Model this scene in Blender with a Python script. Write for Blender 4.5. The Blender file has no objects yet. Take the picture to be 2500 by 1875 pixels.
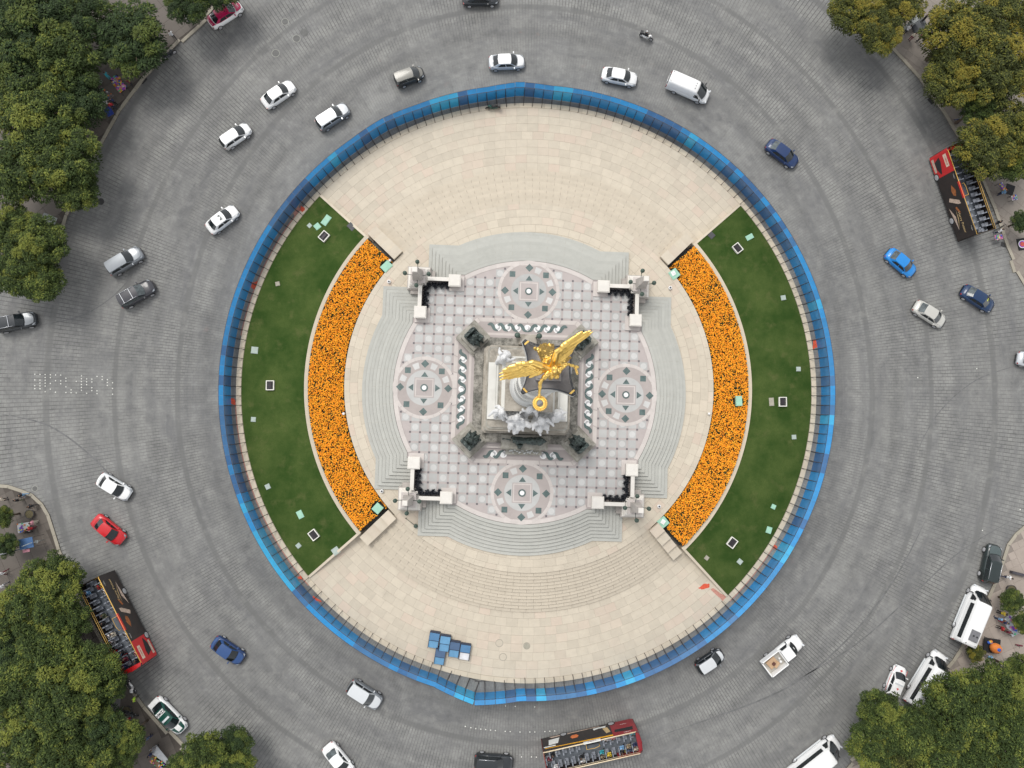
import bpy, bmesh, math, random
from math import pi, sin, cos, sqrt, atan2, radians as R_, hypot
from mathutils import Vector, Matrix, noise
random.seed(7)
SC = bpy.context.scene
COL = SC.collection
# ---------------------------------------------------------------- camera
F_PX, CAM_H = 1733.0, 87.0            # focal length in photo pixels, flying height in metres
NAD = (1202.0, 1036.0)                # where the plumb line meets the picture
C0 = (4.5418, -4.6263)                # roundabout centre, metres from the plumb point
def _rot():
    d = Vector((NAD[0]-1250, NAD[1]-937.5, F_PX)).normalized()
    return d.rotation_difference(Vector((0, 0, 1))).to_matrix()
RT = _rot()
def P(px, py, z=0.0):
    "point of the world at height z seen at photo pixel px,py"
    v = RT @ Vector((px-1250, py-937.5, F_PX))
    k = (CAM_H-z)/v.z
    return Vector((v.x*k-C0[0], -v.y*k+C0[1], z))
cam = bpy.data.cameras.new('camera'); cam.sensor_width = 36; cam.lens = 36*F_PX/2500
cam.clip_start = 1; cam.clip_end = 5000
co = bpy.data.objects.new('camera', cam); COL.objects.link(co)
D3 = Matrix(((1, 0, 0), (0, -1, 0), (0, 0, -1)))
co.matrix_world = Matrix.Translation((-C0[0], C0[1], CAM_H)) @ (D3 @ RT @ D3).to_4x4()
SC.camera = co
# ---------------------------------------------------------------- world, sun, exposure
W = bpy.data.worlds.new('World'); SC.world = W; W.use_nodes = True
nt = W.node_tree; nt.nodes.clear()
sky = nt.nodes.new('ShaderNodeTexSky'); sky.sky_type = 'NISHITA'; sky.sun_disc = False
sky.sun_elevation = R_(58); sky.sun_rotation = R_(330); sky.dust_density = 4; sky.air_density = 1.2; sky.altitude = 2200
hs = nt.nodes.new('ShaderNodeHueSaturation'); hs.inputs['Saturation'].default_value = 0.10
bg = nt.nodes.new('ShaderNodeBackground'); bg.inputs['Strength'].default_value = 0.15
wo = nt.nodes.new('ShaderNodeOutputWorld')
nt.links.new(sky.outputs[0], hs.inputs['Color']); nt.links.new(hs.outputs[0], bg.inputs[0]); nt.links.new(bg.outputs[0], wo.inputs[0])
sl = bpy.data.lights.new('sun', 'SUN'); sl.energy = 1.1; sl.angle = R_(24); sl.color = (1, 0.96, 0.9)
so = bpy.data.objects.new('sun', sl); COL.objects.link(so)
az = R_(330)
sd = Vector((sin(az)*cos(R_(58)), cos(az)*cos(R_(58)), sin(R_(58))))
so.rotation_euler = sd.to_track_quat('Z', 'Y').to_euler(); so.location = (0, 0, 120)
SC.view_settings.view_transform = 'Standard'; SC.view_settings.look = 'None'
SC.view_settings.gamma = 1; SC.view_settings.exposure = 0.80; SC.view_settings.use_curve_mapping = False
# ---------------------------------------------------------------- materials
class NT:
    def __init__(s, name):
        s.m = bpy.data.materials.new(name); s.m.use_nodes = True; s.t = s.m.node_tree
        s.b = s.t.nodes['Principled BSDF']
    def n(s, typ, **kw):
        x = s.t.nodes.new(typ)
        for k, v in kw.items():
            if k[0] == '_': setattr(x, k[1:], v)
            else:
                key = int(k[1:]) if k[0] == 'i' and k[1:].isdigit() else k
                s.set(x, key, v)
        return x
    def set(s, x, key, v):
        i = x.inputs[key]
        if isinstance(v, bpy.types.NodeSocket): s.t.links.new(v, i)
        elif isinstance(v, bpy.types.Node): s.t.links.new(v.outputs[0], i)
        else: i.default_value = v
    def mth(s, op, a, b=0.0, c=0.0, clamp=False):
        x = s.t.nodes.new('ShaderNodeMath'); x.operation = op; x.use_clamp = clamp
        s.set(x, 0, a); s.set(x, 1, b)
        if op in ('MULTIPLY_ADD', 'SMOOTH_MIN', 'SMOOTH_MAX', 'WRAP', 'COMPARE'): s.set(x, 2, c)
        return x.outputs[0]
    def mix(s, f, a, b, mode='MIX'):
        x = s.t.nodes.new('ShaderNodeMix'); x.data_type = 'RGBA'; x.blend_type = mode
        s.set(x, 0, f)
        for k, v in ((6, a), (7, b)):
            if isinstance(v, (tuple, list)): v = (*v[:3], 1)
            s.set(x, k, v)
        return x.outputs[2]
    def noise(s, vec, scale, detail=3, rough=.55, dim='3D'):
        x = s.t.nodes.new('ShaderNodeTexNoise'); x.noise_dimensions = dim
        if vec is not None: s.t.links.new(vec, x.inputs['Vector'])
        x.inputs['Scale'].default_value = scale; x.inputs['Detail'].default_value = detail; x.inputs['Roughness'].default_value = rough
        return x.outputs['Fac']
    def ramp(s, f, a, b, lo=0., hi=1.):
        x = s.t.nodes.new('ShaderNodeMapRange'); x.clamp = True
        s.set(x, 0, f); s.set(x, 1, a); s.set(x, 2, b); s.set(x, 3, lo); s.set(x, 4, hi)
        return x.outputs[0]
    def obj(s): return s.t.nodes.new('ShaderNodeTexCoord').outputs['Object']
    def geo(s): return s.t.nodes.new('ShaderNodeNewGeometry').outputs['Position']
    def col(s, v, rough=.6, metal=0., bump=None, bs=.3, bd=.02):
        s.set(s.b, 'Base Color', (*v[:3], 1) if isinstance(v, (tuple, list)) else v)
        s.set(s.b, 'Roughness', rough); s.b.inputs['Metallic'].default_value = metal
        if bump is not None:
            x = s.t.nodes.new('ShaderNodeBump'); x.inputs['Strength'].default_value = bs; x.inputs['Distance'].default_value = bd
            s.t.links.new(bump, x.inputs['Height']); s.t.links.new(x.outputs[0], s.b.inputs['Normal'])
        return s.m
MATS = {}
def pm(name, c, rough=.6, metal=0., var=.12, sc=2., bump=.0, orand=0., coat=0., c2=None, det=4, spec=None):
    "plain procedural material: base colour varied by noise in world space, and by object"
    if name in MATS: return MATS[name]
    k = NT(name); p = k.geo()
    f = k.noise(p, sc, det)
    lo = tuple(x*(1-var) for x in c); hi = tuple(min(1, x*(1+var)) for x in c)
    if c2: lo, hi = c2, c
    v = k.mix(k.ramp(f, .3, .7), lo, hi)
    if orand:
        oi = k.t.nodes.new('ShaderNodeObjectInfo')
        g = k.ramp(oi.outputs['Random'], 0, 1, 1-orand, 1+orand*.6)
        cc = k.t.nodes.new('ShaderNodeCombineColor')
        for i in range(3): k.t.links.new(g, cc.inputs[i])
        v = k.mix(1.0, v, cc.outputs[0], 'MULTIPLY')
    k.col(v, rough, metal, bump=k.noise(p, sc*8, 3) if bump else None, bs=bump)
    if coat: k.b.inputs['Coat Weight'].default_value = coat; k.b.inputs['Coat Roughness'].default_value = .06
    if spec is not None: k.b.inputs['Specular IOR Level'].default_value = spec
    MATS[name] = k.m
    return k.m
# ---------------------------------------------------------------- mesh helpers
class MB:
    def __init__(s): s.v = []; s.f = []; s.mi = []; s.sm = []
    def add(s, vs, fs, mi=0, sm=False):
        o = len(s.v); s.v.extend(tuple(v) for v in vs)
        for f in fs: s.f.append(tuple(i+o for i in f)); s.mi.append(mi); s.sm.append(sm)
    def box(s, c, d, rz=0., mi=0, top=1.0, m=None):
        "box centre c, size d; top scales the upper face"
        x, y, z = d[0]/2, d[1]/2, d[2]/2; ca, sa = cos(rz), sin(rz); vs = []
        for zz, t in ((-z, 1), (z, top)):
            for sx, sy in ((-1, -1), (1, -1), (1, 1), (-1, 1)):
                a, b = sx*x*t, sy*y*t
                v = Vector((a*ca-b*sa+c[0], a*sa+b*ca+c[1], zz+c[2]))
                vs.append(m @ v if m else v)
        s.add(vs, [(3, 2, 1, 0), (4, 5, 6, 7), (0, 1, 5, 4), (1, 2, 6, 5), (2, 3, 7, 6), (3, 0, 4, 7)], mi)
    def prism(s, poly, z0, z1, mi=0, cap=True, bottom=False):
        n = len(poly)
        a = sum(poly[i][0]*poly[(i+1) % n][1]-poly[(i+1) % n][0]*poly[i][1] for i in range(n))
        if a < 0: poly = poly[::-1]
        g = (lambda z, p: z(p) if callable(z) else z)
        vs = [(p[0], p[1], g(z0, p)) for p in poly]+[(p[0], p[1], g(z1, p)) for p in poly]
        fs = [(i, (i+1) % n, n+(i+1) % n, n+i) for i in range(n)]
        if cap: fs.append(tuple(range(n, 2*n)))
        if bottom: fs.append(tuple(range(n-1, -1, -1)))
        s.add(vs, fs, mi)
    def arcband(s, r0, r1, a0, a1, z0, z1, n=None, mi=0, ctr=(0, 0), z1b=None):
        "solid band between radii r0<r1; z1 top at r0, z1b top at r1"
        if z1b is None: z1b = z1
        full = abs(a1-a0) >= 2*pi-1e-6
        if n is None: n = max(2, int(abs(a1-a0)*r1/1.2))
        vs = []
        for i in range(n+1):
            a = a0+(a1-a0)*i/n; c_, s_ = cos(a), sin(a)
            for r, z in ((r0, z0), (r1, z0), (r1, z1b), (r0, z1)):
                vs.append((ctr[0]+r*c_, ctr[1]+r*s_, z))
        fs = []
        for i in range(n):
            b = 4*i; c = b+4
            fs += [(b+3, b+2, c+2, c+3), (b+2, b+1, c+1, c+2), (b, b+3, c+3, c)]
        if not full: fs += [(0, 1, 2, 3), (4*n+3, 4*n+2, 4*n+1, 4*n)]
        s.add(vs, fs, mi)
    def tube(s, pts, rad, n=8, mi=0, sm=True, caps=True, sy=1.0):
        pts = [Vector(p) for p in pts]; N = len(pts)
        if not isinstance(rad, (list, tuple)): rad = [rad]*N
        vs = []; up = Vector((0, 0, 1)); prev = None
        for i, p in enumerate(pts):
            t = (pts[min(i+1, N-1)]-pts[max(i-1, 0)])
            t = t.normalized() if t.length > 1e-9 else Vector((0, 0, 1))
            if prev is None:
                a = up.cross(t)
                if a.length < .1: a = Vector((1, 0, 0)).cross(t)
            else: a = prev-t*prev.dot(t)
            a.normalize(); b = t.cross(a); prev = a
            for j in range(n):
                th = 2*pi*j/n; vs.append(p+(a*cos(th)+b*sin(th)*sy)*rad[i])
        fs = []
        for i in range(N-1):
            for j in range(n):
                k = (j+1) % n; fs.append((i*n+j, i*n+k, (i+1)*n+k, (i+1)*n+j))
        if caps: fs += [tuple(range(n-1, -1, -1)), tuple((N-1)*n+j for j in range(n))]
        s.add(vs, fs, mi, sm)
    def lathe(s, prof, c=(0, 0, 0), n=16, mi=0, sm=True, m=None):
        vs = []; k = len(prof)
        for j in range(n):
            th = 2*pi*j/n
            for r, z in prof:
                v = Vector((c[0]+r*cos(th), c[1]+r*sin(th), c[2]+z)); vs.append(m @ v if m else v)
        fs = []
        for j in range(n):
            q = (j+1) % n
            for i in range(k-1): fs.append((j*k+i, q*k+i, q*k+i+1, j*k+i+1))
        fs.append(tuple(j*k+k-1 for j in range(n)))
        s.add(vs, fs, mi, sm)
    def ball(s, c, r, n=10, mi=0, sc=(1, 1, 1), m=None):
        prof = []; h = max(4, n//2)
        vs = []; fs = []
        for i in range(h+1):
            ph = pi*i/h-pi/2
            for j in range(n):
                th = 2*pi*j/n
                v = Vector((r*cos(ph)*cos(th)*sc[0], r*cos(ph)*sin(th)*sc[1], r*sin(ph)*sc[2]))
                if m: v = m @ v
                vs.append(Vector(c)+v)
        for i in range(h):
            for j in range(n):
                q = (j+1) % n; fs.append((i*n+j, i*n+q, (i+1)*n+q, (i+1)*n+j))
        s.add(vs, fs, mi, True)
    def mesh(s, name, mats):
        me = bpy.data.meshes.new(name); me.from_pydata(s.v, [], s.f)
        for m in (mats if isinstance(mats, (list, tuple)) else [mats]): me.materials.append(m)
        if any(s.mi): me.polygons.foreach_set('material_index', s.mi)
        me.polygons.foreach_set('use_smooth', s.sm)
        me.update(); return me
    def build(s, name, mats, parent=None, **kw):
        return put(name, s.mesh(name, mats), parent, **kw)
def put(name, me, parent=None, loc=None, rz=None, **kw):
    o = bpy.data.objects.new(name, me); COL.objects.link(o)
    if parent is not None: o.parent = parent
    if loc is not None: o.location = loc
    if rz is not None: o.rotation_euler = (0, 0, rz)
    for k, v in kw.items(): o[k] = v
    return o
def thing(name, label, cat, loc=(0, 0, 0), rz=0., group=None):
    o = bpy.data.objects.new(name, None); COL.objects.link(o); o.location = loc; o.rotation_euler = (0, 0, rz)
    o.empty_display_size = .2
    o['label'] = label; o['category'] = cat
    if group: o['group'] = group
    return o
def tag(o, label, cat, group=None, kind=None):
    o['label'] = label; o['category'] = cat
    if group: o['group'] = group
    if kind: o['kind'] = kind
    return o
def kids(o, _c={}):
    return [c for c in bpy.data.objects if c.parent == o]
TREE = {}
def proto_tree(root):
    "children table of a finished thing"
    t = {}
    for c in bpy.data.objects:
        if c.parent: t.setdefault(c.parent.name, []).append(c)
    return t
def dup(root, tab, loc, rz=0., label=None, group=None, scale=None):
    r = root.copy(); COL.objects.link(r); r.location = loc; r.rotation_euler = (0, 0, rz)
    if scale: r.scale = scale
    if label: r['label'] = label
    if group: r['group'] = group
    def rec(a, b):
        for c in tab.get(a.name, []):
            d = c.copy(); COL.objects.link(d); d.parent = b; rec(c, d)
    rec(root, r); return r
def fuse(mb, voxel=.05, smooth=4, fold=0., fs=3., mats=None, name='fused', seed=0):
    "weld overlapping lumps into one continuous skin"
    me = mb.mesh('tmp', []); o = bpy.data.objects.new('tmp', me); COL.objects.link(o)
    r = o.modifiers.new('r', 'REMESH'); r.mode = 'VOXEL'; r.voxel_size = voxel
    if smooth:
        q = o.modifiers.new('s', 'SMOOTH'); q.iterations = smooth; q.factor = .5
    dg = bpy.context.evaluated_depsgraph_get(); ev = o.evaluated_get(dg)
    out = bpy.data.meshes.new_from_object(ev)
    bpy.data.objects.remove(o); bpy.data.meshes.remove(me)
    out.name = name
    if fold:
        nn = [v.normal.copy() for v in out.vertices]
        for v, n in zip(out.vertices, nn):
            p = v.co; w = noise.noise(Vector((p.x*fs+seed, p.y*fs, p.z*fs*.45)))
            v.co = p+n*fold*(1-abs(w)*4)
    out.materials.clear()
    for m in (mats or []): out.materials.append(m)
    for p in out.polygons: p.use_smooth = True; p.material_index = 0
    out.update(); return out
def text_mesh(s, size, mat, name='lettering', ext=.004, bold=0.0):
    cu = bpy.data.curves.new('t', 'FONT'); cu.body = s; cu.size = size; cu.extrude = ext; cu.align_x = 'CENTER'; cu.align_y = 'CENTER'
    cu.offset = bold; cu.resolution_u = 2
    o = bpy.data.objects.new('t', cu); COL.objects.link(o)
    me = bpy.data.meshes.new_from_object(o.evaluated_get(bpy.context.evaluated_depsgraph_get()))
    bpy.data.objects.remove(o); me.materials.clear(); me.materials.append(mat); me.name = name
    return me
# ================================================================ SETTING
def road_mat():
    k = NT('road_paving'); p = k.obj()
    sx = k.t.nodes.new('ShaderNodeSeparateXYZ'); k.t.links.new(p, sx.inputs[0]); X, Y = sx.outputs[0], sx.outputs[1]
    r = k.mth('SQRT', k.mth('ADD', k.mth('MULTIPLY', X, X), k.mth('MULTIPLY', Y, Y)))
    a = k.mth('ARCTAN2', Y, X)
    # the concrete guide bands swing outwards on the north side
    ny = k.mth('MAXIMUM', k.mth('DIVIDE', Y, r), 0.0)
    re = k.mth('SUBTRACT', r, k.mth('MULTIPLY', k.mth('MULTIPLY', ny, ny), 5.5))
    big = k.noise(p, .11, 3); mid = k.noise(p, .9, 5, .65); fine = k.noise(p, 9, 3, .7)
    wob = k.mth('MULTIPLY', k.mth('SUBTRACT', big, .5), .0)
    u = k.mth('MULTIPLY', a, 780/(2*pi))
    fu = k.mth('FRACT', u); iu = k.mth('FLOOR', u)
    du = k.mth('MINIMUM', fu, k.mth('SUBTRACT', 1.0, fu))
    wn = k.n('ShaderNodeTexWhiteNoise', _noise_dimensions='1D'); k.set(wn, 'W', iu)
    v = k.mth('ADD', k.mth('MULTIPLY', r, 1/.66), k.mth('ADD', k.mth('MULTIPLY', k.mth('FLOORED_MODULO', iu, 2.0), .5), k.mth('MULTIPLY', wn.outputs['Value'], .16)))
    fv = k.mth('FRACT', v); iv = k.mth('FLOOR', v)
    dv = k.mth('MINIMUM', fv, k.mth('SUBTRACT', 1.0, fv))
    cv = k.t.nodes.new('ShaderNodeCombineXYZ'); k.set(cv, 0, iu); k.set(cv, 1, iv)
    wc = k.n('ShaderNodeTexWhiteNoise', _noise_dimensions='2D'); k.t.links.new(cv.outputs[0], wc.inputs['Vector'])
    # polar coordinates for traffic wear, stretched along the lanes; sheen painted in too
    pc = k.t.nodes.new('ShaderNodeCombineXYZ'); k.set(pc, 0, k.mth('MULTIPLY', k.mth('DIVIDE', X, r), 5.0)); k.set(pc, 2, k.mth('MULTIPLY', k.mth('DIVIDE', Y, r), 5.0)); k.set(pc, 1, k.mth('MULTIPLY', re, .45))
    wear_sheen = k.noise(pc.outputs[0], 1.0, 4, .6)
    pc2 = k.t.nodes.new('ShaderNodeCombineXYZ'); k.set(pc2, 0, k.mth('MULTIPLY', k.mth('DIVIDE', X, r), 14.0)); k.set(pc2, 1, k.mth('MULTIPLY', r, 1.7)); k.set(pc2, 2, k.mth('MULTIPLY', k.mth('DIVIDE', Y, r), 14.0))
    streak = k.noise(pc2.outputs[0], 1.0, 4, .65)
    vis = k.ramp(k.mth('ADD', k.mth('MULTIPLY', big, .55), k.mth('MULTIPLY', wear_sheen, .5)), .42, .60)
    far = k.ramp(re, 37, 42, .35, 1.0)
    vis = k.mth('MULTIPLY', vis, far)
    jl = k.mth('MULTIPLY', k.ramp(du, .05, .12, 1, 0), .80)
    jv = k.mth('MULTIPLY', k.ramp(dv, .02, .065, 1, 0), .42)
    joint = k.mth('MULTIPLY', k.mth('MAXIMUM', jl, jv), vis)
    base = k.mix(k.ramp(wear_sheen, .32, .68), (.140, .140, .139), (.222, .221, .209))  # lighter end also stands in for specular sheen on the paving
    base = k.mix(k.mth('MULTIPLY', k.ramp(streak, .45, .75), .28), base, (.26, .26, .245))
    base = k.mix(k.mth('MULTIPLY', k.ramp(mid, .52, .72), .5), base, (.28, .28, .265))
    base = k.mix(k.mth('MULTIPLY', k.ramp(mid, .46, .28), .5), base, (.085, .085, .087))
    cell = k.mth('MULTIPLY', k.mth('SUBTRACT', wc.outputs['Value'], .5), k.mth('MULTIPLY', vis, .13))
    cell = k.mth('ADD', cell, k.mth('MULTIPLY', k.mth('SUBTRACT', fine, .5), .5))
    br = k.mth('ADD', 1.0, cell)
    cc = k.t.nodes.new('ShaderNodeCombineColor')
    for i in range(3): k.t.links.new(br, cc.inputs[i])
    base = k.mix(1.0, base, cc.outputs[0], 'MULTIPLY')
    base = k.mix(joint, base, (.045, .045, .043))
    jit = k.mth('MULTIPLY', k.mth('SUBTRACT', k.noise(p, 1.6, 3), .5), .25)
    for rk, w_ in ((42.7, .30), (50.2, .26), (58.3, .35)):
        d = k.mth('ABSOLUTE', k.mth('SUBTRACT', k.mth('ADD', re, jit), rk))
        base = k.mix(k.ramp(d, w_*.75, w_+.14, .75, 0), base, (.130, .130, .126))
    # lanes polished by tyres
    for rk, w_, dk in ((39.3, 1.3, .32), (41.6, .5, .15), (45.8, 1.0, .26), (48.3, .7, .18), (53.6, 1.2, .22)):
        d = k.mth('ABSOLUTE', k.mth('SUBTRACT', k.mth('ADD', re, k.mth('MULTIPLY', jit, 5.0)), rk))
        base = k.mix(k.mth('MULTIPLY', k.ramp(d, 0, w_, dk*1.5, 0), k.ramp(wear_sheen, .35, .55, .3, 1)), base, (.085, .085, .086))
    cv3 = k.t.nodes.new('ShaderNodeCombineXYZ'); k.set(cv3, 0, k.mth('FLOOR', k.mth('MULTIPLY', a, 11.0))); k.set(cv3, 1, k.mth('FLOOR', k.mth('DIVIDE', re, 3.9)))
    w3 = k.n('ShaderNodeTexWhiteNoise', _noise_dimensions='2D'); k.t.links.new(cv3.outputs[0], w3.inputs['Vector'])
    g3 = k.ramp(w3.outputs['Value'], 0, 1, .93, 1.06); c3 = k.t.nodes.new('ShaderNodeCombineColor')
    for i in range(3): k.t.links.new(g3, c3.inputs[i])
    base = k.mix(1.0, base, c3.outputs[0], 'MULTIPLY')
    # old red paint washed over the lanes here and there
    redn = k.mth('MULTIPLY', k.ramp(k.noise(p, .35, 4), .68, .78), k.ramp(re, 39, 42, 1, 0))
    base = k.mix(k.mth('MULTIPLY', redn, .25), base, (.30, .14, .11))
    blot = k.noise(p, .42, 5, .7)
    base = k.mix(k.mth('MULTIPLY', k.ramp(blot, .54, .70), .45), base, (.11, .11, .112)); base = k.mix(k.mth('MULTIPLY', k.ramp(blot, .45, .32), .4), base, (.27, .268, .25))
    sp = k.ramp(k.noise(p, 2.3, 2), .74, .80)
    base = k.mix(k.mth('MULTIPLY', sp, .5), base, (.03, .03, .03))
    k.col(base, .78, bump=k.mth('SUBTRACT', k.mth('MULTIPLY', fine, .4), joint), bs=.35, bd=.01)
    return k.m
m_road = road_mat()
m_ground = pm('far_ground', (.07, .07, .068), .9, sc=.05, var=.3)
mb = MB(); mb.prism([(-2500, -2500), (2500, -2500), (2500, 2500), (-2500, 2500)], -.35, -.3); o = mb.build('ground', m_ground, kind='structure')
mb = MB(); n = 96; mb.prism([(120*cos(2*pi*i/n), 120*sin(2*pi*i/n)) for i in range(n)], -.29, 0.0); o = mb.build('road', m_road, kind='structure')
# stone
def stone_mat(name, c, rand=.10, hue=None, stain=(.30, .26, .20), rough=.7):
    k = NT(name); p = k.geo(); oi = k.t.nodes.new('ShaderNodeObjectInfo')
    v = k.mix(k.ramp(k.noise(p, 1.3, 4), .3, .7), tuple(x*.95 for x in c), tuple(x*1.04 for x in c))
    rn = oi.outputs['Random']
    g = k.ramp(rn, 0, 1, 1-rand, 1+rand*.7)
    cc = k.t.nodes.new('ShaderNodeCombineColor')
    for i in range(3): k.t.links.new(g, cc.inputs[i])
    v = k.mix(1.0, v, cc.outputs[0], 'MULTIPLY')
    if hue:
        wn = k.n('ShaderNodeTexWhiteNoise', _noise_dimensions='1D'); k.set(wn, 'W', k.mth('MULTIPLY', rn, 917.0))
        v = k.mix(k.ramp(wn.outputs['Value'], .75, 1.0, 0, .45), v, hue)
    st = k.mth('MULTIPLY', k.ramp(k.noise(p, .35, 5, .7), .55, .8), .35)
    v = k.mix(st, v, stain)
    v = k.mix(k.mth('MULTIPLY', k.ramp(k.noise(p, 4.5, 2), .74, .8), .5), v, tuple(x*.5 for x in stain))
    k.col(v, rough, bump=k.noise(p, 22, 3), bs=.12, bd=.01); MATS[name] = k.m
    return k.m
m_beige = stone_mat('beige_paving_stone', (.525, .465, .372), .07, hue=(.56, .43, .35), stain=(.38, .32, .25))
m_joint = pm('stone_joint', (.33, .285, .225), .9, sc=3)
m_step = stone_mat('beige_step_stone', (.505, .445, .355), .05, stain=(.34, .29, .22))
m_grey = stone_mat('grey_green_marble', (.415, .415, .380), .05, stain=(.26, .27, .24))
m_kerb = stone_mat('pale_kerb_stone', (.54, .47, .365), .08, stain=(.28, .25, .18))
m_coping = stone_mat('white_limestone', (.66, .63, .58), .03, stain=(.5, .46, .4))
ZP, ZW, ZT = .15, 2.0, 3.5
AN0, AN1 = R_(41.0), R_(137.3)          # north steps sector
AS0, AS1 = R_(-139.0), R_(-47.0)        # south steps sector
def stones(parent, rings, a0, a1, z, mat, name='paving_stone', gap=.015, th=.05, jit=.15, length=1.35, cap=300, full=False):
    "rings: list of (r0,r1); running bond of arc shaped stones, every stone an object, shared mesh per ring"
    cnt = 0; rest = MB()
    for (r0, r1) in rings:
        rm = (r0+r1)/2; span = a1-a0; nst = max(3, int(round(span*rm/length))); da = span/nst
        ga = gap/rm/2; meshes = []
        for q in range(1):
            mb = MB(); mb.arcband(r0+gap/2, r1-gap/2, ga, da-ga, -th, 0, n=2)
            meshes.append(mb.mesh(name, mat))
        off = random.choice((0, .5)) if not full else random.random()
        for i in range(nst+(0 if full or off == 0 else 1)):
            aa = a0+(i-(off if off else 0))*da
            if not full and off and (i == 0 or i == nst):
                mb = MB()
                if i == 0: mb.arcband(r0+gap/2, r1-gap/2, a0+ga, a0+da*.5-ga, z-th, z, n=1)
                else: mb.arcband(r0+gap/2, r1-gap/2, a1-da*.5+ga, a1-ga, z-th, z, n=1)
                put(name, mb.mesh(name, mat), parent); cnt += 1; continue
            if cnt < cap:
                dz = random.uniform(-.004, .004)
                put(name, meshes[0], parent, loc=(0, 0, z+dz), rz=aa)
            else: rest.arcband(r0+gap/2, r1-gap/2, aa+ga, aa+da-ga, z-th, z, n=2)
            cnt += 1
    if rest.v: rest.build(name, mat, parent, kind='stuff')
    return cnt
# outer aprons, north and south
for a0, a1 in ((AN0, AN1), (AS0, AS1)):
    mb = MB(); mb.arcband(26.2, 35.62, a0, a1, -.05, ZP-.03); pl = mb.build('plaza_paving', m_joint, kind='structure')
    stones(pl, [(27.0+i*1.0, 28.0+i*1.0) for i in range(8)], a0, a1, ZP, m_beige)
# kerb right round
kb = MB(); kb.arcband(34.95, 35.6, 0, 2*pi, -.05, ZP-.01, n=200); kerb = kb.build('kerb', m_joint, kind='structure')
stones(kerb, [(35.02, 35.63)], 0, 2*pi, ZP+.02, m_kerb, name='kerb_stone', length=1.6, full=True, gap=.03, th=.1)
# walkway
mb = MB(); mb.arcband(12.0, 22.2, 0, 2*pi, 0, ZW-.03, n=160); wk = mb.build('walkway', m_joint, kind='structure')
stones(wk, [(21.55, 22.2), (20.6, 21.55), (19.65, 20.6)], 0, 2*pi, ZW, m_beige, name='paving_stone', length=1.35, full=True)
mb = MB()
for (r0, r1) in ((18.7, 19.65), (17.75, 18.7), (16.8, 17.75)):
    nst = int(2*pi*r1/1.4)
    for i in range(nst):
        g = .012/r1; mb.arcband(r0+.011, r1-.011, (i+.5*(r0 > 18))*2*pi/nst+g, (i+1+.5*(r0 > 18))*2*pi/nst-g, ZW-.06, ZW-.002, n=2)
mb.build('paving_stone', m_beige, wk, kind='stuff')
# beige flights
NB = 12
for nm, a0, a1, r_in, r_out, lab in (('n', AN0+.045, AN1-.045, 22.2, 27.0, 'upper'), ('s', AS0+.045, AS1-.045, 22.2, 27.2, 'lower')):
    t = thing('stone_steps', 'wide curved flight of beige stone steps %s' % ('below the parked dark green scooter' if nm == 'n' else 'above the stored blue barrier panels'), 'steps', (0, 0, 0), 0, 'curved beige flights')
    tr = (r_out-r_in-.02)/NB
    for i in range(NB):
        z1 = ZP+(ZW-ZP)*(NB-i)/(NB+1); r0 = r_in+.01+i*tr
        nseg = 22; da = (a1-a0)/nseg
        mb = MB()
        for q in range(nseg):
            sh = (.5 if i % 2 else 0)
            b0 = a0+max(0, q-sh)*da; b1 = a0+(q+1-sh)*da
            if q == nseg-1: b1 = a1
            mb.arcband(r0+.022, r0+tr, b0+.0004, b1-.0004, 0.02, z1+random.uniform(-.003, .003), n=max(1, int((b1-b0)*r0/.9)))
        mb.build('step', m_step, t)
    # stepped cheek slabs at both ends
    for side, ac in ((0, a0), (1, a1)):
        tt = thing('cheek_wall', 'stepped wall of four beige slabs at the %s end of the %s steps' % (('right', 'left')[side] if nm == 'n' else ('left', 'right')[side], lab), 'wall', (0, 0, 0), 0, 'stepped end walls of the flights')
        sg = -1 if side == 0 else 1
        ang = ac
        for j in range(4):
            rr0 = 22.3+j*1.22; rr1 = rr0+1.19
            z1 = ZW+.42-j*.42
            ca, sa = cos(ang), sin(ang); px_, py_ = -sa*sg, ca*sg
            q = [(rr0*ca+px_*-.45, rr0*sa+py_*-.45), (rr1*ca+px_*-.45, rr1*sa+py_*-.45), (rr1*ca+px_*(.95), rr1*sa+py_*(.95)), (rr0*ca+px_*.95, rr0*sa+py_*.95)]
            mb = MB(); mb.prism(q, 0.0, z1); mb.build('slab', m_beige, tt)
# lawns and beds
def grass_mat():
    k = NT('lawn_grass'); p = k.geo()
    v = k.mix(k.ramp(k.noise(p, .30, 6, .66), .36, .64), (.030, .064, .012), (.074, .108, .028))
    v = k.mix(k.mth('MULTIPLY', k.ramp(k.noise(p, .7, 4, .6), .56, .72), .55), v, (.115, .125, .045))
    v = k.mix(k.mth('MULTIPLY', k.ramp(k.noise(p, 14, 3, .8), .35, .7), .5), v, (.02, .04, .008))
    k.b.inputs['Specular IOR Level'].default_value = .12
    return k.col(v, .95, bump=k.noise(p, 30, 2), bs=.6, bd=.03)
m_grass = grass_mat()
m_soil = pm('dark_soil', (.028, .022, .015), .95, sc=5, var=.4, bump=.5)
m_side = pm('shade_dark_wall', (.12, .10, .085), .9, sc=2, var=.3)  # dark tone stands in for the shadow along the beds' inner edge
m_fol = pm('marigold_leaves', (.035, .045, .010), .8, sc=7, var=.5)
m_or = [pm('marigold_petals', (.86, .32, .010), .75, sc=3, var=.12), pm('marigold_petals_deep', (.75, .23, .006), .75, sc=3, var=.15), pm('marigold_petals_light', (.90, .41, .02), .75, sc=3, var=.1)]
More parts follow.
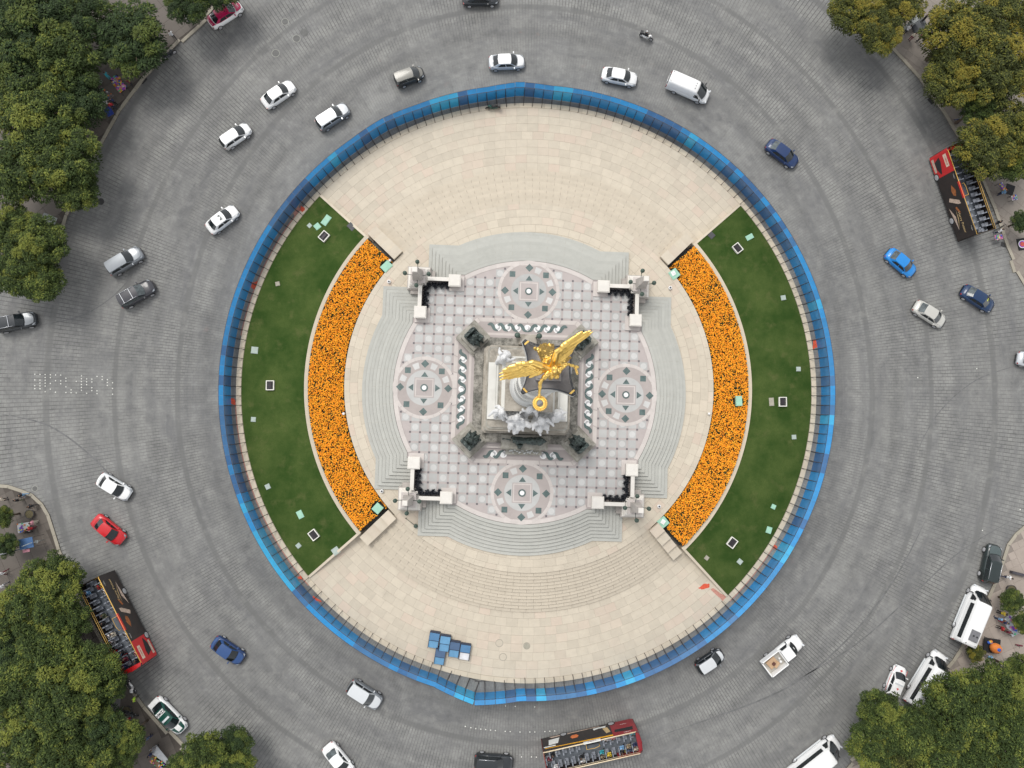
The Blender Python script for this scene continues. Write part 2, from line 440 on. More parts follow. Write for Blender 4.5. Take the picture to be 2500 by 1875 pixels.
def sector(name, r0, r1, a0, a1, z0, z1, mat, n=90, **kw):
    mb = MB(); nr = 3
    vs = []; fs = []
    for i in range(n+1):
        a = a0+(a1-a0)*i/n
        for j in range(nr+1):
            t = j/nr; r = r0+(r1-r0)*t; vs.append((r*cos(a), r*sin(a), z0+(z1-z0)*t))
    for i in range(n):
        for j in range(nr):
            b = i*(nr+1)+j; fs.append((b, b+1, b+nr+2, b+nr+1))
    mb.add(vs, fs, 0, True); return mb.build(name, mat, **kw)
def swirl(a): return a
BED = []
for side, (a0, a1) in (('left', (AN1, R_(221.0))), ('right', (AS1, AN0))):
    o = sector('lawn', 27.1, 34.95, a0, a1, 1.25, .22, m_grass, kind='structure')
    mb = MB(); mb.arcband(26.65, 27.1, a0, a1, .0, 1.42, n=80); tag(mb.build('lawn_kerb', m_kerb), 'curved pale stone kerb between the %s lawn and its orange flower bed' % side, 'kerb', 'curved kerbs of the flower beds')
    mb = MB()
    for aa, s_ in ((a0, 1), (a1, -1)):
        ca, sa = cos(aa), sin(aa); dx, dy = -sa*s_*.28, ca*s_*.28
        q = [(27.1*ca, 27.1*sa), (34.95*ca, 34.95*sa), (34.95*ca+dx, 34.95*sa+dy), (27.1*ca+dx, 27.1*sa+dy)]
        mb = MB(); mb.prism(q, 0, lambda p: 1.33-(hypot(*p)-27.1)*.128)
        tag(mb.build('lawn_edging', m_kerb), 'straight pale stone edging along the %s end of the %s lawn' % ('upper' if sin(aa) > 0 else 'lower', side), 'edging', 'straight lawn edgings')
    o = sector('flower_bed_soil', 22.2, 26.65, a0+.01, a1-.01, 1.5, 1.25, m_soil, kind='structure')
    mb = MB(); mb.arcband(22.02, 22.16, a0, a1, 1.0, ZW-.1, n=80); o = mb.build('bed_retaining_wall', m_side); tag(o, 'low wall darkened for shade between the %s flower bed and the ring walkway' % side, 'wall', 'retaining walls of the flower beds')
    BED.append((a0, a1, side))
LIDS_IN_BED = [P(943.6, 650.5, 2), P(1646, 669, 2), P(922, 1241, 2), P(1619, 1275, 2), P(1803, 979, 2)]
for a0, a1, side in BED:
    rnd = random.Random(3 if side == 'left' else 4)
    # plants: many small domed blooms and leaves, nobody could count them
    V = []; Fc = []; MI = []
    def quad(c, ax, bx, mi):
        o = len(V); V.extend([c-ax-bx, c+ax-bx, c+ax+bx, c-ax+bx]); Fc.append((o, o+1, o+2, o+3)); MI.append(mi)
    area = .5*(26.5**2-22.25**2)*(a1-a0)
    m0, m1 = .012, .012
    for i in range(int(area*125)):
        a = rnd.uniform(a0+m0, a1-m1); r = sqrt(rnd.uniform(22.3**2, 26.5**2))
        p = Vector((r*cos(a), r*sin(a), 1.5))
        if any((p-q).xy.length < (.8 if i_ < 4 else .62) for i_, q in enumerate(LIDS_IN_BED)): continue
        hgt = .38+.14*noise.noise(p*1.1)
        dens = noise.noise(Vector((p.x*.42, p.y*.42, 3.0)))+.35*noise.noise(Vector((p.x*1.9, p.y*1.9, 9.0)))
        if rnd.random() < (.25 if dens > -.25 else .45):
            z = p.z+rnd.uniform(.1, hgt-.08); th = rnd.uniform(0, 2*pi); L = rnd.uniform(.07, .14)
            ax = Vector((cos(th), sin(th), rnd.uniform(-.5, .5)))*L; bx = Vector((-sin(th), cos(th), rnd.uniform(-.4, .4)))*L*.45
            quad(Vector((p.x, p.y, z)), ax, bx, 0)
        else:
            z = p.z+hgt+rnd.uniform(-.07, .05); s_ = rnd.uniform(.050, .088); mi = 1+rnd.choice((0, 0, 0, 1, 2, 2)); o = len(V); th = rnd.uniform(0, 2)
            for j in range(5): V.append(Vector((p.x+s_*cos(th+j*1.2566), p.y+s_*sin(th+j*1.2566), z-.03)))
            V.append(Vector((p.x, p.y, z+.035)))
            for j in range(5): Fc.append((o+j, o+(j+1) % 5, o+5)); MI.append(mi)
    me = bpy.data.meshes.new('marigolds'); me.from_pydata([tuple(v) for v in V], [], Fc)
    for m in [m_fol]+m_or: me.materials.append(m)
    me.polygons.foreach_set('material_index', MI); me.update()
    o = put('marigold_flowers', me); tag(o, 'dense orange marigold flowers filling the curved bed on the %s' % side, 'flowers', kind='stuff')
# ---------------------------------------------------------------- the island of grey steps, local frame rotated by -2 degrees
MON = Vector((-.65, -.74, 0)); MR = R_(-2.0)
def L2W(u, v): return (MON.x+u*cos(MR)-v*sin(MR), MON.y+u*sin(MR)+v*cos(MR))
def outline(k, quarter, zz=None):
    Rk = 19.4-.43*k; V = 17.4-.43*k; U = 12.1-.43*k; kp = sqrt(Rk*Rk-V*V); a = atan2(V, kp)
    pts = [(U, 12.95), (U, V), (kp, V)]
    n = 16
    for i in range(1, n): t = a+(pi-2*a)*i/n; pts.append((Rk*cos(t), Rk*sin(t)))
    pts += [(-kp, V), (-U, V), (-U, 12.95)]
    c, s = round(cos(quarter*pi/2)), round(sin(quarter*pi/2))
    return [L2W(x*c-y*s, x*s+y*c) for x, y in pts]
names4 = ('facing the top of the picture', 'facing the left of the picture', 'facing the bottom of the picture', 'facing the right of the picture')
for q in range(4):
    t = thing('marble_staircase', 'grey-green marble staircase bowing outward, %s' % names4[q], 'staircase', (0, 0, 0), 0, 'marble stairs around the column')
    for k in range(9):
        A = outline(k, q); B = outline(k+.90, q)
        z1 = ZW+(ZT-ZW)*(k+1)/9 if k < 8 else ZT-.006
        mb = MB(); n = len(A); z0 = ZW-.02
        vs = [(*p, z0) for p in A]+[(*p, z1) for p in A]+[(*p, z1) for p in B]
        fs = []
        for i in range(n-1): fs += [(i+1, i, n+i, n+i+1)[::-1], (n+i, 2*n+i, 2*n+i+1, n+i+1)[::-1]]
        mb.add(vs, [f for f in fs]); o = mb.build('step', m_grey, t)
        # joints between the blocks of a step
        jb = MB()
        for i in range(4, n-4, 2):
            if (i+2*k) % 4: continue
            a_, b_ = Vector((*A[i], z1+.0015)), Vector((*B[i], z1+.0015)); d = (b_-a_); s2 = Vector((-d.y, d.x, 0)).normalized()*.008
            jb.add([a_-s2, a_+s2, b_+s2, b_-s2], [(0, 1, 2, 3)])
        jb.build('joint_line', m_joint, o, kind='stuff')
# terrace slab
m_pink = stone_mat('pinkish_marble', (.40, .355, .34), .05, stain=(.33, .27, .26))
m_pink2 = stone_mat('rosy_marble', (.39, .345, .325), .05, stain=(.24, .20, .19))
m_band = stone_mat('pale_pink_band', (.54, .495, .465), .05, stain=(.4, .35, .33))
m_tile = stone_mat('pale_grey_tile', (.43, .428, .415), .10, stain=(.36, .34, .33))
m_tilel = stone_mat('lighter_round_inlay', (.52, .515, .50), .06, stain=(.45, .44, .42))
m_dark = pm('dark_grey_inlay', (.15, .14, .145), .6, sc=4, var=.2)
m_green = pm('dark_green_marble', (.085, .125, .12), .45, sc=3, var=.25)
m_white = pm('white_marble', (.74, .74, .73), .5, sc=2, var=.06)
loop = []
for q in range(4):
    A = outline(9, q); loop += A
    c, s = round(cos(q*pi/2)), round(sin(q*pi/2)); x, y = -12.95, 12.95; loop.append(L2W(x*c-y*s, x*s+y*c))
mb = MB(); mb.prism(loop, ZW-.02, ZT); ter = mb.build('terrace', m_pink, kind='structure')
# pale border on the rim: four curved bands of stones
for q in range(4):
    A = outline(9, q); B = outline(10.2, q)
    for i in range(2, len(A)-3, 2):
        j = min(i+2, len(A)-3); mb = MB(); g = .003
        mb.prism([A[i], *[A[x] for x in range(i+1, j+1)], *[B[x] for x in range(j, i-1, -1)]], ZT-.01, ZT+.030); mb.build('border_stone', m_band, ter)
SP = 1.16
tile_me = MB(); tile_me.box((0, 0, 0), (.93, .93, .03)); tile_me = tile_me.mesh('tile', m_tile)
til2 = MB(); til2.box((0, 0, 0), (.93, .93, .03)); til2.lathe([(.0, .014), (.36, .014), (.36, .019)], n=20, mi=1, sm=False); til2 = til2.mesh('tile', [m_tile, m_tilel])
def inside(u, v, m=0.0):
    au, av = abs(u), abs(v)
    if max(au, av) < 12.5-m: return True
    r = hypot(u, v); return r < 15.0-m and min(au, av) < 7.6-m
def octo(u, v): return max(abs(u), abs(v)) < 8.55 and abs(u)+abs(v) < 8.55*2-2.5
nodes = MB()
for i in range(-14, 15):
    for j in range(-14, 15):
        u, v = i*SP, j*SP
        if inside(u, v, .45) and not octo(u*1.03, v*1.03) and min(hypot(u-a*11.9, v-b*11.9) for a, b in ((1, 0), (-1, 0), (0, 1), (0, -1))) > 3.0:
            x, y = L2W(u, v)
            put('tile', til2 if (i+j) % 2 else tile_me, ter, loc=(x, y, ZT+.004+random.uniform(-.002, .002)), rz=MR)
        u, v = (i+.5)*SP, (j+.5)*SP
        if inside(u, v, .2) and not octo(u, v): x, y = L2W(u, v); nodes.box((x, y, ZT+.008), (.23, .23, .024), MR)
nodes.build('corner_inlay', m_dark, ter, kind='stuff')
# medallions
def medallion(u0, v0, where):
    x, y = L2W(u0, v0)
    t = thing('floor_medallion', 'round marble floor medallion with dark green diamonds, %s' % where, 'medallion', (x, y, ZT), MR, 'round medallions in the terrace floor')
    mb = MB(); mb.arcband(2.1, 3.3, 0, 2*pi, -.01, .026, n=64); mb.build('pink_ring', m_pink2, t)
    nb = 26; me = MB(); me.arcband(3.3, 3.68, .004, 2*pi/nb-.004, -.01, .040, n=3); me = me.mesh('band_stone', m_band)
    for i in range(nb): put('band_stone', me, t, rz=2*pi*i/nb)
    mb = MB(); mb.lathe([(0, 0), (2.1, 0), (2.1, .031)], n=48, sm=False); mb.build('inner_disc', m_tile, t)
    mb = MB(); mb.box((0, 0, .018), (2.35, 2.35, .034)); mb.build('square_panel', m_pink, t)
    mb = MB()
    for s_ in (-1, 1):
        mb.box((0, s_*1.0, .030), (2.12, .12, .02)); mb.box((s_*1.0, 0, .0295), (.12, 2.12, .02))
    mb.build('square_frame', m_band, t)
    dm = MB(); dm.box((0, 0, .02), (.68, .68, .03)); dm = dm.mesh('green_diamond', m_green)
    for i in range(8):
        a = i*pi/4; put('green_diamond', dm, t, loc=(2.82*cos(a), 2.82*sin(a), 0), rz=(pi/4 if i % 2 == 0 else 0))
    tm = MB(); tm.prism([(1.28, -.42), (1.28, .42), (1.88, 0)], 0, .043); tm = tm.mesh('green_triangle', m_green)
    for i in range(4): put('green_triangle', tm, t, rz=i*pi/2)
    # wedges of lighter stone between the diamonds
    wm = MB(); wm.arcband(2.35, 3.05, -.13, .13, 0, .032, n=2); wm = wm.mesh('pale_wedge', m_tilel)
    for i in range(8):
        if random.random() < .45: put('pale_wedge', wm, t, rz=(i+.5)*pi/4)
    mb = MB(); mb.lathe([(.0, .05), (.26, .05), (.30, .09), (.43, .09), (.44, .05), (.44, 0.04)][::-1], n=28, sm=False); mb.lathe([(.28, .06), (.27, .10)], n=24, mi=1, sm=False)
    mb.build('lamp_ring', [m_green, m_white], t)
for a, b, w in ((0, 11.9, 'below the upper staircase'), (-11.9, 0, 'beside the left staircase'), (0, -11.9, 'in front of the bronze lion'), (11.9, 0, 'beside the right staircase')): medallion(a, b, w)
# octagonal band and the wave frieze
def octpts(h, c=2.5): return [(h, -(h-c)), (h, h-c), (h-c, h), (-(h-c), h), (-h, h-c), (-h, -(h-c)), (-(h-c), -h), (h-c, -h)]
def octband(h1, h0, c1, c0, z0, z1, name, mat, parent, split=4):
    A = octpts(h1, c1); B = octpts(h0, c0)
    for i in range(8):
        a, b, c, d = A[i], A[(i+1) % 8], B[(i+1) % 8], B[i]; ns = split if i % 2 == 0 else 2
        for k in range(ns):
            f = lambda p, q, t: (p[0]+(q[0]-p[0])*t, p[1]+(q[1]-p[1])*t)
            g = .004
            q = [f(a, b, k/ns+g), f(a, b, (k+1)/ns-g), f(d, c, (k+1)/ns-g), f(d, c, k/ns+g)]
            mb = MB(); mb.prism([L2W(*p) for p in q], z0, z1); mb.build(name, mat, parent)
octband(8.55, 8.08, 2.6, 2.45, ZT-.01, ZT+.045, 'octagon_band_stone', m_band, ter, 6)
mb = MB(); mb.prism([L2W(*p) for p in octpts(8.08, 2.45)], ZT-.01, ZT+.034); mb.build('frieze_ground', m_pink, ter)
m_frz = pm('frieze_grey', (.40, .40, .41), .6, sc=2)
def stroke(pts, wid, z0, z1, mirror=1, n=5):
    P2 = []
    for i in range(len(pts)-1):
        for k in range(n):
            t = k/n; g = lambda j: Vector(pts[max(0, min(len(pts)-1, j))])
            a, b, c, d = g(i-1), g(i), g(i+1), g(i+2)
            p = .5*((2*b)+(c-a)*t+(2*a-5*b+4*c-d)*t*t+(3*b-a-3*c+d)*t**3)
            P2.append((p, wid[i]+(wid[i+1]-wid[i])*t))
    P2.append((Vector(pts[-1]), wid[-1])); Lf = []; Rt = []
    for i, (p, w) in enumerate(P2):
        d = (P2[min(i+1, len(P2)-1)][0]-P2[max(i-1, 0)][0]).normalized(); nn = Vector((-d.y, d.x)); Lf.append(p+nn*w); Rt.append(p-nn*w)
    d0 = (P2[0][0]-P2[1][0]).normalized(); w0 = P2[0][1]; n0 = Vector((-d0.y, d0.x))
    cap = [P2[0][0]+(d0*sin(t)-n0*cos(t))*w0 for t in (pi*.25, pi*.5, pi*.75)]
    mb = MB(); n_ = len(Lf)
    vs = [(p.x*1, p.y*mirror) for p in Lf]+[(p.x, p.y*mirror) for p in Rt]
    V3 = [(x, y, z1) for x, y in vs]+[(x, y, z0) for x, y in vs]
    fs = []
    for i in range(n_-1):
        f = (i, i+1, n_+i+1, n_+i); fs.append(f if mirror < 0 else f[::-1])
    mb.add(V3, fs)
    cp = [(p.x, p.y*mirror, z1) for p in [Lf[0]]+cap[::-1]+[Rt[0]]]; mb.add(cp, [tuple(range(5))])
    return mb
gm = [stroke([(-.34, -.50), (-.36, -.22), (-.10, .02), (.22, .20), (.42, .62)], [.15, .19, .20, .17, .04], 0, .066, s_).mesh('green_wave', m_green) for s_ in (1, -1)]
wmesh = MB(); wmesh.lathe([(.43, .0), (.43, .052)], n=24, sm=False); wmesh = wmesh.mesh('white_disc', m_white)
cm = [stroke([(-.26, -.16), (-.14, .12), (.08, .18), (.26, .08)], [.05, .10, .07, .01], 0, .058, s_).mesh('grey_crescent', m_frz) for s_ in (1, -1)]
for q in range(4):
    for k in (-3, -2, -1, 0, 1, 2, 3):
        if q == 3 and abs(k) < 2: continue
        a = q*pi/2
        u, v = 7.45, k*1.17; x, y = L2W(u*cos(a)-v*sin(a), u*sin(a)+v*cos(a))
        put('white_disc', wmesh, ter, loc=(x, y, ZT+.002), rz=MR+a)
        put('grey_crescent', cm[0 if k < 0 else 1], ter, loc=(x, y, ZT+.003), rz=MR+a)
    for k in range(8):
        s_ = (k-3.5)
        if q == 3 and abs(s_) < 2: continue
        a = q*pi/2; u, v = 7.45, s_*1.17; x, y = L2W(u*cos(a)-v*sin(a), u*sin(a)+v*cos(a))
        put('green_wave', gm[0 if s_ > 0 else 1], ter, loc=(x, y, ZT+.0), rz=MR+a+pi)
# ================================================================ MONUMENT
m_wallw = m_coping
m_shadow = pm('limestone_shaded_side', (.40, .37, .34), .8, sc=2, var=.12)  # limestone with shade put into its colour, for the upright faces
m_brz = pm('dark_bronze', (.030, .036, .036), .42, metal=.35, sc=3, var=.5, c2=(.07, .095, .085))
m_brz2 = pm('dark_iron', (.045, .048, .056), .5, metal=.4, sc=6, var=.4, c2=(.06, .065, .075))
m_lamp = pm('green_patina_metal', (.055, .085, .068), .55, metal=.2, sc=6, var=.3)
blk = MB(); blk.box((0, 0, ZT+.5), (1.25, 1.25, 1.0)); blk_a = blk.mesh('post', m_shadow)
blk = MB(); blk.box((0, 0, ZT+1.11), (1.42, 1.42, .16)); blk.box((0, 0, ZT+1.22), (1.3, 1.3, .10), top=.94); blk_b = blk.mesh('post_cap', m_wallw)
blk = MB(); blk.box((0, 0, ZT+.09), (1.75, 1.75, .14)); blk_c = blk.mesh('post_base', m_band)
pos4 = ('upper right', 'upper left', 'lower left', 'lower right')
frond = MB()
for i in range(16):
    a = random.uniform(0, 2*pi); L = random.uniform(.18, .34); w = .05; zt = random.uniform(.35, .8)
    d = Vector((cos(a), sin(a), 0)); s_ = Vector((-sin(a), cos(a), 0))
    frond.add([s_*w, -s_*w, d*L*.6-s_*w*1.4+Vector((0, 0, zt)), d*L*.6+s_*w*1.4+Vector((0, 0, zt)), d*L-s_*w*.3+Vector((0, 0, zt*.75)), d*L+s_*w*.3+Vector((0, 0, zt*.75))], [(0, 1, 2, 3), (3, 2, 4, 5)])
frond.box((0, 0, .12), (.34, .22, .24)); frond_me = frond.mesh('scroll_ornament', m_brz2)
arm_m = MB(); arm_m.tube([(.55, 0, 5.0), (.85, 0, 5.1), (1.12, 0, 5.35)], .035, 6); arm_m.tube([(1.12, 0, 5.3), (1.3, 0, 5.35), (1.37, 0, 5.5)], .05, 6)
arm_m = arm_m.mesh('lamp_arm', m_lamp)
lan_m = MB(); lan_m.lathe([(.06, 5.42), (.15, 5.5), (.25, 5.75), (.26, 5.98), (.2, 6.02), (.14, 6.12), (.04, 6.16), (.03, 6.24)], (1.37, 0, 0), 8, sm=False); lan_m = lan_m.mesh('lantern', m_lamp)
for q in range(4):
    sx, sy = ((1, 1), (-1, 1), (-1, -1), (1, -1))[q]
    x, y = L2W(13.05*sx, 13.0*sy)
    t = thing('corner_obelisk', 'pale obelisk with four green lanterns at the %s corner of the terrace' % pos4[q], 'obelisk', (x, y, 0), MR, 'lantern obelisks at the terrace corners')
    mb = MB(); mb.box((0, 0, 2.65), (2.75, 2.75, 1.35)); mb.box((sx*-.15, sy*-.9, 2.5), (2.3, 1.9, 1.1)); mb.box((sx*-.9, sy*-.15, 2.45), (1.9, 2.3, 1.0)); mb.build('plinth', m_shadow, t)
    mb = MB(); mb.box((0, 0, 3.42), (2.5, 2.5, .18)); mb.box((0, 0, 3.68), (2.2, 2.2, .34)); mb.box((0, 0, 4.0), (1.95, 1.95, .30)); mb.build('stepped_base', m_wallw, t)
    mb = MB(); mb.box((0, 0, 4.42), (1.5, 1.5, .54)); mb.box((0, 0, 4.74), (1.68, 1.68, .12)); mb.box((0, 0, 4.83), (1.4, 1.4, .06)); mb.build('pedestal_block', m_band, t)
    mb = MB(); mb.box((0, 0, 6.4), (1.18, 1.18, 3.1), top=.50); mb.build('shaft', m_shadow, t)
    mb = MB(); mb.box((0, 0, 8.03), (.58, .58, .16)); mb.box((0, 0, 8.14), (.5, .5, .06)); mb.build('shaft_top', m_wallw, t)
    for k in range(4):
        put('lamp_arm', arm_m, t, rz=k*pi/2); put('lantern', lan_m, t, rz=k*pi/2)
    # L-shaped parapet: two arms, each ending in a post
    for w_ in range(2):
        wt = thing('parapet_wall', 'low white-coped wall beside the %s obelisk, along the %s staircase' % (pos4[q], (('upper' if sy > 0 else 'lower') if w_ == 0 else ('right' if sx > 0 else 'left'))), 'wall', (0, 0, 0), 0, 'white-coped parapets of the terrace')
        def T(u, v): return L2W(sx*u, sy*v) if w_ == 0 else L2W(sx*v, sy*u)
        def rect(u0, u1, v0, v1): return [T(u0, v0), T(u1, v0), T(u1, v1), T(u0, v1)]
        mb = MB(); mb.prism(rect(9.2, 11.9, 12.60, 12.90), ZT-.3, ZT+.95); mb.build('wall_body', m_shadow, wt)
        mb = MB(); mb.prism(rect(9.25, 11.9, 12.53, 12.97), ZT+.95, ZT+1.1); mb.build('coping', m_wallw, wt)
        bx, by = T(8.75, 12.62)
        for nm, me in (('post', blk_a), ('post_cap', blk_b)): put(nm, me, wt, loc=(bx, by, 0), rz=MR)
        bx2, by2 = T(8.55, 12.45); put('post_base', blk_c, wt, loc=(bx2, by2, 0), rz=MR)
        rt = thing('iron_scrollwork', 'dark twisted iron scrolls beside the %s obelisk, along the %s wall' % (pos4[q], (('upper' if sy > 0 else 'lower') if w_ == 0 else ('right' if sx > 0 else 'left'))), 'ironwork', (0, 0, 0), 0, 'dark iron scrollwork inside the parapets')
        for k in range(8):
            px_, py_ = T(9.45+k*.38, 12.22+random.uniform(-.05, .05)); put('scroll', frond_me, rt, loc=(px_, py_, ZT), rz=random.uniform(0, 6.28))
        for k in range(4):
            px_, py_ = T(9.6+k*.72, 11.95+random.uniform(-.05, .05)); put('scroll', frond_me, rt, loc=(px_, py_, ZT), rz=random.uniform(0, 6.28))
# pedestal
def moss_mat():
    k = NT('mossy_marble'); p = k.geo()
    v = k.mix(k.ramp(k.noise(p, 1.6, 6, .72), .38, .62), (.10, .095, .08), (.36, .34, .30))
    v = k.mix(k.mth('MULTIPLY', k.ramp(k.noise(p, .7, 4), .5, .7), .6), v, (.055, .06, .05))
    return k.col(v, .8, bump=k.noise(p, 9, 4), bs=.4, bd=.03)
m_moss = moss_mat()
def weathered(nm, a, b, s_=1.1):
    k = NT(nm); p = k.geo(); v = k.mix(k.ramp(k.noise(p, s_, 6, .7), .35, .65), a, b)
    v = k.mix(k.mth('MULTIPLY', k.ramp(k.noise(p, .5, 5, .7), .52, .68), .55), v, tuple(x*.4 for x in a))
    v = k.mix(k.mth('MULTIPLY', k.ramp(k.noise(p, 5, 3), .6, .75), .5), v, tuple(x*.6 for x in a)); return k.col(v, .8, bump=k.noise(p, 12, 4), bs=.3, bd=.02)
m_ped = weathered('weathered_pedestal_stone', (.23, .215, .18), (.40, .385, .34))
m_ped2 = weathered('pedestal_tan_stone', (.28, .25, .205), (.42, .385, .33), .8)
m_pan = stone_mat('pedestal_white_panel', (.60, .59, .55), .03, stain=(.35, .34, .3))
ped = thing('monument_pedestal', 'broad stepped square pedestal of weathered marble under the golden angel', 'pedestal', (MON.x, MON.y, 0), MR)
def slab(h, z0, z1, name, mat, ch=.0, hy=None, top=None, bev=None):
    hy = hy or h
    mb = MB()
    if ch: mb.prism([(h, -(hy-ch)), (h, hy-ch), (h-ch, hy), (-(h-ch), hy), (-h, hy-ch), (-h, -(hy-ch)), (-(h-ch), -hy), (h-ch, -hy)], z0, z1)
    else: mb.prism([(h, -hy), (h, hy), (-h, hy), (-h, -hy)], z0, z1)
    return mb.build(name, mat, ped)
slab(6.75, ZT, ZT+.35, 'bottom_step', m_band, 1.9); slab(6.45, ZT+.35, ZT+.6, 'base_moulding', m_pink, 1.8)
slab(6.1, ZT+.6, ZT+1.15, 'mossy_base', m_moss, 1.0)
slab(5.0, ZT+1.1, ZT+1.9, 'tan_step', m_ped2, .35); slab(4.75, ZT+1.9, ZT+2.4, 'tan_moulding', m_ped, .2)
slab(4.3, ZT+2.4, ZT+5.3, 'main_block', m_ped); slab(4.72, ZT+5.3, ZT+5.5, 'cornice', m_ped2, .5); slab(4.5, ZT+5.5, ZT+5.7, 'cornice', m_ped, .3); slab(4.3, ZT+5.7, ZT+5.85, 'cornice', m_ped2, .3)
for sx in (-1, 1):
    mb = MB(); mb.box((sx*3.95, -.35, ZT+6.0), (.85, 6.2, .3)); mb.build('white_panel', m_pan, ped)
slab(3.5, ZT+5.85, ZT+6.15, 'upper_step', m_pan, 0); slab(3.3, ZT+6.15, ZT+6.4, 'upper_step', m_ped, 0); slab(3.1, ZT+6.4, ZT+6.6, 'upper_step', m_ped2, 0); slab(2.9, ZT+6.6, ZT+6.8, 'upper_moulding', m_pan, 0)
slab(2.35, ZT+6.75, ZT+8.6, 'column_block', m_pan); slab(2.55, ZT+8.6, ZT+8.85, 'column_block_cornice', m_ped2)
for k in range(4):
    mb = MB(); a = k*pi/2; c, s = cos(a), sin(a)
    for j in range(3): mb.box((c*5.55-s*(j-1)*3.0*1, s*5.55+c*(j-1)*3.0, ZT+1.17), (.95, 2.9, .06), a)
    mb.build('mossy_slab', m_moss, ped)
# corner plinths with bronzes
cor = []
for q in range(4):
    sx, sy = ((1, 1), (-1, 1), (-1, -1), (1, -1))[q]
    mb = MB(); c_ = (sx*6.25, sy*5.95)
    mb.box((*c_, ZT+.5), (3.05, 3.05, 1.0), pi/4); mb.box((*c_, ZT+1.08), (2.8, 2.8, .2), pi/4); mb.box((sx*6.2, sy*5.9, ZT+1.45), (2.2, 2.2, .6), pi/4)
    mb.build('corner_plinth', m_ped, ped); cor.append((sx*6.05, sy*5.8))
mb = MB(); mb.box((0, -5.95, ZT+.9), (5.4, 1.7, 1.8)); mb.box((0, -5.95, ZT+1.86), (5.1, 1.5, .14)); mb.box((0, -7.0, ZT+.3), (4.2, .9, .6)); mb.build('lion_plinth', m_ped, ped)
m_carv = stone_mat('pale_carved_marble', (.52, .53, .52), .03)
mb = MB(); rr = random.Random(5)
for i in range(26): mb.ball((-1.6+i*.13, -7.05+rr.uniform(-.18, .18), ZT+.62), rr.uniform(.07, .14), 6)
mb.build('carved_relief', m_carv, ped)
mb = MB(); mb.box((0, 5.9, ZT+1.0), (2.1, 1.2, 2.0)); mb.box((0, 5.9, ZT+2.05), (1.9, 1.0, .12)); mb.build('rear_block', m_ped2, ped)
for sx in (-1, 1):
    t_ = MB(); t_.lathe([(.1, 0), (.12, 1.2), (.3, 1.35), (.34, 1.6), (.2, 1.7)], (sx*1.25, 6.25, ZT+1.2), 10); t_.tube([(sx*.9, 6.1, ZT+2.2), (sx*1.25, 6.25, ZT+2.5), (sx*1.5, 6.4, ZT+2.3)], .08); t_.build('bronze_torch', m_lamp, ped)
# ------- statues
def drape_figure(seed, H=2.3, w=.55, pose='sit', extra=0):
    "a robed figure: skirt, torso, arms, head; hands and feet end the limbs"
    r = random.Random(seed); mb = MB()
    if pose == 'sit':
        mb.tube([(0, .0, 0), (0, .02, .25), (0, .1, .55), (0, .12, .85)], [w*1.05, w, w*.85, w*.62], 12)
        for s_ in (-1, 1):
            mb.tube([(s_*.16, .1, .78), (s_*.24, -.48, .80), (s_*.26, -.62, .62), (s_*.25, -.62, .1)], [.24, .22, .17, .13], 8); mb.ball((s_*.25, -.78, .07), .12, 8, sc=(.8, 1.6, .7))
        bz = .8
    else:
        mb.tube([(0, 0, 0), (.03, .05, .4), (0, .03, .8), (0, 0, 1.15)], [w*.95, w*.8, w*.62, w*.42], 12); bz = 1.1
    top = bz+.75
    mb.tube([(0, .08, bz-.05), (0, .05, bz+.28), (0, .02, bz+.58), (0, 0, top)], [.30, .25, .31, .13], 12, sy=.75)
    mb.tube([(0, 0, top-.05), (0, -.02, top+.14)], [.1, .09], 8)
    mb.ball((0, -.03, top+.28), .17, 12, sc=(.85, 1, 1.15)); mb.ball((0, .05, top+.33), .18, 10, sc=(.95, 1, .9)); mb.ball((0, -.19, top+.26), .035, 6)
    for s_ in (-1, 1):
        ax = r.uniform(.2, .5); ay = r.uniform(-.55, .1); az_ = r.uniform(-.45, .35)
        sh = Vector((s_*.27, 0, bz+.6)); el = sh+Vector((s_*ax*.6, ay*.45, -.22)); ha = el+Vector((s_*ax*.3, ay*.9, az_))
        mb.tube([sh, (sh+el)/2, el, (el+ha)/2, ha], [.16, .16, .13, .10, .07], 8); mb.ball(ha, .085, 6)
    for i in range(4+extra):
        a = r.uniform(0, 2*pi); mb.tube([(0, .05, bz+.5*r.random()), (w*.9*cos(a), w*.9*sin(a), bz*.5), (w*1.25*cos(a+.4), w*1.25*sin(a+.4), .06)], [.16, .15, .07], 7)
    return mb
m_marb = pm('white_statue_marble', (.66, .66, .655), .6, sc=2.2, var=.12, c2=(.54, .54, .54))
def figure(nm, label, cat, mat, loc, rz, seed, scale=1., pose='sit', extra=0, mb=None, fold=.035, group=None, vox=.05):
    me = fuse(mb or drape_figure(seed, pose=pose, extra=extra), vox, 3, fold, 3.2, [mat], nm, seed)
    o = put(nm, me, loc=loc, rz=rz); o.scale = (scale,)*3
    return tag(o, label, cat, group)
def onp(u, v): return L2W(u, v)
G1 = 'dark bronze figures on the corner plinths'
attr = ('upper right', 'upper left', 'lower left', 'lower right')
for q in range(4):
    x, y = onp(*cor[q]); base = drape_figure(20+q, extra=4)
    base.box((0, .25, .25), (1.45, 1.45, .5)); base.box((0, .75, .9), (1.2, .3, 1.3))
    if q == 3: base.tube([(-.5, -.3, .5), (.1, -.2, 1.1), (.7, .2, 1.0)], .18)
    figure('bronze_seated_statue', 'dark bronze seated figure on the %s corner plinth of the pedestal' % attr[q], 'statue', m_brz, (x, y, ZT+1.7 if q != 9 else 0), pi/4+q*pi/2+pi/2+pi, 0, 1.12, mb=base, fold=.06, group=G1)
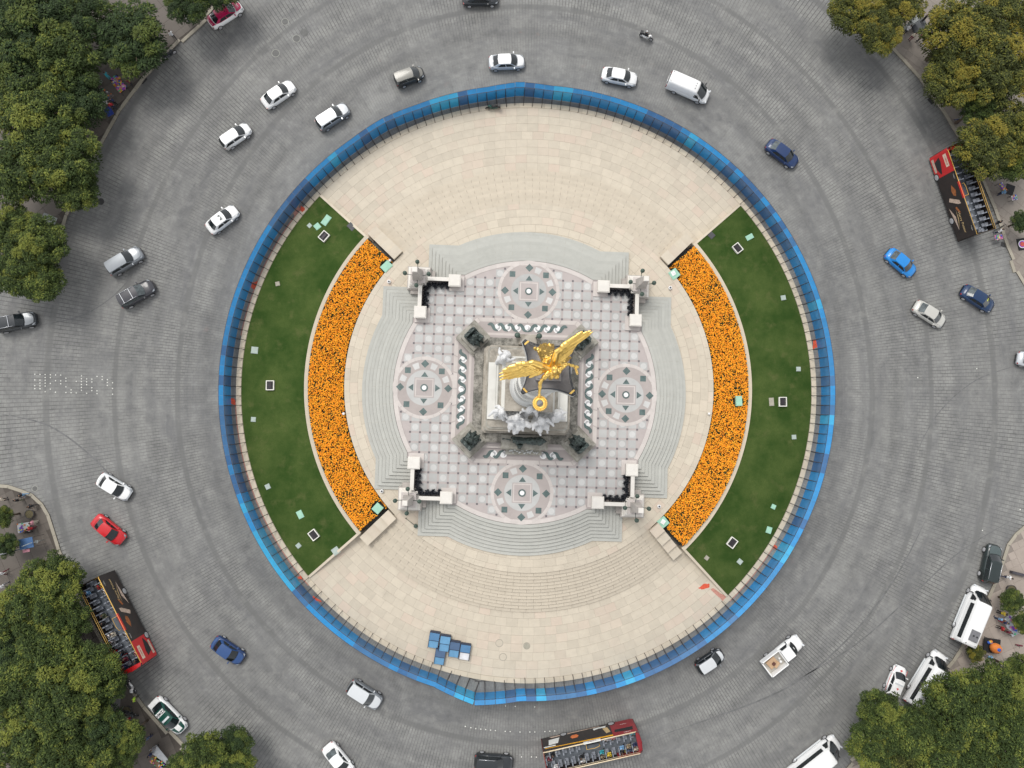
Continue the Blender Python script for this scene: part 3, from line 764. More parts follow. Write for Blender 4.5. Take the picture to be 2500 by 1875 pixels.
# lion and child
mb = MB()
mb.tube([(-1.5, 0, .95), (-.9, .02, 1.0), (0, 0, .98), (.8, 0, 1.05), (1.35, 0, 1.2)], [.30, .42, .36, .48, .44], 12)
mb.ball((1.55, 0, 1.42), .52, 12); mb.ball((1.95, 0, 1.45), .30, 10); mb.ball((2.18, 0, 1.36), .17, 8, sc=(1, .9, .8))
for s_ in (-1, 1): mb.ball((1.75, s_*.27, 1.78), .09, 6)
for x_, s_, f in ((1.2, 1, .3), (1.0, -1, -.15), (-1.25, 1, -.35), (-1.05, -1, .2)):
    mb.tube([(x_, s_*.25, 1.0), (x_+f*.5, s_*.28, .5), (x_+f, s_*.28, .08)], [.24, .15, .11], 8); mb.ball((x_+f+.1, s_*.28, .08), .15, 8, sc=(1.4, 1, .7))
mb.tube([(-1.7, 0, 1.0), (-2.1, .1, .8), (-2.4, .15, .3), (-2.65, .1, .25)], [.09, .07, .06, .1], 7)
x, y = onp(.1, -5.75); figure('bronze_lion', 'dark bronze lion striding along the front of the pedestal above the lower medallion', 'statue', m_brz, (x, y, ZT+1.93), MR, 3, 1.0, mb=mb, fold=.03)
mb = drape_figure(31, pose='stand'); x, y = onp(-.55, -6.35); figure('bronze_child_statue', 'small dark bronze child leaning over the back of the bronze lion', 'statue', m_brz, (x, y, ZT+1.93), pi, 4, .62, mb=mb)
G2 = 'white marble figures on the pedestal'
zt2 = ZT+5.85
def pz(zx, zy, z): return P(1100+zx/4.365, 760+zy/4.365, z)
def mfig(lbl, zx, zy, rz, seed, sc, pose='stand', extra=2, mb=None, z=zt2, hh=1.2):
    p = pz(zx, zy, z+hh); figure('marble_statue', lbl, 'statue', m_marb, (p.x, p.y, z), rz, seed, sc, pose, extra, mb=mb, fold=.022, group=G2, vox=.04)
mfig('white marble robed figure above the golden left wing', 570, 505, pi*.75, 41, 1.5)
mfig('white marble figure at the lower left corner of the upper pedestal', 545, 1080, pi*1.8, 42, 1.5)
mfig('white marble figure at the lower right corner of the upper pedestal', 1130, 1115, pi*.2, 43, 1.55)
mfig('tall white marble figure standing highest, just left of the golden wreath', 835, 1045, 0, 44, 1.75, 'stand', 6, hh=1.9)
b4 = drape_figure(45, extra=6); b4.tube([(.2, -.1, .9), (.9, -.25, 1.0), (1.35, .0, .8)], [.25, .2, .1]); b4.tube([(0, -.4, .3), (.1, -1.0, .12)], [.2, .1])
mfig('white marble seated figure with an outstretched arm, below the tallest figure', 700, 1140, -.2, 45, 1.75, mb=b4, hh=1.2)
mfig('white marble seated figure below the golden wreath', 960, 1170, .3, 46, 1.65, 'sit', 7, hh=1.0)
# ------- column, capital, railing
col_ = thing('victory_column', 'tall fluted stone column carrying the railed platform of the golden angel', 'column', (MON.x, MON.y, 0), MR)
m_col = stone_mat('column_stone', (.52, .52, .50), .03, stain=(.30, .29, .26))
zb = ZT+8.85
mb = MB(); mb.lathe([(2.05, zb), (2.1, zb+.3), (1.9, zb+.45), (2.0, zb+.7), (1.75, zb+.9), (1.68, zb+1.1)], n=40); mb.build('column_base', m_col, col_)
mb = MB(); n = 48; vs = []
for i, (r, z) in enumerate([(1.66, zb+1.1), (1.60, 20), (1.5, 28), (1.38, 35.4)]):
    for j in range(n*2): vs.append(((r-(.08 if j % 2 else 0))*cos(pi*j/n), (r-(.08 if j % 2 else 0))*sin(pi*j/n), z))
mb.add(vs, [(i*n*2+j, i*n*2+(j+1) % (n*2), (i+1)*n*2+(j+1) % (n*2), (i+1)*n*2+j) for i in range(3) for j in range(n*2)]); mb.build('fluted_shaft', m_col, col_)
for z_ in (18, 25.5): mb = MB(); mb.lathe([(1.55, z_), (1.70, z_+.1), (1.70, z_+.5), (1.55, z_+.6)], n=40); mb.build('shaft_ring', m_pan, col_)
mb = MB(); mb.lathe([(1.38, 35.4), (1.5, 35.6), (1.4, 36.1), (1.5, 36.7), (1.7, 37.2)], n=40); mb.build('capital_bell', m_col, col_)
def concave(h, dip, n=10):
    pts = []
    for q in range(4):
        a = q*pi/2; c, s = cos(a), sin(a)
        for i in range(n+1):
            t = -1+2*i/n; u = h-dip*(1-t*t); v = t*(h-.13)
            pts.append((u*c-v*s, u*s+v*c))
    return pts
m_plat = pm('platform_slate', (.19, .18, .178), .7, sc=1.8, var=.25)
mb = MB(); mb.prism(concave(1.92, .42), 37.2, 37.75, bottom=True); mb.build('capital_slab', m_col, col_)
mb = MB(); mb.prism(concave(1.83, .42), 37.75, 37.80); mb.build('platform_floor', m_plat, col_)
mb = MB(); mb.box((0, 0, 38.0), (1.75, 1.75, .42)); mb.box((0, 0, 38.25), (1.5, 1.5, .1)); mb.build('angel_plinth', pm('plinth_slate', (.26, .245, .235), .7, sc=3, var=.15), col_)
rail_pts = concave(1.86, .42, 10)
mb = MB(); loop = [(x, y, 38.62) for x, y in rail_pts]; mb.tube(loop+[loop[0]], .035, 6)
loop = [(x, y, 37.95) for x, y in rail_pts]; mb.tube(loop+[loop[0]], .028, 6); mb.build('handrail', m_brz2, col_)
mb = MB()
for i, (x, y) in enumerate(rail_pts): mb.box((x, y, 38.2), (.035, .035, .8))
for i in range(len(rail_pts)):
    a, b = rail_pts[i], rail_pts[(i+1) % len(rail_pts)]
    for t in (.33, .66): mb.box((a[0]+(b[0]-a[0])*t, a[1]+(b[1]-a[1])*t, 38.2), (.02, .02, .8))
mb.build('balusters', m_brz2, col_)
m_gold = pm('polished_gold', (.90, .60, .17), .34, metal=1.0, sc=5, var=.12)
m_gold.node_tree.nodes['Principled BSDF'].inputs['Roughness'].default_value = .30
for q in range(4):
    sx, sy = ((1, 1), (-1, 1), (-1, -1), (1, -1))[q]
    mb = MB(); mb.box((sx*1.72, sy*1.72, 38.3), (.16, .16, 1.0), pi/4); mb.box((sx*1.62, sy*1.62, 38.75), (.36, .12, .14), pi/4*sx*sy+pi/2, mi=1); mb.box((sx*1.55, sy*1.65, 38.62), (.3, .08, .08), pi/4*sx*sy+pi/2, mi=1)
    mb.build('corner_finial', [m_brz2, m_gold], col_)
# ------- the golden angel
ang = thing('golden_angel', 'gilded winged angel holding out a laurel wreath on top of the column', 'statue', (0, 0, 0))
A = lambda x, y, z: pz(x, y, z)
mb = MB()
hip = A(1085, 560, 41.6); chest = A(1105, 650, 43.3); neck = A(1112, 648, 43.9); head = A(1108, 632, 44.35)
foot = A(1060, 620, 38.35)
mb.tube([foot, foot+Vector((.05, .12, .7)), (foot+hip)/2+Vector((.05, -.05, .1)), hip], [.16, .2, .28, .36], 12)            # standing leg
mb.tube([hip, A(1050, 500, 40.9), A(1030, 430, 40.2), A(1050, 372, 39.9)], [.33, .26, .18, .11], 10)                          # trailing leg
mb.ball(A(1052, 360, 39.85), .13, 8, sc=(.8, 1.5, .8))
mb.tube([hip-Vector((0, 0, .3)), hip+Vector((0, 0, .35)), (hip+chest)/2, chest, neck-Vector((0, 0, .12))], [.42, .33, .27, .37, .17], 14)
for s_ in (-1, 1): mb.ball(chest+Vector((s_*.16, -.27, .02)), .17, 10)
mb.tube([neck-Vector((0, 0, .12)), head], [.13, .12], 8)
mb.ball(head, .225, 14, sc=(.88, 1, 1.15)); mb.ball(head+Vector((.0, .09, .06)), .235, 12, sc=(.98, 1, .95)); mb.ball(head+Vector((0, .24, 0)), .12, 8)
mb.ball(head+Vector((-.0, -.215, -.02)), .045, 6)
# flowing dress, swept back
for pts, rr in (([A(1040, 540, 41.4), A(985, 450, 40.4), A(960, 370, 39.5)], [.4, .32, .16]),
                ([A(1085, 520, 41.3), A(1060, 430, 40.2), A(1080, 360, 39.4)], [.42, .33, .15]),
                ([A(1060, 520, 41.2), A(1010, 430, 40.0), A(1005, 358, 39.2)], [.40, .36, .2]),
                ([A(1120, 530, 41.4), A(1190, 500, 40.7), A(1260, 450, 40.0)], [.36, .3, .12]),
                ([A(1140, 560, 41.5), A(1215, 520, 40.9), A(1280, 490, 40.4)], [.3, .22, .08]),
                ([A(1000, 480, 40.8), A(930, 400, 40.2), A(895, 395, 40.0)], [.26, .15, .13]),
                ([A(1090, 600, 41.8), A(1050, 640, 40.2), A(1070, 700, 39.0)], [.34, .3, .22]),
                ([A(1190, 420, 40.6), A(1225, 360, 41.2), A(1222, 325, 41.4)], [.12, .1, .07])):
    mb.tube(pts, rr, 10)
# arms
sl_ = A(1040, 655, 43.6); el = A(955, 755, 43.5); ha = A(947, 880, 43.2)
mb.tube([chest+Vector((-.2, 0, .2)), sl_, (sl_+el)/2, el, (el+ha)/2, ha], [.2, .19, .15, .12, .10, .07], 10)
sr = A(1165, 610, 43.5); er = A(1235, 562, 43.3); hr = A(1330, 590, 42.9)
mb.tube([chest+Vector((.2, 0, .2)), sr, (sr+er)/2, er, (er+hr)/2, hr], [.2, .19, .15, .12, .10, .07], 10)
for h, d in ((ha, Vector((0, -1, -.1))), (hr, Vector((1, -.2, -.1)))):
    s2 = d.cross(Vector((0, 0, 1))).normalized(); mb.ball(h+d*.05, .085, 8)
    for i in range(4): mb.tube([h+d*.05+s2*(i-1.5)*.04, h+d*.15+s2*(i-1.5)*.045, h+d*(.2+.02*(i in (1, 2)))+s2*(i-1.5)*.045-Vector((0, 0, .06))], [.026, .024, .018], 5)
    mb.tube([h+s2*.07, h+d*.1+s2*.12], [.028, .02], 5)
body = put('body', fuse(mb, .036, 2, .028, 6.5, [m_gold], 'body'), ang)
# wings: layered feathers over a thick arm
def wing(root, wrist, tip, tail_pts, zr, flip, name='wing'):
    w = MB()
    w.tube([root, (root+wrist)/2+Vector((0, 0, .1)), wrist, (wrist+tip)/2], [.25, .24, .2, .1], 10)
    bone = [root, (root+wrist)/2, wrist, wrist.lerp(tip, .4)]
    n = len(tail_pts)
    for i, tp in enumerate(tail_pts):
        t = i/(n-1)*2.6; k = min(2, int(t)); b = bone[k].lerp(bone[k+1], t-k)
        for layer, L in ((0, 1.0), (1, .62), (2, .36)):
            e = b.lerp(tp, L)+Vector((0, 0, .03*(2-layer)+.05*layer)); mid = b.lerp(tp, L*.5)+Vector((0, 0, .12+.04*layer))
            wd = (.15, .15, .14)[layer]
            w.tube([b+Vector((0, 0, .03*layer)), mid, b.lerp(tp, L*.85)+Vector((0, 0, .06+.04*layer)), e], [wd*.8, wd*1.15, wd*.8, .03], 6, sy=.38)
    return w
lw_t = [A(945, 640, 43.2), A(890, 690, 43.1), A(830, 712, 43.2), A(760, 700, 43.3), A(690, 712, 43.4), A(600, 730, 43.6), A(517, 738, 43.8), A(514, 705, 44.0), A(512, 668, 44.2), A(540, 632, 44.3), A(600, 598, 44.4), A(690, 560, 44.5)]
w1 = wing(A(1050, 612, 43.5), A(870, 545, 44.3), A(620, 610, 44.4), lw_t, 0, 1)
put('wing', fuse(w1, .032, 1, .0, 4, [m_gold], 'wing'), ang)
rw_t = [A(1235, 480, 43.6), A(1270, 450, 43.8), A(1310, 420, 44.0), A(1335, 375, 44.2), A(1370, 330, 44.5), A(1430, 275, 44.8), A(1520, 215, 45.1), A(1500, 200, 45.2), A(1460, 212, 45.2), A(1410, 210, 45.2), A(1350, 255, 45.2), A(1250, 315, 45.0)]
w2 = wing(A(1085, 590, 43.5), A(1130, 430, 44.6), A(1300, 300, 45.1), rw_t, 0, 1)
put('wing', fuse(w2, .032, 1, .0, 4, [m_gold], 'wing'), ang)
wc = A(953, 982, 43.0); mb = MB(); rr = random.Random(2)
for i in range(26):
    a = 2*pi*i/26; p = wc+Vector((cos(a)*.33, sin(a)*.33*1.05, 0)); d = Vector((-sin(a), cos(a), 0))
    for s_ in (-1, 0, 1):
        q = d.lerp(Vector((cos(a), sin(a), 0))*s_, .62)
        mb.tube([p, p+q*.14+Vector((0, 0, .04)), p+q*.27], [.035, .06, .008], 5, sy=.5)
mb.tube([wc+Vector((cos(2*pi*i/20)*.31, sin(2*pi*i/20)*.32, 0)) for i in range(21)], .05, 6, caps=False)
mb.build('laurel_wreath', m_gold, ang)
mb = MB()
for i in range(5):
    c = hr+Vector((.03*i, -.06-.09*i, -.02*i)); mb.tube([c+Vector((cos(t*pi/4)*.06, sin(t*pi/4)*.075, .02*(i % 2))) for t in range(9)], .022, 5, caps=False)
mb.build('broken_chain', m_gold, ang)
# ================================================================ FENCE
def paint(nm, c): return pm(nm, c, .38, sc=1.3, var=.10, coat=.25)
m_bl = [paint('blue_steel_bright', (.016, .22, .50)), paint('blue_steel_mid', (.02, .19, .43)), paint('blue_steel_navy', (.03, .115, .27)), paint('blue_steel_cyan', (.03, .32, .56)), paint('blue_steel_slate', (.04, .14, .30))]
m_frame = pm('worn_steel_frame', (.06, .055, .055), .6, metal=.3, sc=5, var=.3)
fence = thing('barrier_fence', 'ring of tall blue steel barrier panels enclosing the whole monument', 'fence')
NP = 194; RF = 36.28
def rf(a):
    d = math.degrees(a) % 360
    b = 0
    for c, amp, w in ((260, .95, 8), (92, .32, 6), (119, .2, 7)):
        x = abs(d-c)/w
        if x < 1: b += amp*(1-x)
    return RF+b
seq = []; rr = random.Random(11); last = 0
for i in range(NP):
    last = last if rr.random() < .38 else rr.choice((0, 0, 1, 1, 2, 2, 3, 4)); seq.append(last)
wd = 2*pi*RF/NP+.012; fm = {}
def panel_mesh(ci):
    mb = MB(); w = wd/2-.012
    mb.box((0, 0, 1.22), (.03, 2*w, 2.36))
    mb.add([(0, -w, 2.4), (0, w, 2.4), (.44, w, 2.80), (.44, -w, 2.80), (-.02, -w, 2.42), (-.02, w, 2.42), (.43, w, 2.825), (.43, -w, 2.825)], [(0, 3, 2, 1), (4, 5, 6, 7), (3, 7, 6, 2), (0, 4, 7, 3), (1, 2, 6, 5)])
    return mb.mesh('panel', m_bl[ci])
brace = MB(); brace.tube([(-.02, 0, 1.75), (-1.3, 0, .12)], .035, 5); brace.box((-.7, 0, .05), (1.35, .06, .06)); brace.tube([(-.03, 0, .06), (-.03, 0, 2.4)], .03, 4); brace = brace.mesh('brace', m_frame)
frm = MB(); frm.box((-.02, 0, 2.41), (.06, wd-.02, .04)); frm.box((-1.33, 0, .05), (.05, wd, .05)); frm.box((.43, 0, 2.815), (.035, wd-.02, .035)); frm = frm.mesh('frame', m_frame)
for i in range(NP):
    a = 2*pi*(i+.5)/NP; r = rf(a); da = (rf(a+.01)-rf(a-.01))/(.02*r)
    if seq[i] not in fm: fm[seq[i]] = panel_mesh(seq[i])
    p = put('panel', fm[seq[i]], fence, loc=(r*cos(a), r*sin(a), 0), rz=a-atan2(da, 1))
    b = put('brace', brace, p, loc=(0, wd/2, 0)); f = put('frame', frm, p)
# fallen lengths behind the fence near the bottom
# blue barriers stored on the lower apron
m_bl2 = [paint('faded_blue_sheet', (.07, .18, .33)), paint('faded_pale_blue_sheet', (.11, .27, .44)), paint('faded_slate_blue_sheet', (.06, .11, .20)), pm('white_sheet', (.6, .6, .62), .6)]
Z8 = lambda x, y, z=.3: P(700+x/4.424, 1300+y/4.424, z)
for i, (x, y, ci, cj, h, lab) in enumerate(((1592, 1155, 0, 1, .55, 'leftmost of the stored blue barriers on the lower paving'), (1708, 1190, 1, 1, .62, 'second from the left and topmost of the stored blue barriers'), (1655, 1335, 2, 1, .5, 'lowest of the stored blue barriers, nearest the fence'), (1812, 1255, 2, 1, .55, 'third from the left of the stored blue barriers'), (1925, 1285, 0, 3, .5, 'rightmost of the stored blue barriers, with a white lower sheet'))):
    p = Z8(x, y); t = thing('stored_barrier', lab, 'barrier', (p.x, p.y, ZP), R_(-9), 'blue barriers stored inside the fence')
    mb = MB(); mb.box((0, .42, h), (1.16, .86, .05)); mb.build('upper_sheet', m_bl2[ci], t)
    mb = MB(); mb.box((0, -.5, h-.1), (1.14, .78, .05)); mb.build('lower_sheet', m_bl2[cj], t)
    mb = MB()
    for sx in (-1, 1):
        mb.box((sx*.58, 0, h*.5), (.05, 1.95, .05)); mb.box((sx*.58, .9, h*.5), (.05, .05, h))
        mb.box((sx*.58, -.9, h*.45), (.05, .05, h*.9)); mb.box((sx*.59, 0, h-.02), (.05, 1.9, .06))
    mb.box((0, .95, h*.55), (1.16, .14, h*.9)); mb.box((0, -.04, h-.1), (1.1, .16, .04)); mb.build('frame', pm('navy_steel', (.02, .03, .06), .5), t)
# ================================================================ LIDS, LAMPS, SMALL FIXTURES
m_mint = pm('mint_painted_lid', (.30, .52, .40), .7, sc=3, var=.07)
m_mint2 = pm('pale_concrete_lid', (.36, .42, .38), .8, sc=3, var=.1)
m_stone2 = pm('stone_lid', (.33, .31, .25), .9, sc=3, var=.15)
m_grate = pm('dark_grating', (.07, .07, .075), .6, metal=.3)
def zl(p):
    r = hypot(p.x, p.y)
    return 1.25-(r-27.1)*.131 if r > 27.1 else 2.0
side_of = lambda p: 'left' if p.x < 0 else 'right'
def lid(px, py, w, h, ang_, mat, what, h_=.1):
    p = P(px, py, .8); z = zl(p); p = P(px, py, z)
    o = MB(); o.box((0, 0, 0), (w, h, h_)); o.box((0, 0, h_/2+.012), (w*.86, h*.86, .024)); o = o.build('access_hatch', mat, loc=(p.x, p.y, z+.03), rz=R_(ang_))
    tag(o, what, 'lid', 'utility lids in the lawns and beds')
lid(796.5, 538, .74, 1.3, -35, m_mint, 'long mint green lid near the top of the left lawn')
lid(775, 553, .72, .72, 40, m_mint, 'square mint green lid beside the long one on the left lawn')
lid(756, 551, .5, .5, 45, m_mint2, 'small grey lid left of two mint green lids on the left lawn')
lid(678, 693, .52, .52, 12, m_stone2, 'small stone coloured lid high on the left side of the left lawn')
lid(622, 855, .82, .82, -5, m_mint2, 'pale square lid on the left lawn near the fence, above the middle')
lid(619, 1024, .58, .58, -3, m_mint2, 'small pale lid on the left lawn, below the middle floodlight box')
lid(654, 1188, .58, .62, 25, m_mint2, 'small tilted pale lid on the lower part of the left lawn')
lid(733, 1256, .68, .95, 27, m_mint, 'mint green rectangular lid on the lower left lawn')
lid(729, 1332, .55, .55, 40, m_mint2, 'small pale lid nearest the lower tip of the left lawn')
lid(820, 1345, .85, .85, 35, m_mint2, 'larger pale lid at the lower edge of the left lawn beside the paving')
lid(1829.7, 579, .95, .62, 28, m_mint, 'mint green lid near the top of the right lawn')
lid(1912, 727, .6, .6, 10, m_mint2, 'small pale lid high on the right side of the right lawn')
lid(1949, 901, .55, .55, 0, m_mint2, 'small pale lid on the right lawn, above the middle floodlight box')
lid(1938, 1067, .55, .55, 3, m_mint2, 'small pale lid on the right lawn, below the middle floodlight box')
lid(1888, 1237, .55, .55, -25, m_mint, 'small mint green lid on the lower right lawn near the fence')
lid(1877, 1294, .65, .8, -18, m_mint, 'mint green lid close to the kerb on the lower right lawn')
lid(1806, 1371, .6, .6, -40, m_mint2, 'small pale lid nearest the lower tip of the right lawn')
lid(1725, 1362, .5, .5, -40, m_stone2, 'small brownish lid at the lower inner corner of the right lawn')
lid(1883, 981, .6, 1.0, 3, m_stone2, 'brownish stone slab left of the middle floodlight box on the right lawn')
lid(858, 553.5, .95, .7, -45, m_grate, 'grey grated lid at the upper inner corner of the left lawn')
lid(1736.6, 575, .72, .72, 45, m_grate, 'grey grated lid at the upper inner corner of the right lawn')
lid(943.6, 650.5, 1.25, .95, 55-10, m_mint, 'mint green lid at the upper end of the left flower bed')
lid(1646, 669, 1.1, 1.1, 36, m_mint, 'mint green lid under a white sheet, upper end of the right flower bed')
lid(922, 1241, 1.05, 1.0, -42+90, m_mint, 'mint green lid at the lower end of the left flower bed')
lid(1619, 1275, 1.1, 1.1, 38, m_mint, 'mint green lid under a white sheet, lower end of the right flower bed')
lid(1803, 979, .75, 1.2, 2, m_mint, 'mint green box on the outer side of the right flower bed', .4)
for px, py, a in ((1619, 1274, -35), (1644, 667, 30)):
    p = P(px, py, 2.15); o = MB(); o.box((0, 0, 0), (.5, .55, .03)); o.box((.1, .05, .05), (.25, .3, .06)); tag(o.build('white_sheet', m_white, loc=(p.x, p.y, 2.15), rz=R_(a)), 'white sheet on the mint green lid, %s end of the right bed' % ('lower' if py > 1000 else 'upper'), 'sheet')
m_lite = pm('floodlight_frame', (.72, .70, .64), .6)
for px, py, a, lab in ((792, 578, -40, 'near the top of the left lawn'), (661, 941, 0, 'in the middle of the left lawn'), (767, 1305, 38, 'near the bottom of the left lawn'), (1799, 607, 38, 'near the top of the right lawn'), (1909, 981, 0, 'in the middle of the right lawn'), (1786, 1324, -38, 'near the bottom of the right lawn')):
    p = P(px, py, .8); z = zl(p); p = P(px, py, z); t = thing('floodlight_box', 'white framed floodlight box with dark grille, %s' % lab, 'floodlight', (p.x, p.y, z), R_(a), 'floodlight boxes in the lawns')
    mb = MB()
    for s_ in (-1, 1): mb.box((s_*.43, 0, .15), (.09, 1.15, .42)); mb.box((0, s_*.535, .15), (.77, .09, .42))
    mb.build('frame', m_lite, t); mb = MB(); mb.box((0, 0, .05), (.77, .98, .3)); mb.build('pit', m_grate, t)
    mb = MB()
    for k in range(4): mb.box((-.27+k*.18, 0, .26), (.03, .98, .03))
    mb.box((0, 0, .25), (.3, .7, .12)); mb.build('grille', pm('grille', (.035, .03, .035), .5, metal=.5), t)
for px, py, lab in ((932.5, 1199, 'at the lower left of the walkway'), (1608.6, 1236, 'at the lower right of the walkway'), (1635.5, 703, 'at the upper right of the walkway'), (950, 688, 'at the upper left of the walkway')):
    p = P(px, py, 2.1); t = thing('round_lamp_housing', 'short white round lamp housing standing %s' % lab, 'lamp', (p.x, p.y, ZW), 0, 'white lamp housings on the walkway')
    mb = MB(); mb.lathe([(.20, 0), (.22, .28), (.16, .34), (0.0, .34)], n=16); mb.build('housing', m_white, t)
    mb = MB(); mb.lathe([(.12, .33), (.11, .36)], n=12); mb.build('lens', m_grate, t)
for px, py, lab in ((839, 1010, 'left'), (1731, 1010, 'right'), (952, 636, 'upper left')):
    p = P(px, py, 2.2); t = thing('globe_light', 'white globe light at the edge of the %s flower bed' % lab, 'lamp', (p.x, p.y, ZW), 0, 'white globe lights')
    mb = MB(); mb.ball((0, 0, .25), .17, 12); mb.build('globe', m_white, t); mb = MB(); mb.lathe([(.08, 0), (.06, .12)], n=8); mb.build('stem', m_grate, t)
# fallen lamp on the walkway
p0, p1 = P(991, 1266, 2.1), P(1015, 1284, 2.1)
t = thing('fallen_lamp_post', 'thin lamp post lying on the paving below the lower left obelisk', 'lamp', (p0.x, p0.y, ZW)); d = p1-p0
mb = MB(); mb.tube([(0, 0, .05), (d.x, d.y, .12)], .03, 6); mb.ball((0, 0, .06), .08, 6); mb.build('pole', m_lamp, t)
mb = MB(); mb.lathe([(.15, 0), (.26, .1), (.24, .25), (.1, .32), (.03, .36)], (d.x, d.y, .02), 8, sm=False); mb.build('lantern', m_lamp, t)
# rings let into the ground
def ring(px, py, r, z, lab, m, mid=None, nm='manhole_cover'):
    p = P(px, py, z); t = thing(nm, lab, 'manhole', (p.x, p.y, z), 0)
    mb = MB(); mb.arcband(r-.06, r, 0, 2*pi, -.02, .006, n=28); mb.build('rim', m, t)
    mb = MB(); mb.lathe([(r-.07, -.02), (r-.07, .004)], n=28, sm=False); mb.build('cover', mid or m, t)
m_rim = pm('rim_concrete', (.30, .30, .27), .9); m_cov = pm('cover_asphalt', (.13, .13, .125), .9); m_iron = pm('iron_cover', (.045, .045, .045), .7); m_rb = pm('rim_in_stone', (.33, .30, .25), .9)
ring(1219, 1570, .46, ZP+.01, 'upper left of three round covers in the lower beige paving', m_rb, m_beige)
ring(1228, 1604, .46, ZP+.01, 'lowest of three round covers in the lower beige paving', m_rb, m_beige)
ring(1286, 1577, .42, ZP+.01, 'rightmost of three round covers in the lower beige paving', m_rb, m_stone2)
ring(673, 130, .5, .004, 'pale ringed manhole on the road left of the white sedan pair at the top left', m_rim, m_cov)
ring(724, 94, .5, .004, 'pale ringed manhole, second along the upper left road', m_rim, m_cov)
ring(743, 80, .48, .004, 'faint pale ringed manhole, rightmost of the group on the upper left road', m_cov, m_cov)
ring(696, 53, .46, .004, 'pale ringed manhole closest to the pink and white taxi', m_rim, m_cov)
ring(246, 492, .42, .004, 'dark round iron manhole near the trees on the left road', m_iron, m_iron)
ring(85, 1193, .36, .004, 'small round manhole beside the lower left traffic island', m_rim, m_cov)
# red paint
m_red = pm('red_paint_splash', (.58, .085, .04), .8, sc=6, var=.2)
m_redl = pm('faded_red_paint', (.46, .22, .17), .85, sc=5, var=.15)
def splash(pts, z, lab, mat=m_red, seed=1):
    r = random.Random(seed); q = [P(x, y, z) for x, y in pts]; out = []
    for i in range(len(q)):
        a, b = q[i], q[(i+1) % len(q)]
        for t in (0, .25, .5, .75): v = a.lerp(b, t); out.append((v.x+r.uniform(-.06, .06), v.y+r.uniform(-.06, .06)))
    mb = MB(); mb.prism(out, z-.002, z+.002); tag(mb.build('paint_splash', mat), lab, 'paint', 'red paint splashes')
zk = ZP+.028
splash([(735, 503), (745, 508), (740, 518), (733, 514)], zk, 'bright red paint splash on the kerb at the top of the left lawn')
splash([(729, 502), (733, 514), (722, 527), (716, 522)], .006, 'red paint smear on the road beside the top of the left lawn', m_redl, 2)
splash([(616, 690), (630, 686), (622, 708), (613, 701)], .006, 'red paint splash behind the fence on the upper left')
splash([(563, 972), (573, 973), (575, 990), (566, 986)], .006, 'red paint splash behind the fence at the far left')
splash([(765, 1455), (788, 1470), (776, 1468), (763, 1460)], .006, 'red paint splash behind the fence at the lower left')
splash([(727, 1408), (736, 1406), (738, 1414), (730, 1413)], zk, 'small red paint splash on the kerb at the lower tip of the left lawn')
splash([(1986, 829), (2000, 828), (1998, 845), (1984, 853)], .006, 'bright orange red paint splash behind the fence on the right')
splash([(1888, 1328), (1898, 1334), (1893, 1342), (1885, 1336)], .006, 'bright red paint spot behind the fence at the lower right')
splash([(1705, 1436), (1720, 1424), (1732, 1426), (1732, 1434), (1715, 1439)], ZP+.01, 'orange red paint splash on the beige paving at the lower right')
splash([(1735, 1438), (1742, 1436), (1778, 1460), (1765, 1468)], ZP+.01, 'faded red paint trail beside the tip of the right lawn', m_redl, 4)
for (a0, a1, r0, r1, lab) in ((R_(143), R_(170), 35.60, 35.76, 'upper left'), (R_(183), R_(222), 35.60, 35.74, 'lower left'), (R_(-47), R_(-32), 35.60, 35.74, 'lower right')):
    mb = MB(); mb.arcband(r0+.04, r1+.06, a0, a1, -.001, .005, n=60); tag(mb.build('paint_trail', m_redl), 'thin red paint trail along the foot of the kerb at the %s' % lab, 'paint', 'red paint trails')
# road studs
m_stud = pm('road_stud', (.75, .75, .68), .5)
V = []
for x, y in [(430, 865), (473, 875), (510, 882), (549, 886), (587, 889), (625, 893), (662, 897), (738, 903), (776, 905), (852, 908), (928, 908), (966, 908), (1044, 905), (1082, 902), (1120, 900), (863, 1100), (940, 1100), (978, 1102), (740, 707), (815, 710), (965, 714)]: V.append(P(1000+x/3.16, 1500+y/3.16, .02))
rr = random.Random(8)
for i in range(16):
    for j in range(7):
        if rr.random() < .62-.02*i: V.append(P((375+i*56)/4.424, 700+(945+j*31+i*2)/4.424, .02))
for x, y in ((2399, 1295), (2241, 922), (2385, 900), (2491, 1244), (1948, 0)): V.append(P(x, y, .02))
sm_ = MB(); sm_.lathe([(.07, 0), (.05, .03), (0, .035)], n=8); sm_ = sm_.mesh('road_stud', m_stud)
m_skid = pm('tyre_mark', (.132, .132, .131), .85, sc=1.5, var=.25)
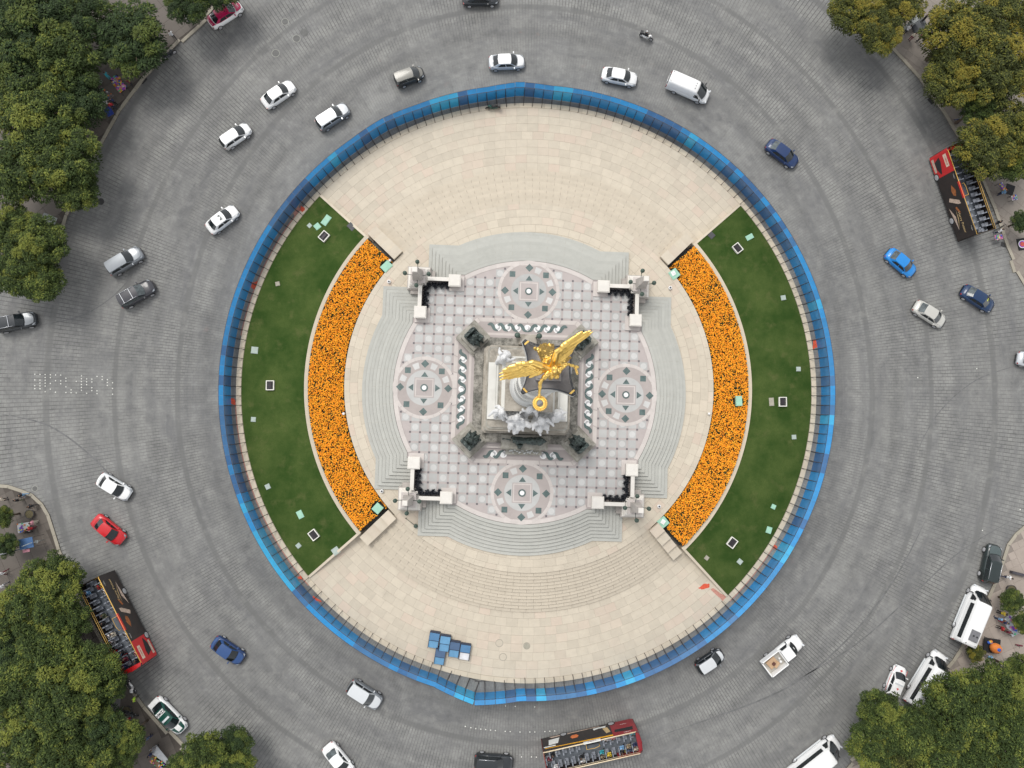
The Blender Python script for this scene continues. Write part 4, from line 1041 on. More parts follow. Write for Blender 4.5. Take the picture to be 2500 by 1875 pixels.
for pts, w_, lab in (([(1890, 1690), (2080, 1580), (2230, 1450), (2340, 1350), (2470, 1270)], .16, 'dark curved tyre mark between the pickup truck and the dark green-grey off-roader'), ([(1600, 1800), (1900, 1690), (2060, 1570), (2180, 1420), (2260, 1270)], .22, 'dark curved tyre mark sweeping past the pickup truck'), ([(0, 1010), (120, 1040), (230, 1120), (330, 1230)], .2, 'dark tyre mark curving in from the left edge above the white sedan'), ([(2490, 890), (2380, 930), (2290, 1010), (2230, 1120)], .14, 'dark tyre mark curving in from the right edge below the champagne sedan'), ([(60, 800), (200, 770), (300, 700), (360, 600)], .14, 'dark tyre mark below the two off-roaders on the left')):
    q = [P(x, y, 0) for x, y in pts]; L = []
    for i in range(len(q)-1):
        a_, b_, c_, d_ = q[max(i-1, 0)], q[i], q[i+1], q[min(i+2, len(q)-1)]
        for t in (j/8 for j in range(8)): L.append(.5*((2*b_)+(c_-a_)*t+(2*a_-5*b_+4*c_-d_)*t*t+(3*b_-a_-3*c_+d_)*t**3))
    L.append(q[-1]); vs = []
    for i, p in enumerate(L):
        d = (L[min(i+1, len(L)-1)]-L[max(i-1, 0)]).normalized(); nn = Vector((-d.y, d.x, 0))*w_*.5*min(1, .15+i*.12, .15+(len(L)-1-i)*.12); vs += [p+nn+Vector((0, 0, .004)), p-nn+Vector((0, 0, .004))]
    mb = MB(); mb.add(vs, [(2*i, 2*i+1, 2*i+3, 2*i+2) for i in range(len(L)-1)]); tag(mb.build('tyre_mark', m_skid), lab, 'tyre mark', 'tyre marks on the road')
for v in V: tag(put('road_stud', sm_, loc=(v.x, v.y, 0)), 'tiny pale round stud set in the grey road paving', 'stud', 'pale studs in the road')
# ================================================================ VEHICLES
m_glass = pm('tinted_glass', (.012, .016, .018), .08, sc=1, var=.3, coat=.3)
m_glass2 = pm('pale_glass', (.06, .075, .078), .10, sc=2.5, var=.6, coat=.3)
m_tyre = pm('tyre_rubber', (.018, .018, .018), .8); m_rim = pm('alloy_rim', (.50, .50, .51), .35, metal=.4)
m_head = pm('headlight_lens', (.62, .64, .66), .15, coat=.5); m_hl = pm('headlamp_glass', (.30, .32, .34), .12, coat=.5, sc=12, var=.4); m_tail = pm('tail_light', (.30, .015, .012), .25, coat=.5)
m_black = pm('black_plastic', (.018, .018, .02), .5); m_chrome = pm('chrome_trim', (.55, .56, .58), .25, metal=.8)
def car_paint(nm, c, metal=.0): return pm('paint_'+nm, c, .32, metal=metal, sc=.8, var=.03, coat=.35)
whl = MB(); 
for s_ in (1,):
    R90 = Matrix.Rotation(pi/2, 4, 'X')
    whl.lathe([(.225, -.11), (.30, -.11), (.325, -.07), (.325, .07), (.30, .11), (.225, .11)], n=20, m=R90)
tyre_me = whl.mesh('tyre', m_tyre)
w = MB(); w.lathe([(.23, -.02), (.23, .112), (.20, .125), (.05, .13)], n=20, m=R90)
for k in range(5): a = k*2*pi/5; w.box((0, 0, 0), (.05, .02, .01))
w2 = MB(); w2.lathe([(.23, .02), (.23, -.112), (.20, -.125), (.05, -.13)], n=20, m=R90)
rim_me = (w.mesh('rim', m_rim), w2.mesh('rim', m_rim))
def wheels(t, xs, hw, r=.325):
    for x in xs:
        for s_ in (1, -1):
            o = put('wheel', tyre_me, t, loc=(x, s_*(hw-.11), r)); o.scale = (r/.325, 1, r/.325)
            put('rim', rim_me[1 if s_ > 0 else 0], o)
def bulge(t, k): return k*(1-t*t)
def body_mesh(S, paint):
    "S: stations (x, halfwidth, z_low, z_belt_edge, z_mid_top)"
    mb = MB(); n = 7; vs = []
    for (x, w, zl_, ze, zc) in S:
        pr = [(0, zl_), (w*.90, zl_), (w*.985, zl_+.16), (w, (zl_+ze)/2), (w*.975, ze-.10), (w*.90, ze-.005), (w*.62, ze+(zc-ze)*.65), (0, zc)]
        ring = pr+[(-a, b) for a, b in pr[1:-1][::-1]]
        vs += [(x, a, b) for a, b in ring]
    m = 14; N = len(S)
    fs = [(i*m+j, i*m+(j+1) % m, (i+1)*m+(j+1) % m, (i+1)*m+j) for i in range(N-1) for j in range(m)]
    fs += [tuple(range(m))[::-1], tuple((N-1)*m+j for j in range(m))]
    mb.add(vs, fs, 0, True); return mb
def panel_grid(mb, P4, nu, nv, bx=(0, 0), crown=0., off=0., mi=0, inset=(0, 0, 0, 0)):
    "surface between rear edge (x0,w0,z0) and front edge (x1,w1,z1): grid across the car"
    (x0, w0, z0), (x1, w1, z1) = P4; vs = []
    for i in range(nu+1):
        u = inset[0]+(1-inset[0]-inset[1])*i/nu
        x = x0+(x1-x0)*u; w = w0+(w1-w0)*u; z = z0+(z1-z0)*u; b = bx[0]+(bx[1]-bx[0])*u
        for j in range(nv+1):
            t = (-1+2*j/nv)*(1-inset[2]); vs.append((x+bulge(t, b), t*w, z+bulge(t, crown)+off))
    fs = [(i*(nv+1)+j, (i+1)*(nv+1)+j, (i+1)*(nv+1)+j+1, i*(nv+1)+j+1) for i in range(nu) for j in range(nv)]
    mb.add(vs, fs, mi, True)
TYPES = {
 'sedan': dict(L=4.55, W=1.80, zb=.93, H=1.46, rb=-1.62, rt=-.95, ft=.42, fb=1.12, wr=.56, hood=.92, trunk=1.03, nose=.66, tail=.78),
 'coupe': dict(L=4.45, W=1.82, zb=.92, H=1.38, rb=-1.45, rt=-.72, ft=.35, fb=1.10, wr=.55, hood=.92, trunk=1.02, nose=.64, tail=.80),
 'hatch': dict(L=3.95, W=1.72, zb=.95, H=1.50, rb=-1.86, rt=-1.50, ft=.30, fb=1.05, wr=.56, hood=.98, trunk=1.0, nose=.72, tail=.90),
 'mpv': dict(L=3.75, W=1.68, zb=1.0, H=1.62, rb=-1.80, rt=-1.60, ft=.38, fb=1.12, wr=.60, hood=1.02, trunk=1.02, nose=.80, tail=.92),
 'suv': dict(L=4.60, W=1.86, zb=1.08, H=1.70, rb=-2.12, rt=-1.85, ft=.32, fb=.98, wr=.62, hood=1.10, trunk=1.05, nose=.86, tail=.98),
 'wagon': dict(L=4.65, W=1.80, zb=1.0, H=1.55, rb=-2.15, rt=-1.85, ft=.35, fb=1.05, wr=.58, hood=1.0, trunk=1.0, nose=.76, tail=.92),
}
def car(kind, color, px, py, ang_, label, group, name='parked_car', metal=.0, sx=1.0, glassmat=None, rails=None, sunroof=False, roofcol=None, hoodcol=None, top2=None, cat='car', side=None, rearglass=None, lit=False, trunkcol=None):
    T = TYPES[kind]; L, W, zb, H = T['L'], T['W'], T['zb'], T['H']; hw = W/2
    p = P(px, py, .75); t = thing(name, label, cat, (p.x, p.y, 0), R_(ang_), group); t.scale = (sx, 1.02, 1)
    hoodcol = hoodcol or (color if side else None)  # darker sides, lighter top paint in sky reflection; taxi and police are two-tone
    pt = color; gl = glassmat or m_glass; body_side = side or pt
    fx, rx = L/2, -L/2; nz, tz, hd, tr = T['nose'], T['tail'], T['hood'], T['trunk']
    S = [(rx+.0, hw*.42, .40, tz-.30, tz-.24), (rx+.03, hw*.62, .36, tz-.20, tz-.12), (rx+.08, hw*.75, .30, tz-.10, tz-.02), (rx+.18, hw*.87, .26, tz-.02, tz+.06), (rx+.36, hw*.94, .23, (tz+zb)/2, max(tr, zb-.02)-.02), (rx+.65, hw*.98, .22, zb-.03, max(tr, zb-.02)), (T['rb']+.1, hw, .20, zb-.01, tr+.0), (-.6, hw, .20, zb, zb+.03), (.4, hw, .20, zb-.02, zb+.02), (T['fb']-.05, hw*.99, .20, hd-.06, hd+.02), (fx-.95, hw*.985, .22, hd-.12, hd-.03), (fx-.60, hw*.955, .23, nz+.13, nz+.22), (fx-.35, hw*.89, .25, nz+.03, nz+.12), (fx-.18, hw*.80, .28, nz-.05, nz+.03), (fx-.08, hw*.68, .31, nz-.14, nz-.06), (fx-.03, hw*.54, .34, nz-.22, nz-.15), (fx, hw*.34, .38, nz-.32, nz-.26)]
    b = body_mesh(S, pt).build('body', body_side, t)
    wb, wt = hw*.90, T['wr']*hw/.9; wt = hw*T['wr']/.9*.9/.78 if False else hw*(.76 if kind in ('suv', 'mpv', 'wagon') else .72)
    rb, rt, ft, fb = T['rb'], T['rt'], T['ft'], T['fb']
    # cabin shell
    mb = MB(); zt = H-.05
    low = [(rb, wb*.86, zb+.0), (rt-.0, wb, zb), (ft, wb, zb), (fb, wb*.88, zb+.0)]
    up = [(rt-.06, wt*.92, zt-.03), (rt+.25, wt, zt), (ft-.1, wt, zt), (ft+.04, wt*.94, zt-.03)]
    vs = []
    for (x, w_, z) in low: vs += [(x, w_, z), (x, -w_, z)]
    for (x, w_, z) in up: vs += [(x, w_, z), (x, -w_, z)]
    fs = []
    for i in range(3):
        fs += [(2*i, 2*i+2, 8+2*i+2, 8+2*i), (2*i+1, 8+2*i+1, 8+2*i+3, 2*i+3)]
    fs += [(0, 8, 9, 1), (6, 7, 15, 14), (8, 10, 11, 9), (10, 12, 13, 11), (12, 14, 15, 13)]
    mb.add(vs, fs); mb.build('cabin', pt, t)
    mb = MB(); panel_grid(mb, ((rt-.08, wt*.97, H-.085), (ft+.05, wt*.98, H-.085)), 6, 8, (-.07, .09), .055, .03)
    vs = mb.v; nrow = 9
    for i in range(7):
        u = i/6; lift = .03*sin(pi*u)
        for j in range(nrow): x, y, z = vs[i*nrow+j]; vs[i*nrow+j] = (x, y, z+lift)
    mb.build('roof', roofcol or pt, t)
    mb = MB(); panel_grid(mb, ((ft+.03, wt*.97, zt-.0), (fb+.03, wb*.90, zb+.03)), 4, 8, (.085, .20), .018, .012, inset=(.02, .04, .05)); mb.build('windshield', gl, t)
    mb = MB(); panel_grid(mb, ((rb-.03, wb*.86, zb+.03), (rt-.05, wt*.93, zt)), 4, 8, (-.10, -.06), .015, .012, inset=(.05, .03, .08)); mb.build('rear_window', rearglass or gl, t)
    for s_ in (1, -1):
        mb = MB(); e = .014
        def sp(u, v):  # side surface
            lx = low[1][0]+(low[2][0]-low[1][0])*u; ux = up[1][0]+(up[2][0]-up[1][0])*u
            return Vector((lx+(ux-lx)*v, s_*(wb+(wt-wb)*v+e), zb+(zt-zb)*v))
        d0, d1 = rb+.12 if kind not in ('sedan', 'coupe') else rb+.45, fb-.16
        q = [Vector((d0, s_*(wb*.99+e), zb+.07)), Vector((rt+.2, s_*(wb+(wt-wb)*.86+e), zb+(zt-zb)*.86)), Vector((ft-.05, s_*(wb+(wt-wb)*.86+e), zb+(zt-zb)*.86)), Vector((d1, s_*(wb*.97+e), zb+.07))]
        mid = -.35
        for lo, hi in ((0.0, .47), (.52, 1.0)):
            a = q[0].lerp(q[3], lo); b_ = q[1].lerp(q[2], lo); c = q[1].lerp(q[2], hi); d = q[0].lerp(q[3], hi)
            mb.add([a, b_, c, d], [(0, 1, 2, 3)])
        mb.build('side_window', gl, t)
        mb = MB(); mb.box((fb-.22, s_*(hw+.10), zb+.04), (.13, .2, .12)); mb.box((fb-.20, s_*(hw-.02), zb-.0), (.07, .1, .05)); mb.build('mirror', pt if lit is not None else m_black, t)
        mb = MB(); mb.add([(fx-.13, s_*hw*.56, nz+.015), (fx-.24, s_*hw*.82, nz-.0), (fx-.46, s_*hw*.90, nz+.10), (fx-.36, s_*hw*.74, nz+.11)], [(0, 1, 2, 3)]); mb.add([(fx-.09, s_*hw*.58, nz-.2), (fx-.22, s_*hw*.85, nz-.18), (fx-.235, s_*hw*.84, nz-.01), (fx-.125, s_*hw*.57, nz+.005)], [(0, 1, 2, 3)]); mb.build('headlight', m_hl, t)
        mb = MB(); mb.box((rx+.16, s_*hw*.74, tz-.12), (.14, hw*.22, .14), -s_*.55); mb.build('taillight', m_tail, t)
    mb = MB(); mb.box((fx-.03, 0, .44), (.12, hw*1.1, .18)); mb.box((rx+.04, 0, .36), (.1, hw*1.3, .14)); mb.build('grille', m_black, t)
    # shut lines of bonnet and boot
    mb = MB(); hw2 = hw*.78
    for s_ in (1, -1): mb.tube([(fb+.15, s_*hw2*.98, hd+.0), (fx-.75, s_*hw2*.95, hd-.07), (fx-.42, s_*hw2*.8, nz+.12)], .008, 4)
    if kind in ('sedan', 'coupe'): mb.tube([(rb-.12, hw*.7, zb+.045), (rb-.22, 0, tr+.03), (rb-.12, -hw*.7, zb+.045)], .008, 4)
    mb.build('shut_line', m_black, t)
    if hoodcol:
        mb = MB(); vs = []
        for i, (x, w_, z) in enumerate(((fb+.16, hw2, hd+.005), (fx-.75, hw2*.96, hd-.045), (fx-.45, hw2*.85, nz+.135), (fx-.25, hw2*.7, nz+.07))):
            for j in range(5): tt = -1+j/2; vs.append((x+.12*(1-tt*tt), tt*w_, z+.035*(1-tt*tt)+.012))
        mb.add(vs, [(i*5+j, i*5+j+5, i*5+j+6, i*5+j+1) for i in range(3) for j in range(4)], 0, True); mb.build('bonnet', hoodcol, t)
    if side and kind in ('sedan', 'coupe') and not trunkcol:
        mb = MB(); vs = []
        for i, (x, w_, z) in enumerate(((rx+.17, hw*.68, tz+.055), (rx+.4, hw*.80, tr-.01), (rb-.06, hw*.84, zb+.035))):
            for j in range(5): tt = -1+j/2; vs.append((x-.08*(1-tt*tt), tt*w_, z+.035*(1-tt*tt)+.015))
        mb.add(vs, [(i*5+j, i*5+j+5, i*5+j+6, i*5+j+1) for i in range(2) for j in range(4)], 0, True); mb.build('boot_lid', pt, t)
    if rails:
        mb = MB()
        for s_ in (1, -1): mb.tube([(rt+.1, s_*wt*.92, H+.0), (ft-.15, s_*wt*.92, H+.03)], .03, 6)
        if rails == 'bars':
            for x in (rt+.45, -.25): mb.box((x, 0, H+.06), (.06, wt*1.9, .03))
        mb.build('roof_rack', m_chrome, t)
    if sunroof: mb = MB(); mb.box((ft-.42, 0, H+.0), (.34, .72, .05)); mb.build('sunroof', m_glass2, t)
    wheels(t, (fx-.85, rx+.85), hw+.03, .325 if kind not in ('suv',) else .36)
    return t
GC = 'cars driving round the circle'
WHT = car_paint('white', (.78, .78, .77)); SIL = car_paint('silver', (.50, .52, .54), .3); LS = car_paint('pale_silver', (.62, .64, .65), .2); GRY = car_paint('grey', (.22, .235, .25), .3)
BLK = car_paint('black', (.022, .026, .03)); DGR = car_paint('dark_green_grey', (.022, .032, .032), .1); RED = car_paint('red', (.50, .012, .018)); NAV = car_paint('navy', (.008, .030, .105)); BLU = car_paint('azure', (.010, .21, .58)); MB_ = car_paint('steel_blue', (.022, .065, .19)); TAN = car_paint('warm_grey', (.19, .185, .165), .1); CHM = car_paint('champagne', (.52, .51, .47), .2); DNV = car_paint('dark_blue', (.005, .028, .085)); CHA = car_paint('charcoal', (.035, .035, .042))
PNK = car_paint('taxi_magenta', (.40, .006, .07)); GRN = car_paint('police_green', (.008, .06, .045))
c = car('sedan', WHT, 679, 229, 36, 'white sedan above the silver estate car on the upper left road', GC, 'moving_car')
c = car('hatch', WHT, 574.5, 331, 36, 'white hatchback with black windows, left of the silver wagon on the upper left road', GC, 'moving_car', sx=1.03)
c = car('sedan', WHT, 542, 535, 38.5, 'white sedan with a grey sunroof, left of the fence', GC, 'moving_car', sunroof=True, sx=.95)
c = car('wagon', LS, 812, 284, 34.5, 'silver estate car with painted sky sheen just outside the fence at the upper left', GC, 'moving_car', side=GRY, sx=.96)
c = car('mpv', TAN, 999, 186, 21, 'small warm grey minivan with shade-painted sides at the top, left of a white sedan', GC, 'moving_car', side=BLK)
c = car('sedan', LS, 1237, 150, 3, 'white sedan with shade-painted sides nearly level at the top centre', GC, 'moving_car', side=SIL, top2=WHT, roofcol=WHT, hoodcol=WHT)
c = car('sedan', WHT, 1513, 186, -11, 'white sedan just behind the white cargo van at the top', GC, 'moving_car')
c = car('sedan', NAV, 1911, 374, -37.5, 'dark blue sedan alone on the upper right road', GC, 'moving_car', rearglass=m_glass2)
c = car('sedan', BLK, 1173, -6, 2, 'dark car cut off by the top edge of the picture', GC, 'moving_car')
c = car('suv', car_paint('mid_silver', (.27, .29, .31), .2), 304, 637, 32.5, 'silver off-roader with a grey roof, beside the trees on the left', GC, 'moving_car', side=GRY)
c = car('suv', CHA, 333, 717.5, 30.5, 'black off-roader with two white roof bars, behind the silver one on the left', GC, 'moving_car', rails='bars', glassmat=m_glass2)
c = car('suv', BLK, 38, 786, 12, 'black off-roader with a roof rack entering at the left edge', GC, 'moving_car', rails='bars', hoodcol=GRY, sx=1.05)
c = car('sedan', WHT, 278, 1189, -31, 'white sedan above the red coupe on the lower left road', GC, 'moving_car', sx=.95, side=LS)
c = car('coupe', RED, 264, 1294, -39, 'bright red coupe on the lower left road', GC, 'moving_car')
c = car('sedan', MB_, 556, 1589, -34, 'metallic blue sedan on the road at the lower left', GC, 'moving_car', side=NAV, sx=.93)
c = car('suv', LS, 890.6, 1696, -32.5, 'white off-roader with black side windows, just below the fence at the lower left', GC, 'moving_car', side=GRY, sx=.95)
c = car('coupe', WHT, 826, 1856, -50, 'white sports saloon cut off by the bottom edge', GC, 'moving_car', rearglass=m_glass2)
c = car('suv', BLK, 1205, 1862, -4, 'black off-roader at the bottom edge, left of the tour bus', GC, 'moving_car', rails='yes')
c = car('hatch', GRY, 1734, 1615, 32, 'small grey hatchback beside the fence at the lower right', GC, 'moving_car', side=BLK, roofcol=LS, hoodcol=LS, sx=.93)
c = car('sedan', BLU, 2201, 641, -41, 'bright azure blue sedan on the right road', GC, 'moving_car', rearglass=m_glass2, sx=.95)
c = car('sedan', CHM, 2271, 766.6, -33, 'champagne silver sedan on the right road', GC, 'moving_car', rearglass=m_glass2, sx=.97)
c = car('sedan', DNV, 2389, 728.6, -33, 'very dark blue sedan with a yellow card on its dashboard', GC, 'moving_car', rearglass=m_glass2, sx=.99)
mb = MB(); mb.box((.72, .2, 1.27), (.28, .34, .03), .2); mb.build('yellow_card', pm('yellow_card', (.62, .72, .06), .6), c)
c = car('sedan', SIL, 2528, 882, -12, 'silver car cut off by the right edge', GC, 'moving_car')
c = car('suv', DGR, 2420, 1376.6, 76, 'dark green-grey off-roader parked by the kerb on the right', GC, 'parked_car', glassmat=m_glass, rails='yes', hoodcol=car_paint('green_grey', (.075, .10, .10), .2), sx=1.03)
c = car('sedan', PNK, 549, 33, 35, 'pink and white taxi under the trees at the top left', GC, 'taxi', side=WHT, cat='taxi', sx=1.02, hoodcol=PNK)
for s_, x_ in (('CDMX', -1.98),):
    me = text_mesh(s_, .34, WHT, ext=.006); o = put('lettering', me, c, loc=(x_, 0, .97)); o.rotation_euler = (0, 0, -pi/2)
me = text_mesh('TAXI', .3, WHT, ext=.006); o = put('lettering', me, c, loc=(1.75, 0, .95)); o.rotation_euler = (0, .12, -pi/2)
# police car
c = car('sedan', GRN, 410, 1748, -45, 'green and white police car parked at the lower left kerb', GC, 'police_car', side=WHT, hoodcol=GRN, cat='police car', sx=1.13, trunkcol=WHT)
mb = MB(); mb.box((-.72, 0, 1.485), (.46, 1.1, .05)); mb.build('roof_patch', WHT, c)
me = text_mesh('CDMX', .40, m_black, ext=.008, bold=.012); o = put('lettering', me, c, loc=(-.72, 0, 1.517), rz=pi/2+pi); 
mb = MB(); mb.box((.12, 0, 1.53), (.22, .95, .1)); mb.build('light_bar', m_head, c)
mb = MB(); vs = []
for i, (x, w_, z) in enumerate(((1.25, .30, .965), (1.6, .30, .93), (1.95, .28, .83))):
    for j in range(3): vs.append((x, (-1+j)*w_, z+.02))
mb.add(vs, [(i*3+j, i*3+j+3, i*3+j+4, i*3+j+1) for i in range(2) for j in range(2)]); mb.build('bonnet_stripe', WHT, c)
mb = MB(); mb.box((-1.95, 0, 1.03), (.5, 1.35, .03)); mb.build('boot_lid', WHT, c)
# red cross car
c = car('hatch', WHT, 2188, 1663, 66, 'white ambulance car with small red crosses beside a parked white van at the lower right', GC, 'ambulance_car', cat='ambulance', sx=.96)
m_rc = pm('red_cross', (.6, .01, .015), .5)
for x_, z_ in ((1.45, .975), (-.75, 1.50)):
    mb = MB(); mb.box((x_, 0, z_+.02), (.30, .09, .02)); mb.box((x_, 0, z_+.0205), (.09, .30, .02)); mb.build('red_cross', m_rc, c)
mb = MB(); mb.box((-.15, 0, 1.56), (.16, 1.0, .08)); mb.build('light_bar', m_head, c)
mb = MB()
for s_ in (1, -1): mb.tube([(1.7, s_*.76, .84), (.2, s_*.875, .78), (-1.6, s_*.86, .8)], .022, 4)
mb.build('red_stripe', m_rc, c)
# ---------------------------------------------------------------- vans
def van(px, py, ang_, label, L=7.0, W=2.0, H=2.75, cargo=False, ac=None, longwin=True, px_z=1.2):
    p = P(px, py, px_z); t = thing('white_van', label, 'van', (p.x, p.y, 0), R_(ang_), 'white vans')
    hw = W/2; fx, rx = L/2, -L/2; zb = 1.15
    hood = 1.15 if not cargo else 1.12; hl = .95 if not cargo else .85
    S = [(rx+.0, hw*.97, .4, H*.5, H*.5), (rx+.06, hw, .3, zb, zb), (fx-hl-.4, hw, .28, zb, zb+.0), (fx-hl, hw*.985, .28, hood-.02, hood+.08), (fx-.45, hw*.93, .3, hood-.2, hood-.08), (fx-.12, hw*.78, .32, .72, .84), (fx, hw*.62, .36, .5, .58)]
    body_mesh(S, WHT).build('body', WHT, t)
    # upper shell
    mb = MB(); vs = []; N = 0
    tw = .84 if not cargo else .80
    st = [(rx+.04, .985, tw-.02, H-.06), (rx+.35, 1, tw, H), (fx-2.5, 1, tw, H+.0), (fx-hl-.95, 1, tw, H-.05), (fx-hl-.85, .99, tw*.97, H-.13)]
    for x, a, b, z in st:
        for (y, zz) in ((hw*a, zb-.05), (hw*a*.985, zb+(z-zb)*.45), (hw*(a*.3+b*.7), z-.22), (hw*b, z-.06), (hw*b*.8, z), (0, z+.035)): vs.append((x, y, zz))
        for (y, zz) in ((-hw*b*.8, z), (-hw*b, z-.06), (-hw*(a*.3+b*.7), z-.22), (-hw*a*.985, zb+(z-zb)*.45), (-hw*a, zb-.05)): vs.append((x, y, zz))
    m = 11
    fs = [(i*m+j, i*m+j+1, (i+1)*m+j+1, (i+1)*m+j) for i in range(len(st)-1) for j in range(m-1)]+[tuple(range(m))[::-1]]
    mb.add(vs, fs, 0, True)
    # cab front: pillars down to the bonnet
    a = (len(st)-1)*m; fv = [vs[a+i] for i in range(m)]; base = []
    for i in range(m):
        y = fv[i][1]; t_ = y/hw; base.append((fx-hl+.02+.22*(1-t_*t_), hw*(1-2*i/(m-1))*.97, zb+.02))
    mb.add(fv+base, [(i, i+1, m+i+1, m+i) for i in range(m-1)], 0, False)
    mb.build('shell', WHT, t)
    mb = MB(); panel_grid(mb, ((fx-hl-.80, hw*tw*.96, H-.16), (fx-hl+.10, hw*.93, zb+.08)), 4, 8, (.06, .26), .02, .04, inset=(.0, .02, .06)); mb.build('windshield', m_glass, t)
    for s_ in (1, -1):
        g = lambda x, f, e=.022: Vector((x, s_*(hw*(1-(1-tw)*max(0, (f-.35))/.65*.93)+e), zb+(H-zb)*f))
        mb = MB(); x1 = fx-hl-.25; x0 = fx-hl-1.0
        mb.add([g(x0, .08), g(x0, .60), g(x0+.35, .62), g(x1+.05, .10)], [(0, 1, 2, 3)]); mb.build('cab_window', m_glass, t)
        if longwin:
            mb = MB(); mb.add([g(rx+.5, .28, .02), g(rx+.5, .66, .03), g(fx-hl-1.35, .66, .03), g(fx-hl-1.35, .28, .02)], [(0, 1, 2, 3)]); mb.build('side_window', m_glass, t)
        mb = MB(); mb.box((fx-hl-.15, s_*(hw+.17), zb+.15), (.12, .24, .3)); mb.build('mirror', m_black, t)
        mb = MB(); mb.box((fx-.16, s_*hw*.74, .82), (.18, .3, .2), -s_*.3); mb.build('headlight', m_head, t)
        mb = MB(); mb.box((rx+.0, s_*hw*.93, 1.0), (.08, .14, .5)); mb.build('taillight', m_tail, t)
        if not cargo: mb = MB(); mb.box((0, s_*(hw+.06), .35), (L-3.2, .16, .08)); mb.build('side_step', LS, t)
        if not cargo: mb = MB(); mb.box((fx-hl+.25, s_*hw*.55, hood+.10), (.09, .34, .02), s_*.3); mb.build('bonnet_vent', m_black, t)
    if cargo:
        mb = MB(); mb.tube([(rx-.05, -.7, .5), (rx-.15, -.7, 1.6), (rx-.1, -.7, H-.1)], .03, 5); mb.tube([(rx-.05, .3, .5), (rx-.15, .3, 1.6), (rx-.1, .3, H-.1)], .03, 5); mb.tube([(rx-.13, -.7, 1.4), (rx-.13, .3, 1.4)], .03, 5); mb.build('rear_ladder', WHT, t)
        mb = MB()
        for j in range(3): mb.box((fx-hl-1.25, -.35+j*.35, H+.05), (.1, .05, .06))
        mb.build('roof_lights', m_black, t)
        mb = MB(); mb.box((rx+.02, 0, 1.55), (.06, W*.75, .6)); mb.build('rear_window', m_glass, t)
    if ac == 'grey':
        mb = MB(); mb.box((rx+1.35, 0, H+.14), (1.35, 1.05, .22), top=.93); mb.build('roof_unit', pm('roof_unit_grey', (.16, .16, .17), .6), t)
        for s_ in (1, -1): mb = MB(); mb.lathe([(.12, 0), (.10, .04), (0, .04)], (rx+1.35, s_*.22, H+.25), 12); mb.build('roof_fan', m_black, t)
    if ac == 'white': mb = MB(); mb.box((rx+3.1, 0, H+.1), (1.5, 1.0, .16), top=.94); mb.build('roof_unit', WHT, t)
    mb = MB()
    for s_ in (1, -1): mb.box((rx+.25, s_*.6, H+.03), (.12, .08, .04))
    mb.build('roof_marker', m_black, t)
    wheels(t, (fx-1.05, rx+(1.6 if not cargo else 1.25)), hw+.02, .36)
    return t
van(1683, 213, -23.5, 'white cargo van with a ladder on its rear doors on the upper road', 5.5, 1.98, 2.1, cargo=True, longwin=False, px_z=1.2)
van(2378, 1503, 65, 'long white van with a grey unit on its roof, parked at the right kerb', 7.2, 2.05, 2.75, ac='grey', px_z=1.5)
van(2270, 1662, 56, 'long white van parked half under the trees beside the ambulance car', 7.2, 2.05, 2.75, ac='white', px_z=1.5)
van(1995, 1860, 36, 'long white van leaving the picture at the bottom right', 7.2, 2.05, 2.75, px_z=1.5)
van(2140, 1800, 45, 'white van almost hidden under the trees at the lower right, its tail showing', 6.2, 2.0, 2.5, px_z=1.3)
# pickup
p = P(1912.6, 1596, .9); t = thing('pickup_truck', 'white pickup truck with an open load bed carrying boxes, at the lower right', 'truck', (p.x, p.y, 0), R_(36.5))
L = 5.5; fx, rx = 2.75, -2.75; hw = .93
S = [(-.35, hw, .3, .98, .98), (-.3, hw, .3, 1.02, 1.02), (.9, hw, .3, 1.0, 1.06), (1.5, hw*.99, .3, 1.0, 1.10), (2.2, hw*.94, .3, .9, 1.0), (2.6, hw*.80, .32, .72, .82), (2.75, hw*.6, .38, .5, .56)]
body_mesh(S, WHT).build('cab_body', WHT, t)
mb = MB(); mb.box((.38, 0, 1.38), (1.45, 1.66, .76), top=.84); mb.build('cab', WHT, t)
mb = MB(); panel_grid(mb, ((.95, .68, 1.76), (1.52, .80, 1.08)), 4, 8, (.07, .16), .015, .02, inset=(.03, .03, .06)); mb.build('windshield', m_glass, t)
mb = MB(); mb.box((1.22, .05, 1.5), (.25, .3, .02), 0); mb.build('dashboard_paper', m_white, t)
for s_ in (1, -1):
    mb = MB(); mb.add([(-.1, s_*.82, 1.12), (-.05, s_*.735, 1.65), (.65, s_*.735, 1.65), (1.0, s_*.82, 1.12)], [(0, 1, 2, 3)]); mb.build('side_window', m_glass, t)
    mb = MB(); mb.box((.95, s_*1.03, 1.15), (.1, .2, .2)); mb.build('mirror', m_black, t); mb = MB(); mb.box((2.55, s_*.66, .8), (.2, .3, .16), -s_*.3); mb.build('headlight', m_head, t)
mb = MB(); mb.box((-1.6, 0, .8), (2.45, 1.9, .08)); mb.build('bed_floor', pm('bed_floor', (.42, .40, .36), .8, sc=2, var=.2), t)
mb = MB()
for s_ in (1, -1): mb.box((-1.6, s_*.98, 1.2), (2.5, .08, .85)); mb.box((-1.6, s_*1.0, 1.64), (2.55, .12, .06))
mb.box((-.38, 0, 1.25), (.08, 1.9, .95)); mb.box((-2.82, 0, 1.2), (.08, 2.0, .85)); mb.box((-2.84, 0, 1.64), (.12, 2.1, .06)); mb.build('bed_wall', WHT, t)
mb = MB(); mb.box((-1.75, .05, .99), (1.2, 1.0, .3), .1); mb.box((-1.45, -.45, 1.02), (.8, .35, .35), .3); mb.build('cardboard_box', pm('cardboard', (.46, .31, .19), .9, sc=4), t)
